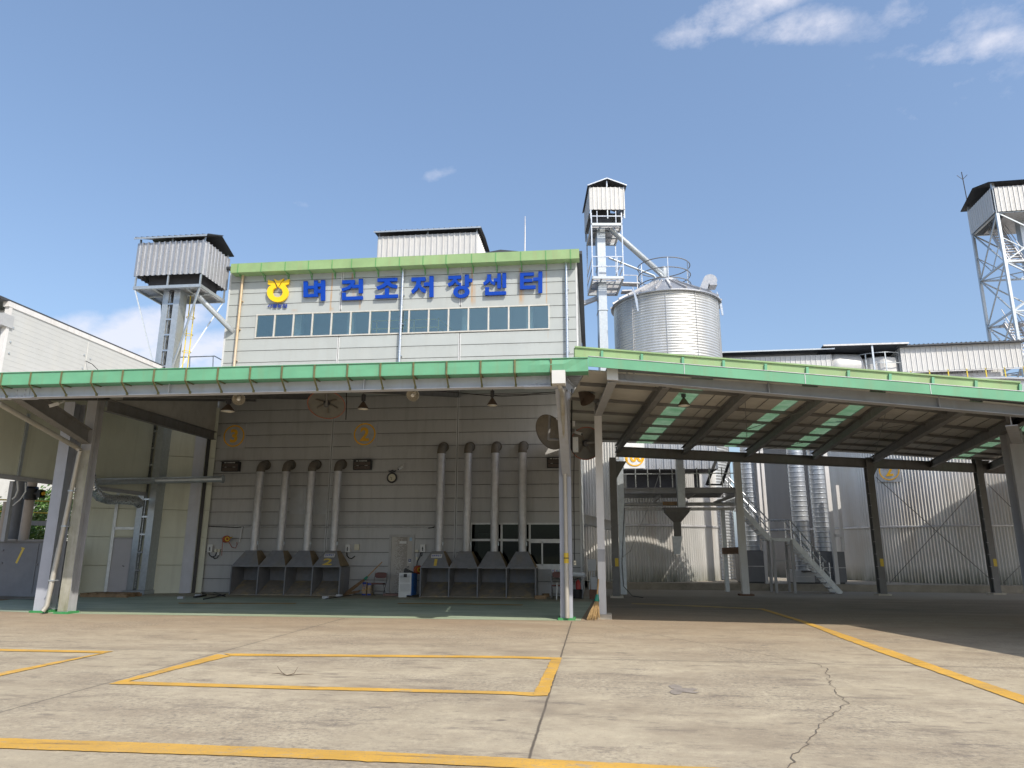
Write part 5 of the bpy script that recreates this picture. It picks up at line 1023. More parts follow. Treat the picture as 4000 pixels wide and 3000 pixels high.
def cabin(parent,xa,xb,ya,yb,z0,z1,zr,m='galv_cabin',pitch=.232,over=.14,ridge='x',depth=.035,h=.42):
    P('cabin_sheet',m,parent,lambda b:b.corr((xa,ya,z0),(xb-xa,0,0),(0,0,z1-z0),pitch,depth,(0,-1,0),.34,.008))
    P('cabin_sheet',m,parent,lambda b:b.corr((xb,ya,z0),(0,yb-ya,0),(0,0,z1-z0),pitch,depth,(1,0,0),.28,.01))
    P('cabin_sheet',m,parent,lambda b:b.corr((xa,yb,z0),(0,ya-yb,0),(0,0,z1-z0),pitch,depth,(-1,0,0),.28,.01))
    P('cabin_sheet',m,parent,lambda b:b.corr((xb,yb,z0),(xa-xb,0,0),(0,0,z1-z0),pitch,depth,(0,1,0),.28,.01))
    for x,y in [(x,y) for x in (xa+.03,xb-.03) for y in (ya+.035,yb-.035)]+[((xa+xb)/2,ya+.04)]: P('cabin_post','galv',parent,lambda b:b.box(x-.028,x+.028,y-.028,y+.028,z0-.5,zr))
    ym=(ya+yb)/2;xm=(xa+xb)/2
    if ridge=='x':
        P('cabin_roof','roof_dark',parent,lambda b:[b.add([(xa-over,y0,zr),(xb+over,y0,zr),(xb+over,ym,zr+h),(xa-over,ym,zr+h),(xa-over,y0,zr+.03),(xb+over,y0,zr+.03),(xb+over,ym,zr+h+.03),(xa-over,ym,zr+h+.03)],[(0,1,2,3),(4,5,6,7),(0,1,5,4),(1,2,6,5),(3,0,4,7)]) for y0 in (ya-over,yb+over)]+[b.tube([(x,ya-over-.005,zr+.035),(x,ym,zr+h+.035)],.022,6) for x in [xa-over+.05+pitch*k for k in range(int((xb-xa+2*over)/pitch)+1)]])
        P('roof_edge','galv',parent,lambda b:(b.box(xa-over,xb+over,ya-over-.02,ya-over,zr-.05,zr+.02)))
    else:
        P('cabin_roof','roof_dark',parent,lambda b:[b.add([(x0,ya-over,zr),(x0,yb+over,zr),(xm,yb+over,zr+h),(xm,ya-over,zr+h),(x0,ya-over,zr+.03),(x0,yb+over,zr+.03),(xm,yb+over,zr+h+.03),(xm,ya-over,zr+h+.03)],[(0,1,2,3),(4,5,6,7),(0,1,5,4),(1,2,6,5),(3,0,4,7)]) for x0 in (xa-over,xb+over)])
        P('roof_edge','galv_bright',parent,lambda b:(b.bar((xa-over,ya-over-.02,zr),(xm,ya-over-.02,zr+h),.04,.06),b.bar((xb+over,ya-over-.02,zr),(xm,ya-over-.02,zr+h),.04,.06),b.box(xm-.03,xm+.03,ya-.02,ya+.02,z1,zr+h-.04)))
cabin(et,PXa+.02,PXb-.02,PYa,PYb,cz0,cz1,cz1+.16,depth=.07)
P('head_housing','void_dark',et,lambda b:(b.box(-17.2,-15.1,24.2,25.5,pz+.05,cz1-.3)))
P('stay','galv',et,lambda b:(b.bar(V(PXa+.05,PYa+.05,pz-.1),V(xa+.05,24.4,8.05),.05,.05),b.bar(V(PXb-.05,PYa+.05,pz-.1),V(xa+.6,24.4,8.05),.06,.06),b.bar(V(PXb-.05,PYb-.05,pz-.1),V(xa+.6,24.7,8.05),.05,.05),b.bar(V(PXa+.05,PYb-.05,pz-.1),V(xa+.1,24.7,8.05),.05,.05)))
P('spout','galv',et,lambda b:b.tube([PY(24.6,762,1145),PY(25.4,885,1270),PY(26,930,1315)],.11,16),True)
P('caged_ladder','yellow_rail',et,lambda b:(b.tube([(xa+.80,24.85,8.2),(xa+.80,24.85,pz)],.02,6),b.tube([(xa+.95,24.95,8.2),(xa+.95,24.95,pz)],.02,6),[b.lathe([(.16+.012*math.cos(k*math.pi/3),.012*math.sin(k*math.pi/3)) for k in range(7)],(xa+.9,24.85,z),14) for z in (8.4,9.1,9.8,10.5)]),True)
# far roof handrail between tower and building
hr=M(); z_=9.0; hr.tube([PY(27,655,1397),PY(27,838,1391),PY(28.5,873,1410)],.025,8); 
for x in (742,833): hr.tube([PY(27,x,1392),PY(27,x-2,1440)],.02,6)
tag(hr.build('roof_handrail','galv',None,True,loc=PY(27,742,1440)),'thin silver handrail on roof between left tower and building','handrail')
# ------------------------------------------------------------------ olive panel wall with door
WA=Vector((-14.50,25.60,0));WB=Vector((-18.4,23.35,0)); wd=(WB-WA).normalized(); wn_=Vector((wd.y,-wd.x,0)); wn_=wn_ if wn_.y<0 else -wn_
ow_=thing('panel_annex','pale olive panel annex wall with grey door behind the left tower','annex wall',(-16,24.6,0))
L_=(WB-WA).length
def wp(px,py): return PL(WA,WB,px,py)
P('wall','beige_wall',ow_,lambda b:[b.hexa([WA+V(0,0,z0+.008),WB+V(0,0,z0+.008),WB-wn_*.1+V(0,0,z0+.008),WA-wn_*.1+V(0,0,z0+.008),WA+V(0,0,z0+.99),WB+V(0,0,z0+.99),WB-wn_*.1+V(0,0,z0+.99),WA-wn_*.1+V(0,0,z0+.99)]) for z0 in range(0,7)])
P('wall_backing','beige_wall',ow_,lambda b:b.hexa([WA-wn_*.101,WB-wn_*.101,WB-wn_*.14,WA-wn_*.14,WA-wn_*.101+V(0,0,6.95),WB-wn_*.101+V(0,0,6.95),WB-wn_*.14+V(0,0,6.95),WA-wn_*.14+V(0,0,6.95)]))
P('dark_gap_strip','black',ow_,lambda b:b.bar(WA+wd*.27+wn_*.03,WA+wd*.27+wn_*.03+V(0,0,6.2),.13,.05,tuple(wn_)))  # solid black bar stands in for the dark open gap at the corner
P('corner_flashing','steel_blue',ow_,lambda b:b.hexa([WA+wd*k+wn_*o+V(0,0,z) for z in (0,6.9) for k,o in ((.36,.02),(.75,.02),(.75,.001),(.36,.001))]))
a=wp(412,2310);q=wp(522,2310)
P('girt','galv',ow_,lambda b:(b.bar(a+wn_*.03+V(0,0,-a.z),V(a.x,a.y,6.3)+wn_*.03,.10,.06,tuple(wn_)),b.bar(V(a.x,a.y,2.30)+wn_*.03,V(q.x,q.y,2.30)+wn_*.03,.06,.10)))
d0=wp(412,2110);d1=wp(490,2110);  da=wp(418,2312);dbb=wp(492,2312)
dz=wp(450,2106).z
dd=P('door','grey_door',ow_,lambda b:b.hexa([V(da.x,da.y,.08)+wn_*.012,V(dbb.x,dbb.y,.08)+wn_*.012,V(dbb.x,dbb.y,.08),V(da.x,da.y,.08),V(da.x,da.y,dz)+wn_*.012,V(dbb.x,dbb.y,dz)+wn_*.012,V(dbb.x,dbb.y,dz),V(da.x,da.y,dz)]))
P('door_frame','steel',dd,lambda b:(b.bar(V(da.x,da.y,.05)+wn_*.02-wd*-.03,V(da.x,da.y,dz+.05)+wn_*.02-wd*-.03,.07,.05,tuple(wn_)),b.bar(V(dbb.x,dbb.y,.05)+wn_*.02-wd*.03,V(dbb.x,dbb.y,dz+.05)+wn_*.02-wd*.03,.07,.05,tuple(wn_)),b.bar(V(da.x,da.y,dz+.03)+wn_*.02,V(dbb.x,dbb.y,dz+.03)+wn_*.02,.05,.06)))
P('door_handle','dark',dd,lambda b:b.bar(wp(486,2212)+wn_*.05,wp(478,2210)+wn_*.05,.025,.025))
# ducts by the annex
du=thing('wall_duct','straight silver duct running across the annex to the building corner','duct',wp(600,1878))
P('duct_tube','galv',du,lambda b:(b.tube([PX(-16.0,352,1882),PX(-15.9,430,1880),PY(23.9,600,1877),PY(24.6,870,1871)],.115,18),b.lathe([(0,0),(.15,0),(.15,.05),(0,.05)],PY(24.6,868,1871),18,(1,.1,0))),True)
sd=thing('spiral_duct','bent flexible silver duct entering the left tower','duct',PY(23.4,450,1950))
def spir(b):
    pts=[PX(-15.95,345,1780),PX(-15.95,355,1870),PX(-15.95,366,1912),PX(-15.95,390,1940),PX(-16.0,425,1951),PX(-16.1,500,1953),PX(-16.2,530,1956),PX(-16.25,546,1970)]
    path=[]
    for i in range(len(pts)-1):
        for k in range(14): path.append(pts[i].lerp(pts[i+1],k/14))
    b.tube(path,[.155+.012*(1 if i%3==0 else (-.4 if i%3==1 else 0)) for i in range(len(path))],20)
P('duct_tube','galv_bright',sd,spir,True)
# pallet
pl_=thing('pallet','broken dark wooden pallet in front of the annex door','pallet',PZ(0,420,2332)); a=PZ(0,318,2332);q=PZ(0,512,2333)
P('deck','wood',pl_,lambda b:[b.box(a.x+ (q.x-a.x)*k/5,a.x+(q.x-a.x)*(k+.75)/5,a.y-.1,a.y+.75,.10,.13) for k in range(5)]); P('skid','wood',pl_,lambda b:[b.box(a.x,q.x,a.y-.08+.36*k,a.y+.02+.36*k,.005,.099) for k in range(3)])
# ------------------------------------------------------------------ grey shed on the far left
SX=-16.3
sh=thing('storage_shed','light grey ribbed panel shed rising behind the left end of the canopy','shed',(SX-3,20,0))
zt=8.36; zb_=3.5
P('side_wall','shed_wall',sh,lambda b:b.box(SX-.1,SX,17.2,24.35,6.25,zt-.12)); P('lower_wall','beige_wall',sh,lambda b:b.box(SX-.098,SX-.002,17.2,24.3,zb_+.1,6.249)); P('bottom_trim','steel',sh,lambda b:(b.box(SX-.14,SX+.03,17.15,24.3,zb_-.02,zb_+.09)))
P('wall_rib','shed_wall',sh,lambda b:[b.box(SX+.0005,SX+.003,17.22,24.34,6.3+.15*k,6.3+.15*k+.02) for k in range(13)])
P('roof_edge','steel_pale',sh,lambda b:(b.box(SX-.16,SX+.03,17.05,24.4,zt-.119,zt+.03),b.box(SX-.12,SX+.02,17.1,17.199,3.5,zt-.12)))
P('front_wall','shed_wall',sh,lambda b:b.box(SX-9,SX-.121,17.3,17.4,4.9,zt-.15)); P('roof','roof_dark',sh,lambda b:b.hexa([(SX-9,16.6,zt-.1),(SX-.02,16.6,zt+.031),(SX-.02,24.5,zt+.031),(SX-9,24.5,zt-.1),(SX-9,16.6,zt-.02),(SX-.02,16.6,zt+.1),(SX-.02,24.5,zt+.1),(SX-9,24.5,zt-.02)]))
P('wall_stud','galv',sh,lambda b:b.box(SX+.001,SX+.05,18.32,18.42,3.6,5.4))
P('screw_cap','galv',sh,lambda b:[b.lathe([(0,.02),(.03,.012),(.035,0)],PX(SX+.008,x,y),8,(1,0,0)) for x,y in ((52,1281),(41,1336),(35,1380),(329,1387),(353,1402),(322,1438))])
P('seam_sealant','white',sh,lambda b:b.bar(PX(SX+.01,346,1337),PX(SX+.01,330,1445),.03,.006,(1,0,0)))
P('cable','black',sh,lambda b:b.tube([PX(SX+.02,335,1410),PX(SX+.25,360,1422),PX(SX+.4,385,1447)],.012,6))
P('vent_box','fill',sh,lambda b:b.box(PY(17.0,-20,1225).x,PY(17.0,26,1225).x,16.9,17.28,PY(17,10,1272).z,PY(17,10,1226).z))
# ------------------------------------------------------------------ equipment under the shed
tk=thing('hopper_tank','grey steel tank with yellow painted stroke at the far left','tank',(-17.5,21.3,0))
Yk=21.2; a=PY(Yk,-160,2312);q=PY(Yk,175,2118)
P('shell','tank',tk,lambda b:b.box(a.x,q.x,Yk,Yk+1.4,.1,q.z)); P('stiffener','tank',tk,lambda b:(b.box(PY(Yk,140,2200).x-.02,PY(Yk,140,2200).x+.02,Yk-.02,Yk-.001,.2,q.z-.05),[b.box(PY(Yk,x,y).x-.05,PY(Yk,x,y).x+.05,Yk-.03,Yk-.001,PY(Yk,x,y).z-.02,PY(Yk,x,y).z+.03) for x,y in ((10,2150),(5,2200),(142,2148),(142,2205),(125,2285))]))
P('lid_edge','steel_dark',tk,lambda b:b.box(a.x,q.x+.05,Yk-.06,Yk+1.4,q.z+.001,q.z+.05)); P('painted_stroke','spray',tk,lambda b:(b.bar(PY(Yk-.004,92,2141),PY(Yk-.004,63,2200),.004,.07,(1,0,0)),b.bar(PY(Yk-.004,83,2140),PY(Yk-.004,96,2143),.004,.04)))
P('skid','steel_dark',tk,lambda b:b.box(a.x,q.x,Yk+.1,Yk+1.2,.02,.099))
def vpipe(x0,y0,x1,y1,Yp,r,m,name,label,fl=()):
    p=PY(Yp,x0,y0);qq=PY(Yp,x1,y1); x=(p.x+qq.x)/2; t=thing(name,label,'pipe',(x,Yp,qq.z),'vertical process pipes under the shed'); P('pipe_tube',m,t,lambda b:b.tube([(x,Yp,p.z),(x,Yp,qq.z)],r,16),True)
    for y in fl: z=PY(Yp,(x0+x1)/2,y).z; P('flange','dark',t,lambda b:b.lathe([(0,-.03),(r*1.35,-.03),(r*1.35,.03),(0,.03)],(x,Yp,z),16),True)
    return t
vpipe(128,1860,93,2118,22.,.15,'pinkpipe','process_pipe','beige vertical pipe with black valve above the grey tank',(1905,1945))
vpipe(75,1860,55,2118,22.6,.19,'tank','process_pipe','thick dark vertical pipe left of the valve pipe')
vpipe(30,1960,5,2118,22.8,.13,'pinkpipe','process_pipe','short beige pipe nearest the left picture edge')
vv=thing('gate_valve','black motorised gate valve on the beige pipe','valve',PY(21.9,125,1925)); c=PY(21.9,122,1928)
P('valve_body','black',vv,lambda b:(b.lathe([(0,-.22),(.2,-.2),(.2,.16),(.14,.22),(0,.22)],c,16),b.tube([c+V(.1,0,0),c+V(.42,0,.0)],.10,12),b.box(c.x+.3,c.x+.42,c.y-.12,c.y+.12,c.z-.14,c.z+.12)),True); P('end_cap','amber',vv,lambda b:b.lathe([(0,0),(.06,0),(.06,.06),(0,.06)],c+V(.42,0,0),12,(1,0,0)))
vp=M(); vp.ibeam(PY(20.6,-30,1900)-V(0,0,1.8),PY(20.6,50,1880)-V(0,0,0),.1,.1) if False else vp.bar(PY(20.9,52,1880),PY(20.9,15,2115),.13,.13,(0,1,0)); tag(vp.build('support_post','steel',None,loc=PY(20.9,15,2115)),'slim grey post in front of the process pipes','post')
wc=M(); wc.tube([PY(20.8,68,1880),PY(20.8,70,1915),PY(20.8,60,1940),PY(20.8,48,1950)],.025,8); wc.tube([PY(20.8,100,1885),PY(20.8,100,1920),PY(20.8,80,1950),PY(20.8,50,1975)],.02,8); tag(wc.build('white_hose','white',None,True,loc=PY(20.8,70,1915)),'white hoses hanging beside the slim grey post','hose')
yr=M(); 
for y in (1954,2000): yr.tube([PY(23.5,-60,y-4),PY(23.5,260,y+6)],.025,8)
for x in (58,128,205): yr.tube([PY(23.5,x,1952),PY(23.5,x-8,2045)],.02,8)
tag(yr.build('yellow_railing','yellow_rail',None,True,loc=PY(23.5,100,2045)),'yellow pipe railing behind the process pipes on the left','railing')
wk=thing('pipe_walkway','grey steel walkway carrying the yellow railing on the left','walkway',PY(23.2,100,2050)); P('beam','steel',wk,lambda b:b.bar(PY(23.2,-60,2040),PY(23.2,265,2046),.2,.16)); P('mesh_panel','dark',wk,lambda b:b.box(PY(23.1,-60,2060).x,PY(23.1,70,2060).x,23.15,23.18,PY(23.1,0,2062).z,PY(23.1,0,2046).z)); P('lower_beam','pinkpipe',wk,lambda b:(b.bar(PY(22.,-60,2110),PY(22.,66,2111),.12,.09),b.bar(PY(22.,106,2113),PY(22.,200,2113),.12,.09)))
fw_=M(); fw_.box(-60,-20,38,38.4,0,7.5); tag(fw_.build('far_wall','farwall',None,loc=(-40,38,0)),'pale sunlit building wall far behind the left pipes','wall')
def bush(c,rx_,ry_,rz_,n,m,label,seed):
    rn=random.Random(seed); c=Vector(c); t=thing('bush',label,'bush',(c.x,c.y,0),'bushes behind the left pipes'); 
    def f(b):
        cl=[Vector((rn.gauss(0,.5)*rx_,rn.gauss(0,.5)*ry_,rn.uniform(-.9,.9)*rz_)) for _ in range(26)]
        for k in range(n):
            o=c+rn.choice(cl)+Vector((rn.gauss(0,1),rn.gauss(0,1),rn.gauss(0,1)))*.22
            if o.z<.05: continue
            s_=rn.uniform(.05,.11); a=Vector((rn.gauss(0,1),rn.gauss(0,1),rn.gauss(0,1))).normalized(); d=a.orthogonal().normalized(); e=a.cross(d)
            b.add([o-d*s_,o+e*s_*.5,o+d*s_,o-e*s_*.5],[(0,1,2,3)])
    P('foliage',m,t,f); P('stem','twig',t,lambda b:[b.tube([(c.x,c.y,0),(c.x+rn.uniform(-.5,.5)*rx_,c.y+rn.uniform(-.3,.3),c.z+.3*rz_)],[.03,.01],5) for _ in range(5)])
bush((-26.5,28.5,1.9),2.2,1.2,1.9,5200,'leaf','dark green bush at the left edge behind the pipes',3); bush((-23.2,28.,1.7),1.9,1.2,1.6,5200,'leaf2','yellow green bush behind the valve pipe',4); bush((-24.6,30.,2.2),2.2,1.2,2.0,4200,'leaf','tall green bush between the other two bushes',6)
gr=M(); gr.poly([(-60,26,.004),(-19.3,26,.004),(-19.3,38,.004),(-60,38,.004)]); struct(gr.build('grass_verge',mat('grass_green',(.09,.15,.04),.8,0,.3,6)))
# ================================================================== ROOFTOP
rb=thing('roof_box','long white corrugated rooftop housing above the green eaves','roof housing',(-5,29,13))
Yr=29.; a=PY(Yr,1475,1000);q=PY(Yr,1864,990); zt1=PY(Yr,1670,912).z; zb1=13.0
cabin(rb,a.x,q.x,Yr,Yr+2.4,zb1+.05,zt1-.05,zt1+.12,'white_sheet',.25,.18,'x',.035,.10)
rd=M(); rd.add([PY(32,1885,988),PY(32,1955,975),PY(32,2055,984),PY(34,2055,984),PY(34,1955,975),PY(34,1885,988)],[(0,1,4,5),(1,2,3,4)]); rd.add([PY(32,1885,988),PY(32,1955,975),PY(32,2055,984),PY(32,2055,992),PY(32,1885,996)],[(0,1,2,3,4)])
tag(rd.build('roof_vent','roof_dark',None,loc=PY(32,1955,990)),'low dark gabled roof vent right of the rooftop housing','roof vent')
an=M(); an.tube([PY(27.5,2050,990),PY(27.5,2051,905),PY(27.5,2051,845)],[.03,.025,.012],8); tag(an.build('antenna_mast','galv_dull',None,True,loc=PY(27.5,2050,990)),'thin vertical mast on the roof right of centre','mast')
# ================================================================== TALL SILO + ELEVATOR
YS=36.5; sa=PY(YS,2400,1380);sb_=PY(YS,2820,1380); RS=(sb_.x-sa.x)/2*.985; CX=(sa.x+sb_.x)/2; ze=PY(YS,2600,1150).z-.15
cs=Vector((CX,YS,0))
# eave height from the visible front rim
ze=PY(YS-RS,2610,1128).z
ts=thing('tall_silo','tall bright horizontally ribbed silo with conical roof and ring railing','silo',(CX,YS,0))
def tall(b):
    pr=[];z=0.3;pt=.14
    while z<ze-.02:
        for k in range(4): pr.append((RS+.014*math.sin(k*math.pi/2),z+pt*k/4))
        z+=pt
    b.lathe(pr,cs,96)
P('shell','silo_tall',ts,tall,True,None)
P('shell_seam','galv_dull',ts,lambda b:[b.box(-.01,.01,0,.0,0,0) for _ in ()] or [b.bar(cs+V(RS*math.sin(a)*1.012,-RS*math.cos(a)*1.012,.3),cs+V(RS*math.sin(a)*1.012,-RS*math.cos(a)*1.012,ze-.05),.03,.012,(math.cos(a),math.sin(a),0)) for a in (-.75,-.1,.45,1.1)])
rcl=.72; zc_=ze+1.28
rfz=P('cone_roof','galv_cabin',ts,lambda b:(b.lathe([(RS+.16,ze-.10),(RS+.16,ze-.03),(rcl,zc_)],cs,24),b.lathe([(RS+.16,ze-.10),(RS+.0,ze-.02)],cs,48)),False)
P('roof_rib','galv_dull',rfz,lambda b:[b.bar(cs+V((RS+.18)*math.sin(a),-(RS+.18)*math.cos(a),ze+.02),cs+V(rcl*math.sin(a),-rcl*math.cos(a),zc_+.03),.06,.09) for a in [2*math.pi*k/24 for k in range(24)]])
P('roof_collar','galv_bright',ts,lambda b:b.lathe([(rcl+.05,zc_-.1),(rcl+.05,zc_+.16),(rcl-.05,zc_+.2),(0,zc_+.2)],cs,32),True)
def ring(b,r,z,t=.025): b.lathe([(r+t*math.cos(k*math.pi/3),t*math.sin(k*math.pi/3)) for k in range(7)],cs+V(0,0,z),48)
rr=1.40; zrail=zc_+1.0
P('ring_railing','steel_dark',ts,lambda b:(ring(b,rr,zrail),ring(b,rr,zrail-.55),ring(b,rr,zc_-.12)),True); P('railing_post','galv_bright',ts,lambda b:[b.bar(cs+V(rr*math.sin(a),-rr*math.cos(a),zc_-.25),cs+V(rr*math.sin(a),-rr*math.cos(a),zrail),.06,.04,(math.cos(a),math.sin(a),0)) for a in (-1.1,.05,1.0,1.9,2.8,-2.0,-2.9)])
def gooseneck(b):
    c=PY(YS-.8,2770,1105); w=.75
    pts=[]
    for k in range(13): a=math.pi*(1.0-k/12*1.15); pts.append((.52*math.cos(a)*1.1,.52*math.sin(a)*1.05))
    outl=[(-.95,-.75)]+[(-.62,.0)]+pts[1:]+[(.56,-.42),(-.05,-.42),(-.12,-.22),(-.25,-.75)]
    b.prism([c+V(x*.62+.0,-w/2,z*.62) for x,z in outl],(0,w,0))
P('roof_ventilator','galv_cabin',ts,gooseneck)
for x,y in ((2476,1160),(2806,1178)):
    p=PY(YS-RS*(.9 if x<2500 else .25),x,y); P('bracket_fin','galv_bright',ts,lambda b:b.prism([p+V(dx,0,dz) for dx,dz in ((-.06,.55),(-.02,.55),(.18,-.15),(.22,-.75),(.14,-.75),(.06,-.2))],(0,.06,0)))
# elevator tower beside it
YE=35.5; ev=thing('grain_elevator','slender silver elevator tower with corrugated cabin beside the tall silo','elevator tower',(1.4,YE,0))
ea=PY(YE,2343,1350).x;ebx=PY(YE,2376,1350).x
P('elevator_leg','galv',ev,lambda b:(b.box(ea,ebx,YE,YE+.9,.2,PY(YE,2360,880).z),[b.box(ea-.03,ebx+.04,YE-.03,YE+.93,z,z+.05) for z in (PY(YE,2360,1213).z,PY(YE,2360,1042).z)]))
fa=PY(YE-.6,2308,1082);fbp=PY(YE-.6,2434,1082)
zpl=fa.z; xl,xr=fa.x,fbp.x; yf=YE-.6; back=PZ(zpl,2290,1165); yb=yf+2.6
def plat(z,m='galv'):
    return lambda b:(b.box(xl,xr,yf,yf+.07,z-.14,z),b.box(xl,xr,yb-.07,yb,z-.14,z),b.box(xl,xl+.07,yf+.07,yb-.07,z-.14,z),b.box(xr-.07,xr,yf+.07,yb-.07,z-.14,z),b.box(xl+.07,xr-.07,yf+.9,yf+.97,z-.13,z-.01),b.box(xl+.07,xr-.07,yf+1.7,yf+1.77,z-.13,z-.01),b.box((xl+xr)/2-.35,(xl+xr)/2-.3,yf+.07,yf+.9,z-.12,z-.01))
z2=PY(yf,2370,872).z
for z in (zpl,z2):
    p=P('platform','galv',ev,plat(z)); P('grating','galv_dull',p,lambda b:[b.box(xl+.07,xr-.07,y,y+.025,z-.04,z-.012) for y in [yf+.1+.08*k for k in range(30)] if not(YE-.05<y<YE+.0)])
P('tower_frame','galv_bright',ev,lambda b:[b.bar((x,y,zpl-.1),(x,y,z2+.6),.06,.06,(0,1,0)) for x in (xl+.03,xr-.03) for y in (yf+.03,yb-.03)]+[b.bar((xl,yf+.02,z),(xr,yf+.02,z),.05,.05) for z in (zpl+.55,zpl+1.1)]+[b.bar((x,yf,z),(x,yb,z),.05,.05) for x in (xl+.03,xr-.03) for z in (zpl+.55,zpl+1.1)]+[b.bar((x,yf+.02,zpl),(x,yf+.02,zpl+1.1),.04,.04,(0,1,0)) for x in (xl+(xr-xl)*.2,xl+(xr-xl)*.8)]+[b.bar((xl,yf+.02,z2+.4),(xr,yf+.02,z2+.4),.05,.05)]+[b.bar((x,yf+.02,z2),(x,yf+.02,z2+.7),.04,.04,(0,1,0)) for x in (xl+(xr-xl)*.2,xl+(xr-xl)*.8)])
cz0=PY(yf,2370,820).z; cz1=PY(yf,2370,733).z; xcl=PY(yf,2299,780).x;xcr=PY(yf,2436,780).x
cabin(ev,xcl,xcr,yf,yb+.4,cz0,cz1,cz1+.05,'white_sheet',.235,.12,'y')
P('head_housing','dark',ev,lambda b:b.box(ea-.25,ebx+.3,YE-.1,YE+1.2,z2+.05,cz0+.3))
P('spout','galv',ev,lambda b:(b.tube([PY(YE,2385,895),PY(YS-.2,2590,1060),PY(YS,2602,1072)],.16,16),b.lathe([(.24,.25),(.24,-.1),(.14,-.55)],PY(YS,2602,1055),14)),True); P('thin_pipe','galv',ev,lambda b:b.tube([PY(YE,2378,1008),PY(YS-.4,2560,1070),PY(YS-.4,2567,1078),PY(YS-.4,2568,1092)],.06,10),True)
P('link_walkway','galv_dull',ev,lambda b:(b.bar(PY(YE+.5,2435,1108),PY(YE+.5,2500,1108),.5,.06),b.bar(PY(YE+.3,2436,1073),PY(YE+.3,2492,1072),.03,.03),b.bar(PY(YE+.3,2430,1140),PY(YE+.3,2470,1137),.5,.06),b.bar(PY(YE+.3,2492,1072),PY(YE+.3,2494,1125),.04,.04,(0,1,0))))
P('lower_brace','galv_dull',ev,lambda b:b.bar(PY(YE+1,2285,1190),PY(YE+1,2345,1165),.3,.2))
ev.rotation_euler.z=R(6.0)
# ================================================================== FAR RIGHT STEEL TOWER
sta=PY(46,3894,831); zt_=sta.z; stb=PZ(zt_,3801,919); stc=PZ(zt_,4000,824); stc=sta+(stc-sta).normalized()*5.0; std=stb+(stc-sta)
sw_=thing('steel_tower','tall lattice steel tower with stairs and corrugated cabin at far right','lattice tower',(sta.x,sta.y,0))
legs=[sta,stb,std,stc]
P('tower_leg','galv',sw_,lambda b:[b.bar(V(p.x,p.y,0),V(p.x,p.y,zt_+2.2),.17,.17,(0,1,0)) for p in legs])
lv=[3,6.4,9.8,13.2,16.6,20.0,zt_]
def brace(b):
    for i in range(4):
        p=legs[i];q=legs[(i+1)%4]
        for k,(za,zb) in enumerate(zip(lv[:-1],lv[1:])):
            m=(p+q)/2; zm=(za+zb)/2
            b.bar(V(p.x,p.y,za),V(q.x,q.y,za),.11,.11)
            b.bar(V(p.x,p.y,za),V(q.x,q.y,zb),.075,.075); b.bar(V(q.x,q.y,za),V(p.x,p.y,zb),.075,.075)
            if k%2: b.bar(V(m.x,m.y,za),V(p.x,p.y,zm),.05,.05); b.bar(V(m.x,m.y,za),V(q.x,q.y,zm),.05,.05)
        b.bar(V(p.x,p.y,zt_),V(q.x,q.y,zt_),.14,.14)
    for k,z in enumerate(lv[:-1]):
        b.bar(V(sta.x,sta.y,z),V(std.x,std.y,z),.06,.06); b.bar(V(stb.x,stb.y,z),V(stc.x,stc.y,z),.06,.06)
P('bracing','galv',sw_,brace)
for k,(za,zb) in enumerate(zip(lv[:-1],lv[1:])):
    if k%2==0: continue
    d=(stb-sta); o=(stc-sta).normalized(); s0=sta+d*.75+o*.6;s1=sta+d*.15+o*.6; a=V(s0.x,s0.y,zb); c=V(s1.x,s1.y,za)
    def stairs(b):
        for s_ in (0,.8):
            b.bar(a+o*s_,c+o*s_,.06,.22); b.bar(a+o*s_+V(0,0,1),c+o*s_+V(0,0,1),.04,.04); b.bar(a+o*s_+V(0,0,.5),c+o*s_+V(0,0,.5),.03,.03)
        for i in range(14): p=a.lerp(c,(i+.5)/14); b.bar(p,p+o*.8,.24,.04)
        b.hexa([p+V(0,0,zz) for zz in (-.06,0) for p in (a,a+o*1.6,a+o*1.6+d*.2,a+d*.2)])
    P('stair_flight','galv_dull',sw_,stairs)
for dx in (-.6,.5): P('inner_duct','galv',sw_,lambda b:b.box(std.x*.5+sta.x*.5+dx,std.x*.5+sta.x*.5+dx+.5,sta.y+1.2,sta.y+1.7,0,zt_+1))
ztop=PY(46,3890,735).z
d1=(stb-sta);d2=(stc-sta); n1=d1.cross(V(0,0,1)).normalized(); n1=n1 if n1.x<0 else -n1; n2=d2.cross(V(0,0,1)).normalized(); n2=n2 if n2.y<0 else -n2
P('cabin_sheet','white_sheet',sw_,lambda b:b.corr(stb+n1*.15,-d1,V(0,0,ztop-zt_),.30,.04,n1,.28,.01)); P('cabin_sheet','white_sheet',sw_,lambda b:b.corr(sta+n2*.15,d2,V(0,0,ztop-zt_),.30,.04,n2,.28,.01)); P('cabin_sheet','white_sheet',sw_,lambda b:b.corr(stb-n2*.15,d2,V(0,0,ztop-zt_),.30,.04,-n2,.28,.01)); P('cabin_sheet','white_sheet',sw_,lambda b:b.corr(stc-n1*.15,d1,V(0,0,ztop-zt_),.30,.04,-n1,.28,.01))
ze1=ztop+.25
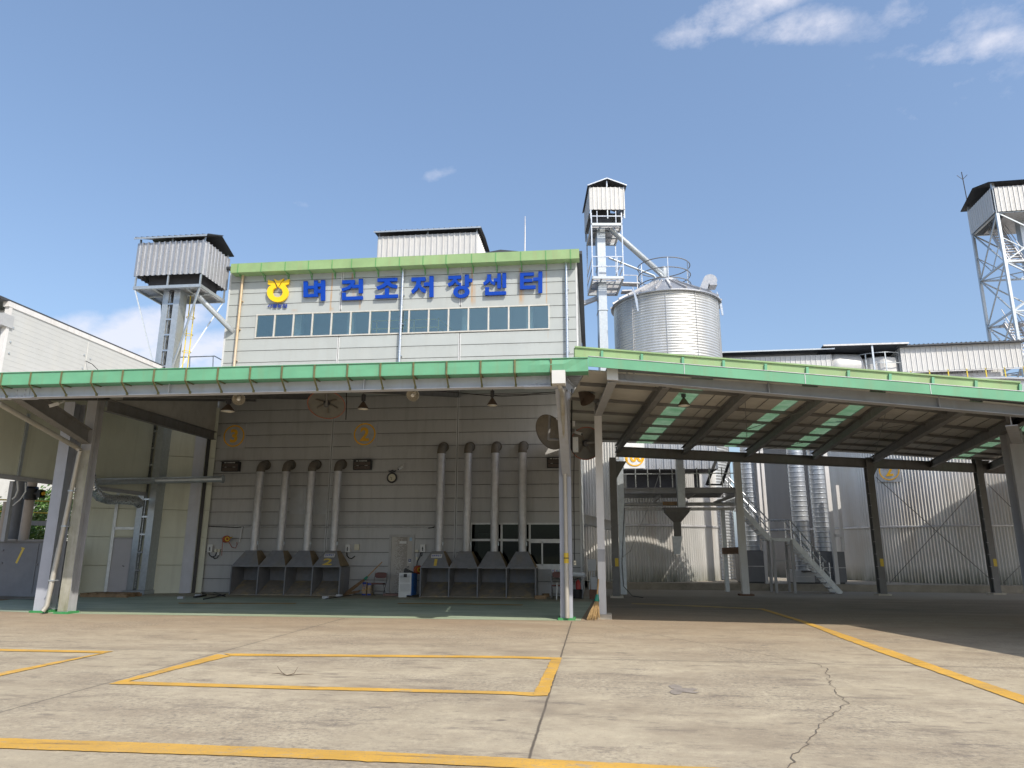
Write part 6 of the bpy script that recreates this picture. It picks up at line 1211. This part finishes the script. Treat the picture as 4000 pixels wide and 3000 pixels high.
def sroof(b):
    e1=d1.normalized()*.4;e2=d2.normalized()*.4; up1=.7
    A=sta-e1-e2+V(0,0,ze1-zt_);B=stb+e1-e2+V(0,0,ze1-zt_);C=stc-e1+e2+V(0,0,ze1-zt_);D=std+e1+e2+V(0,0,ze1-zt_); m0=(A+B)/2+V(0,0,up1);m1=(C+D)/2+V(0,0,up1)
    b.add([A,m0,m1,C],[(0,1,2,3)]); b.add([B,m0,m1,D],[(0,1,2,3)]); b.add([A+V(0,0,.04),m0+V(0,0,.04),m1+V(0,0,.04),C+V(0,0,.04)],[(0,1,2,3)]); b.add([B+V(0,0,.04),m0+V(0,0,.04),m1+V(0,0,.04),D+V(0,0,.04)],[(0,1,2,3)])
P('cabin_roof','roof_dark',sw_,sroof); P('lightning_rod','dark',sw_,lambda b:(b.tube([stb+V(0,0,ztop-zt_),stb+V(-.1,0,ztop-zt_+3.2)],.03,6),[b.tube([stb+V(-.1,0,ztop-zt_+2.6),stb+V(s_*.35-.1,0,ztop-zt_+2.95)],.02,5) for s_ in (-1,1)]))
for z in (zt_,lv[3]): P('landing','galv_dull',sw_,lambda b:b.hexa([V(p.x,p.y,z+dz) for dz in (-.08,0) for p in (sta+d2*.1,stc,std,stb+d2*.25)]))
# ================================================================== GALLERIES ABOVE THE RIGHT CANOPY
YQ=44.
cg=thing('conveyor_gallery','raised white corrugated conveyor gallery with yellow railing at right','gallery',PY(YQ,3750,1450))
a=PY(YQ,3511,1358);b_=PY(YQ,3988,1338);c=PY(YQ,3527,1453);d=PY(YQ,4003,1434)
P('side_sheet','white_sheet',cg,lambda b:b.corr(c,d-c,V(0,0,a.z-c.z),.30,.035,(0,-1,0),.16,.008)); P('roof','roof_dark',cg,lambda b:b.hexa([a+V(-.2,-.3,0),b_+V(.2,-.3,0),b_+V(.2,2.6,.2),a+V(-.2,2.6,.2),a+V(-.2,-.3,.08),b_+V(.2,-.3,.08),b_+V(.2,2.6,.28),a+V(-.2,2.6,.28)])); P('roof_ridge','roof_dark',cg,lambda b:[b.tube([a.lerp(b_,k/26)+V(0,-.31,.09),a.lerp(b_,k/26)+V(0,2.6,.29)],.035,6) for k in range(27)])
P('side_sheet','white_sheet',cg,lambda b:b.corr(c+V(0,2.2,0),d-c,V(0,0,a.z-c.z),.30,.035,(0,1,0),.16,.008)); P('end_sheet','white_sheet',cg,lambda b:b.corr(c,V(0,2.2,0),V(0,0,a.z-c.z),.30,.035,(-1,0,0),.16,.008))
P('walkway_beam','galv_dull',cg,lambda b:(b.bar(c+V(.0,0,-.62),d+V(.6,0,-.72),.25,.14),b.bar(c+V(0,2.2,-.62),d+V(.6,2.2,-.72),.25,.14))); [P('railing_post','yellow_rail',cg,lambda b:b.bar(c.lerp(d,(k+.4)/6.5)+V(0,-.05,-.6),c.lerp(d,(k+.4)/6.5)+V(0,-.05,.02),.06,.05,(0,1,0))) for k in range(7)]; P('railing_rail','galv_dull',cg,lambda b:b.bar(c+V(0,-.05,-.06),d+V(.3,-.05,-.06),.05,.05)); P('conveyor_box','galv_dull',cg,lambda b:b.bar(c+V(1.2,.7,-.35),d+V(-1.2,.7,-.4),.7,.45)); P('support_leg','steel_dark',cg,lambda b:[b.bar(V(p.x,p.y+1,0),V(p.x,p.y+1,p.z-.7),.3,.3,(0,1,0)) for p in (c.lerp(d,.2),c.lerp(d,.85))])
lg=thing('left_gallery','low white corrugated gallery right of the tall silo','gallery',PY(YQ,3000,1400)); a=PY(YQ,2760,1392);b_=PY(YQ,3246,1376)
lg.name='roof_gallery'; ORG[lg.name]=PY(YQ,3000,1400)
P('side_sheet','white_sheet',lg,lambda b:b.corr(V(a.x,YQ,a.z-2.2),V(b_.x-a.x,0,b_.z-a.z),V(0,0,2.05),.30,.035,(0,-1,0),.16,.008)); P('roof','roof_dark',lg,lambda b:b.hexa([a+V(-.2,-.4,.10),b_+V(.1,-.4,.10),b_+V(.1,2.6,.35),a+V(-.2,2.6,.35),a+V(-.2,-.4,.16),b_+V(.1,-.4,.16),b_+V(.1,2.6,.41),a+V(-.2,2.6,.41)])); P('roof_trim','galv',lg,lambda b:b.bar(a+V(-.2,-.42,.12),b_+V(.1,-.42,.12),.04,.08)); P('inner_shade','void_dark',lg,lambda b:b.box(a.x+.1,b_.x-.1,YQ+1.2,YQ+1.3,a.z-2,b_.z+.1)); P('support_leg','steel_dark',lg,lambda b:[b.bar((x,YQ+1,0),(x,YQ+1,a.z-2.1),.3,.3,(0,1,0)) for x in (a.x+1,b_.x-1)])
ml=thing('lean_to_roof','dark open lean to roof over white tank tops','shelter',PY(YQ,3380,1400)); a=PY(YQ-.5,3215,1352);b_=PY(YQ-.5,3550,1342); e=PY(YQ+4,3250,1405);f_=PY(YQ+4,3500,1400)
P('roof','roof_dark',ml,lambda b:b.hexa([a,b_,V(b_.x,YQ+4,b_.z-.55),V(a.x,YQ+4,a.z-.55),a+V(0,0,.06),b_+V(0,0,.06),V(b_.x,YQ+4,b_.z-.49),V(a.x,YQ+4,a.z-.49)])); P('roof_trim','galv_dull',ml,lambda b:b.bar(a+V(0,-.03,.03),b_+V(0,-.03,.03),.05,.1)); P('back_sheet','roof_dark',ml,lambda b:b.box(a.x,b_.x,YQ+4,YQ+4.1,a.z-3.6,a.z-.5)); P('post','galv_bright',ml,lambda b:[b.bar(PY(YQ-.4,x,1350),V(PY(YQ-.4,x,1350).x,YQ-.4,9),.10,.10,(0,1,0)) for x in (3405,)]+[b.bar(V(a.x+.3,YQ+3.8,9),V(a.x+.3,YQ+3.8,a.z-.6),.1,.1,(0,1,0))]); P('base_deck','steel_dark',ml,lambda b:b.box(a.x,b_.x,YQ-.5,YQ+4,8.9,9.0)); P('support_leg','steel_dark',ml,lambda b:[b.bar((x,y,0),(x,y,8.9),.3,.3,(0,1,0)) for x in (a.x+.3,b_.x-.3) for y in (YQ,YQ+3.6)])
tt=thing('round_tank','round white tank top with ring railing under the lean to','tank',PY(YQ+1,3430,1440)); cc=PY(YQ+1.5,3415,1425); P('shell','white_sheet',tt,lambda b:b.lathe([(1.5,-3),(1.5,.1),(1.3,.2),(0,.25)],cc,12),False); P('ring_railing','galv',tt,lambda b:[b.lathe([(1.75+.03*math.cos(k*math.pi/3),z+.03*math.sin(k*math.pi/3)) for k in range(7)],cc,32) for z in (.35,-.3)],True); P('railing_post','galv',tt,lambda b:[b.bar(cc+V(1.75*math.sin(a_),-1.75*math.cos(a_),-1.2),cc+V(1.75*math.sin(a_),-1.75*math.cos(a_),.35),.06,.06,(0,1,0)) for a_ in [k*math.pi/5 for k in range(10)]])
t2=thing('pressure_tank','horizontal white tank end left of the round tank top','tank',PY(YQ+.5,3300,1440)); cc2=PY(YQ+.8,3290,1436); P('shell','white_sheet',t2,lambda b:b.lathe([(0,-1.2),(.5,-1.1),(.78,-.8),(.85,-.5),(.85,.9),(.5,1.2),(0,1.25)],cc2,24,(1,.15,0)),True)
# ================================================================== SILOS BEHIND THE RIGHT CANOPY
YK=31.; zk=PY(YK,2800,2278).z
kb=M(); kb.box(-.3,40,YK,YK+16,0,zk); kb_=kb.build('silo_plinth','plinth',None,loc=(10,YK,0)); tag(kb_,'long low weathered concrete plinth carrying the ribbed silos','plinth')
def vsilo(name,label,cx,cy,r,z0,z1,m,pitch=.095,amp=.034,dome=1.2,a0=-math.pi,a1=math.pi,extras=True):
    t=thing(name,label,'silo',(cx,cy,0),'vertically ribbed silos behind the right canopy'); nw=int(2*math.pi*r/pitch); n=nw*4
    def f(b):
        vs=[];fs=[]; lev=[z0,(z0+z1)/2,z1]
        for z in lev:
            for k in range(n):
                a=2*math.pi*k/n; q=r+(amp,.3*amp,-amp,-.3*amp)[k%4]; vs.append((cx+q*math.sin(a),cy-q*math.cos(a),z))
        for i in range(2):
            for k in range(n): fs.append((i*n+k,i*n+(k+1)%n,(i+1)*n+(k+1)%n,(i+1)*n+k))
        b.add(vs,fs)
    P('shell',m,t,f,True); P('roof','galv_cabin',t,lambda b:b.lathe([(r+.15,z1-.05),(r+.15,z1+.02),(.4,z1+dome),(0,z1+dome)],(cx,cy,0),40))
    P('hoop','galv_dull',t,lambda b:b.lathe([(r+amp,2.62),(r+amp+.03,2.63),(r+amp+.03,2.70),(r+amp,2.71)],(cx,cy,0),80),True)
    return t
s1=vsilo('ribbed_silo','brownish ribbed silo behind the steel hopper platform',1.72,36.1,4.45,zk,9.0,'silo',.125)
smd=vsilo('ribbed_silo','dull grey ribbed silo set back between stair and spiral ducts',13.3,41.,4.5,zk,9.0,'silo_mid',.085)
X2=37.4*math.tan(R(24.6))
s2=vsilo('ribbed_silo','big ribbed silo with curved shadow and circled 2 at right',X2,37.6,5.6,zk,9.0,'silo',.125)
# plate 2 on the big silo
def silo_plate(t,cx,cy,r,x0,x1,y0,y1,num,c_px,rr_):
    ctr=Vector((cx,cy,0)); pa=None
    def hit(x,y):
        d=ray(x,y); o=EYE-ctr; a=d.x**2+d.y**2; b_=2*(o.x*d.x+o.y*d.y); c=o.x**2+o.y**2-r*r; D=b_*b_-4*a*c
        return EYE+d*((-b_-math.sqrt(max(0,D)))/(2*a))
    p=hit((x0+x1)/2,(y0+y1)/2); n=Vector((p.x-cx,p.y-cy,0)).normalized(); xd=Vector((-n.y,n.x,0)); 
    if xd.x<0: xd=-xd
    pl=lambda x,y: (lambda d: EYE+d*(((p+n*.06)-EYE).dot(n)/d.dot(n)))(ray(x,y))
    Q=[pl(x0,y1),pl(x1,y1),pl(x1,y0),pl(x0,y0)]
    P('plate',mat('plate_grey',(.40,.41,.42),.5),t,lambda b:b.prism(Q,n*-.02))
    c=pl(*c_px); 
    def f(b):
        for k in range(40):
            a=2*math.pi*k/40;e=2*math.pi*(k+1)/40; pp=[c+n*.004+(xd*math.cos(q)+V(0,0,1)*math.sin(q))*w for q,w in ((a,rr_),(e,rr_),(e,rr_*.88),(a,rr_*.88))]
            b.add(pp+[x+n*.006 for x in pp],[(4,5,6,7),(0,1,5,4),(2,3,7,6)])
        text(b,num,c+n*.008,0,rr_*1.15,tuple(xd),(0,0,1),.006,.03)
    P('numeral',mat('bright_amber',(.80,.42,.01),.5),t,f)
silo_plate(s2,X2,37.6,5.62,3430,3520,1790,1882,'2',(3473,1838),.44)
# ------------------------------------------------------------------ dryer house with circled 100
dh=thing('dryer_house','pale corrugated dryer house with circled 100 above the platform','dryer house',PY(30,2600,1820))
Yd=29.6; a=PY(Yd,2422,1834);b_=PY(Yd,2806,1834)
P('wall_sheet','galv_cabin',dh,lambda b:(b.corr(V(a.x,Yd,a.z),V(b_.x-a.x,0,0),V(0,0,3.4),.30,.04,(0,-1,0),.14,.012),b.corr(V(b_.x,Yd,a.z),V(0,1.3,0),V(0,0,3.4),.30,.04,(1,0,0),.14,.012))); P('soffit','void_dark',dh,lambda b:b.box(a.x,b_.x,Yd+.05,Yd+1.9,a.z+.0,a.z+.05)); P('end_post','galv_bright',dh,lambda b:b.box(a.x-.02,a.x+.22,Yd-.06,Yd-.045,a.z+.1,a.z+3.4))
pq=[PY(Yd-.07,2437,1832),PY(Yd-.07,2520,1832)]; P('plate',mat('plate_pale',(.66,.67,.67),.45),dh,lambda b:b.box(pq[0].x,pq[1].x,Yd-.09,Yd-.07,pq[0].z+.02,pq[0].z+1.4))
cN=PY(Yd-.1,2479,1784)
P('numeral',bpy.data.materials['bright_amber'],dh,lambda b:ringtext(b,'100',cN,.40,.05,.44,0,.01))
P('inner_void_box','void_dark',dh,lambda b:(b.box(a.x+.3,a.x+2.4,Yd+.8,Yd+.9,4.,a.z),b.box(a.x+3.1,a.x+3.3,Yd+.6,Yd+.8,4.,a.z)))  # near-black boxes put in as shade below the dryer house
# ------------------------------------------------------------------ hopper platform
YP_=27.5; hp=thing('hopper_platform','grey steel platform on posts carrying a hanging loading hopper','platform',(3,YP_,0))
la=PY(YP_,2425,2320);lb=PY(YP_,2450,2320); ra=PY(YP_,2902,2325);rb_=PY(YP_,2930,2325)
P('post','galv',hp,lambda b:b.box(la.x,lb.x,YP_,YP_+.25,0,PY(YP_,2430,1795).z)); P('post','steel_pale',hp,lambda b:b.box(ra.x,rb_.x,YP_,YP_+.25,.03,PY(YP_,2905,1800).z)); P('post','galv',hp,lambda b:(b.box(PY(30,2835,2300).x,PY(30,2851,2300).x,30,30.2,0,PY(30,2840,1990).z)))
P('post_base','rust',hp,lambda b:b.box(ra.x-.12,rb_.x+.14,YP_-.1,YP_+.35,0,.06))
zdeck=PY(YP_,2600,1903).z; P('deck_beam','steel',hp,lambda b:(b.ibeam((lb.x,YP_+.12,zdeck-.22),(ra.x,YP_+.12,zdeck-.22),.2,.12),b.ibeam((lb.x,YP_+2.6,zdeck-.22),(ra.x,YP_+2.6,zdeck-.22),.2,.12),b.ibeam(V(ra.x+.1,YP_+.3,zdeck-.22),V(ra.x+.1,30.2,zdeck-.22),.2,.12))); zl=PY(YP_+.1,2600,1967).z; P('lower_beam','galv_dull',hp,lambda b:(b.tube([(lb.x,YP_+.5,zl),(ra.x,YP_+.5,zl)],.07,10),b.bar((lb.x,YP_+.6,zl-.18),(ra.x,YP_+.6,zl-.18),.1,.12)))
P('deck','steel_dark',hp,lambda b:b.box(lb.x,ra.x,YP_+.2,YP_+2.6,zdeck-.019,zdeck)); P('cross_brace','steel',hp,lambda b:(b.bar(PY(YP_+.3,2580,1935),PY(YP_+.6,2553,1958),.1,.1),b.bar(PY(YP_+.3,2715,1925),PY(YP_+.6,2685,1945),.1,.1),b.bar(PY(YP_+.3,2890,1927),PY(YP_+1,2790,1965),.1,.1)))
zra=PY(YP_,2600,1850).z
P('railing','galv_bright',hp,lambda b:[b.bar((lb.x,YP_+.05,z),(ra.x,YP_+.05,z),.035,.035) for z in (zra,)]+[b.bar((x,YP_+.05,zdeck),(x,YP_+.05,zra+.22),.035,.035,(0,1,0)) for x in [lb.x+(ra.x-lb.x)*k/9 for k in range(1,9)]]); P('ladder_frame','black',hp,lambda b:(b.bar(PY(YP_+.6,2800,1790),PY(YP_+.5,2760,1895),.06,.1),b.bar(PY(YP_+.6,2850,1800),PY(YP_+.5,2818,1895),.06,.1),b.bar(PY(YP_+.5,2762,1893),PY(YP_+.5,2818,1893),.1,.06)))
yh=YP_-.2; c0=PY(yh,2595,1988);c1=PY(yh,2690,1988);n0=PY(yh,2627,2040);n1=PY(yh,2655,2040);o0=PY(yh,2632,2165);o1=PY(yh,2655,2165)
def hopper(b):
    w=(c1.x-c0.x);m=(c0.x+c1.x)/2; nz=n0.z; wn=(n1.x-n0.x)/2; h=w/2
    def ringq(hw,z,dx=0): return [(m+dx-hw,yh-hw*.6,z),(m+dx+hw,yh-hw*.6,z),(m+dx+hw,yh+hw*.6,z),(m+dx-hw,yh+hw*.6,z)]
    b.add(ringq(h,c0.z)+ringq(h,c0.z-.12)+ringq(wn,nz)+ringq(wn,PY(yh,2640,2095).z),[(i*4+k,i*4+(k+1)%4,i*4+4+(k+1)%4,i*4+4+k) for i in range(3) for k in range(4)])
    b.box(m-h-.06,m+h+.06,yh-h*.6-.04,yh+h*.6+.04,c0.z,c0.z+.04)
hpp=P('hopper','steel_dark',hp,hopper); P('hopper_spout','galv',hpp,lambda b:b.add([(n0.x-.03,yh-.12,PY(yh,2640,2095).z),(n1.x+.06,yh-.12,PY(yh,2640,2095).z),(n1.x+.06,yh+.12,PY(yh,2640,2095).z),(n0.x-.03,yh+.12,PY(yh,2640,2095).z),(o0.x,yh-.06,o0.z),(o1.x,yh-.06,o0.z),(o1.x,yh+.06,o0.z),(o0.x,yh+.06,o0.z)],[(0,1,5,4),(1,2,6,5),(2,3,7,6),(3,0,4,7)]))
P('feed_duct','galv',hp,lambda b:b.box(PY(yh,2645,1900).x,PY(yh,2674,1900).x,yh-.05,yh+.3,c0.z+.05,PY(yh,2650,1760).z)); P('wire_mesh','wood',hp,lambda b:b.box(PY(yh,2592,1965).x,PY(yh,2648,1965).x,yh+.3,yh+.33,PY(yh,2600,1972).z,PY(yh,2600,1957).z))
P('junction_pipe','rust',hp,lambda b:b.bar(PY(30,2830,2152),PY(27.6,2905,2150),.2,.25))
rp_=M(); pts=[PY(YP_-.1,2577,1845),PY(YP_-.1,2553,1920),PY(YP_-.1,2530,1988),PY(YP_-.1,2490,2080),PY(YP_-.1,2463,2152),PY(YP_-.1,2440,2170),PY(YP_-.2,2425,2185)]; rp_.tube(pts,.012,6); [rp_.lathe([(0,-.03),(.03,0),(0,.03)],p,6) for p in (pts[0],pts[2],pts[4])]; tag(rp_.build('pull_rope','rope',None,True,loc=pts[4]),'slack knotted rope tied from platform railing to the post','rope')
pc=M(); pc.tube([PY(YP_-.08,2440,1985),PY(YP_-.08,2434,2100),PY(YP_-.08,2430,2200),PY(YP_-.08,2436,2290),PZ(.02,2470,2328),PZ(.02,2512,2334)],.014,6); tag(pc.build('power_cable','black',None,True,loc=PZ(0,2470,2328)),'black cable running down the silver platform post to ground','cable')
# ------------------------------------------------------------------ stair
YW=29.4; ss=thing('steel_stair','silver steel stair with handrails descending right of the platform','stair',PY(YW,3200,2300))
S0=PY(YW,2850,1938);S1=PY(YW,3008,2108);S2=PY(YW,3092,2110);S3=PY(YW,3285,2316); S2.z=S1.z; S3.z=.0; wS=.8
def fl(b,a,c,n):
    for y in (0,wS): b.bar(a+V(0,y,0),c+V(0,y,0),.04,.2)
P('stringer','galv',ss,lambda b:(fl(b,S0,S1,9),fl(b,S2,S3,11),b.bar(S1,S2,.04,.12),b.bar(S1+V(0,wS,0),S2+V(0,wS,0),.04,.12)))
P('tread','galv_dull',ss,lambda b:[b.box(p.x-.13,p.x+.13,YW+.02,YW+wS-.02,p.z-.1,p.z-.07) for p in [S0.lerp(S1,(k+.5)/9) for k in range(9)]+[S2.lerp(S3,(k+.5)/11) for k in range(11)]]+[b.box(S1.x,S2.x,YW+.02,YW+wS-.02,S1.z+.02,S1.z+.05)])
P('landing_leg','steel',ss,lambda b:[b.bar((x,y,0),(x,y,S1.z),.09,.09,(0,1,0)) for x in (S1.x+.1,S2.x-.02) for y in (YW,YW+wS)]+[b.bar((S1.x+.1,YW,PY(YW,3020,2190).z),(S2.x,YW,PY(YW,3020,2190).z),.06,.07)])
hz=PY(YW,3020,2032).z-S1.z
def hrail(b):
    for y in (0,wS):
        o=V(0,y,hz); path=[S0+o,S1+o,S2+o,S3+o+V(-.45,0,.42)]; b.tube(path,.028,8); o=V(0,y,hz*.5); b.tube([S0+o,S1+o,S2+o,S3+o+V(-.35,0,.35)],.022,8)
        for p in [S0.lerp(S1,k/4) for k in range(5)]+[S2.lerp(S3,k/5) for k in range(5)]: b.tube([p+V(0,y,0),p+V(0,y,hz)],.024,8)
P('handrail','galv_bright',ss,hrail,True)
# ------------------------------------------------------------------ spiral ducts and fan boxes
def sduct(x0,x1,yt,yb,Ys,label,seed=0):
    c=PY(Ys,(x0+x1)/2,yb); r=(PY(Ys,x1,yb).x-PY(Ys,x0,yb).x)/2; t=thing('spiral_riser',label,'duct',(c.x,Ys,c.z),'vertical spiral ducts between the silos')
    def f(b):
        pr=[];z=c.z
        while z<7.5: pr+=[(r,z),(r,z+.15),(r+.022,z+.165),(r+.022,z+.19)]; z+=.205
        b.lathe(pr,(c.x,Ys,0),32)
    P('duct_tube','spiral',t,f,True,None); P('base_collar','dark',t,lambda b:b.lathe([(r+.05,c.z-.06),(r+.05,c.z),(r,c.z)],(c.x,Ys,0),24)); return c,r
sduct(2919,2970,1820,2150,31.6,'narrow silver spiral duct right of the platform post')
sduct(3112,3176,1820,2228,31.4,'left of the two thick silver spiral ducts')
sduct(3187,3250,1830,2153,32.0,'right of the two thick silver spiral ducts by the big silo')
def fanbox(x0,x1,y0,y1,Yb,label,m='tank'):
    a=PY(Yb,x0,y1);q=PY(Yb,x1,y0); t=thing('fan_box',label,'fan box',((a.x+q.x)/2,Yb,zk),'grey fan boxes on the plinth'); P('casing',m,t,lambda b:b.box(a.x,q.x,Yb,Yb+1.1,zk+.06,q.z)); P('foot','dark',t,lambda b:b.box(a.x+.05,q.x-.05,Yb+.1,Yb+1.,zk,zk+.059)); P('seam','galv_dull',t,lambda b:(b.box(a.x,q.x,Yb-.012,Yb-.001,(a.z+q.z)/2,(a.z+q.z)/2+.03),b.box(a.x-.002,a.x+.03,Yb-.012,Yb-.001,a.z,(a.z+q.z)/2-.001)))
fanbox(2896,2985,2152,2275,31.15,'grey fan box below the narrow spiral duct'); fanbox(3102,3180,2228,2280,31.1,'low grey fan box below the left thick duct','fill'); fanbox(3172,3298,2155,2283,31.25,'large grey fan box below the right thick duct')
chn=thing('channel_frame','tall cream steel channel frame beside the right thick duct','frame',PY(31.6,3270,2280)); P('post','steel_pale',chn,lambda b:(b.bar(V(PY(31.1,3254,2100).x,31.1,zk),V(PY(31.1,3254,2100).x,31.1,7),.16,.14,(0,1,0)),b.bar(V(PY(31.1,3290,2100).x,31.1,1.6),V(PY(31.1,3290,2100).x,31.1,4.3),.12,.10,(0,1,0)))); P('crossbar','steel_pale',chn,lambda b:b.bar(PY(31.08,3258,2092),PY(31.08,3292,2093),.1,.12))
ch2=thing('channel_frame','pair of pale steel channels right of the narrow spiral duct','frame',PY(31.3,2990,2280)); P('post','steel_pale',ch2,lambda b:[b.bar(V(PY(31.2,x,2100).x,31.2,zk),V(PY(31.2,x,2100).x,31.2,7),.12,.12,(0,1,0)) for x in (2982,3000)])
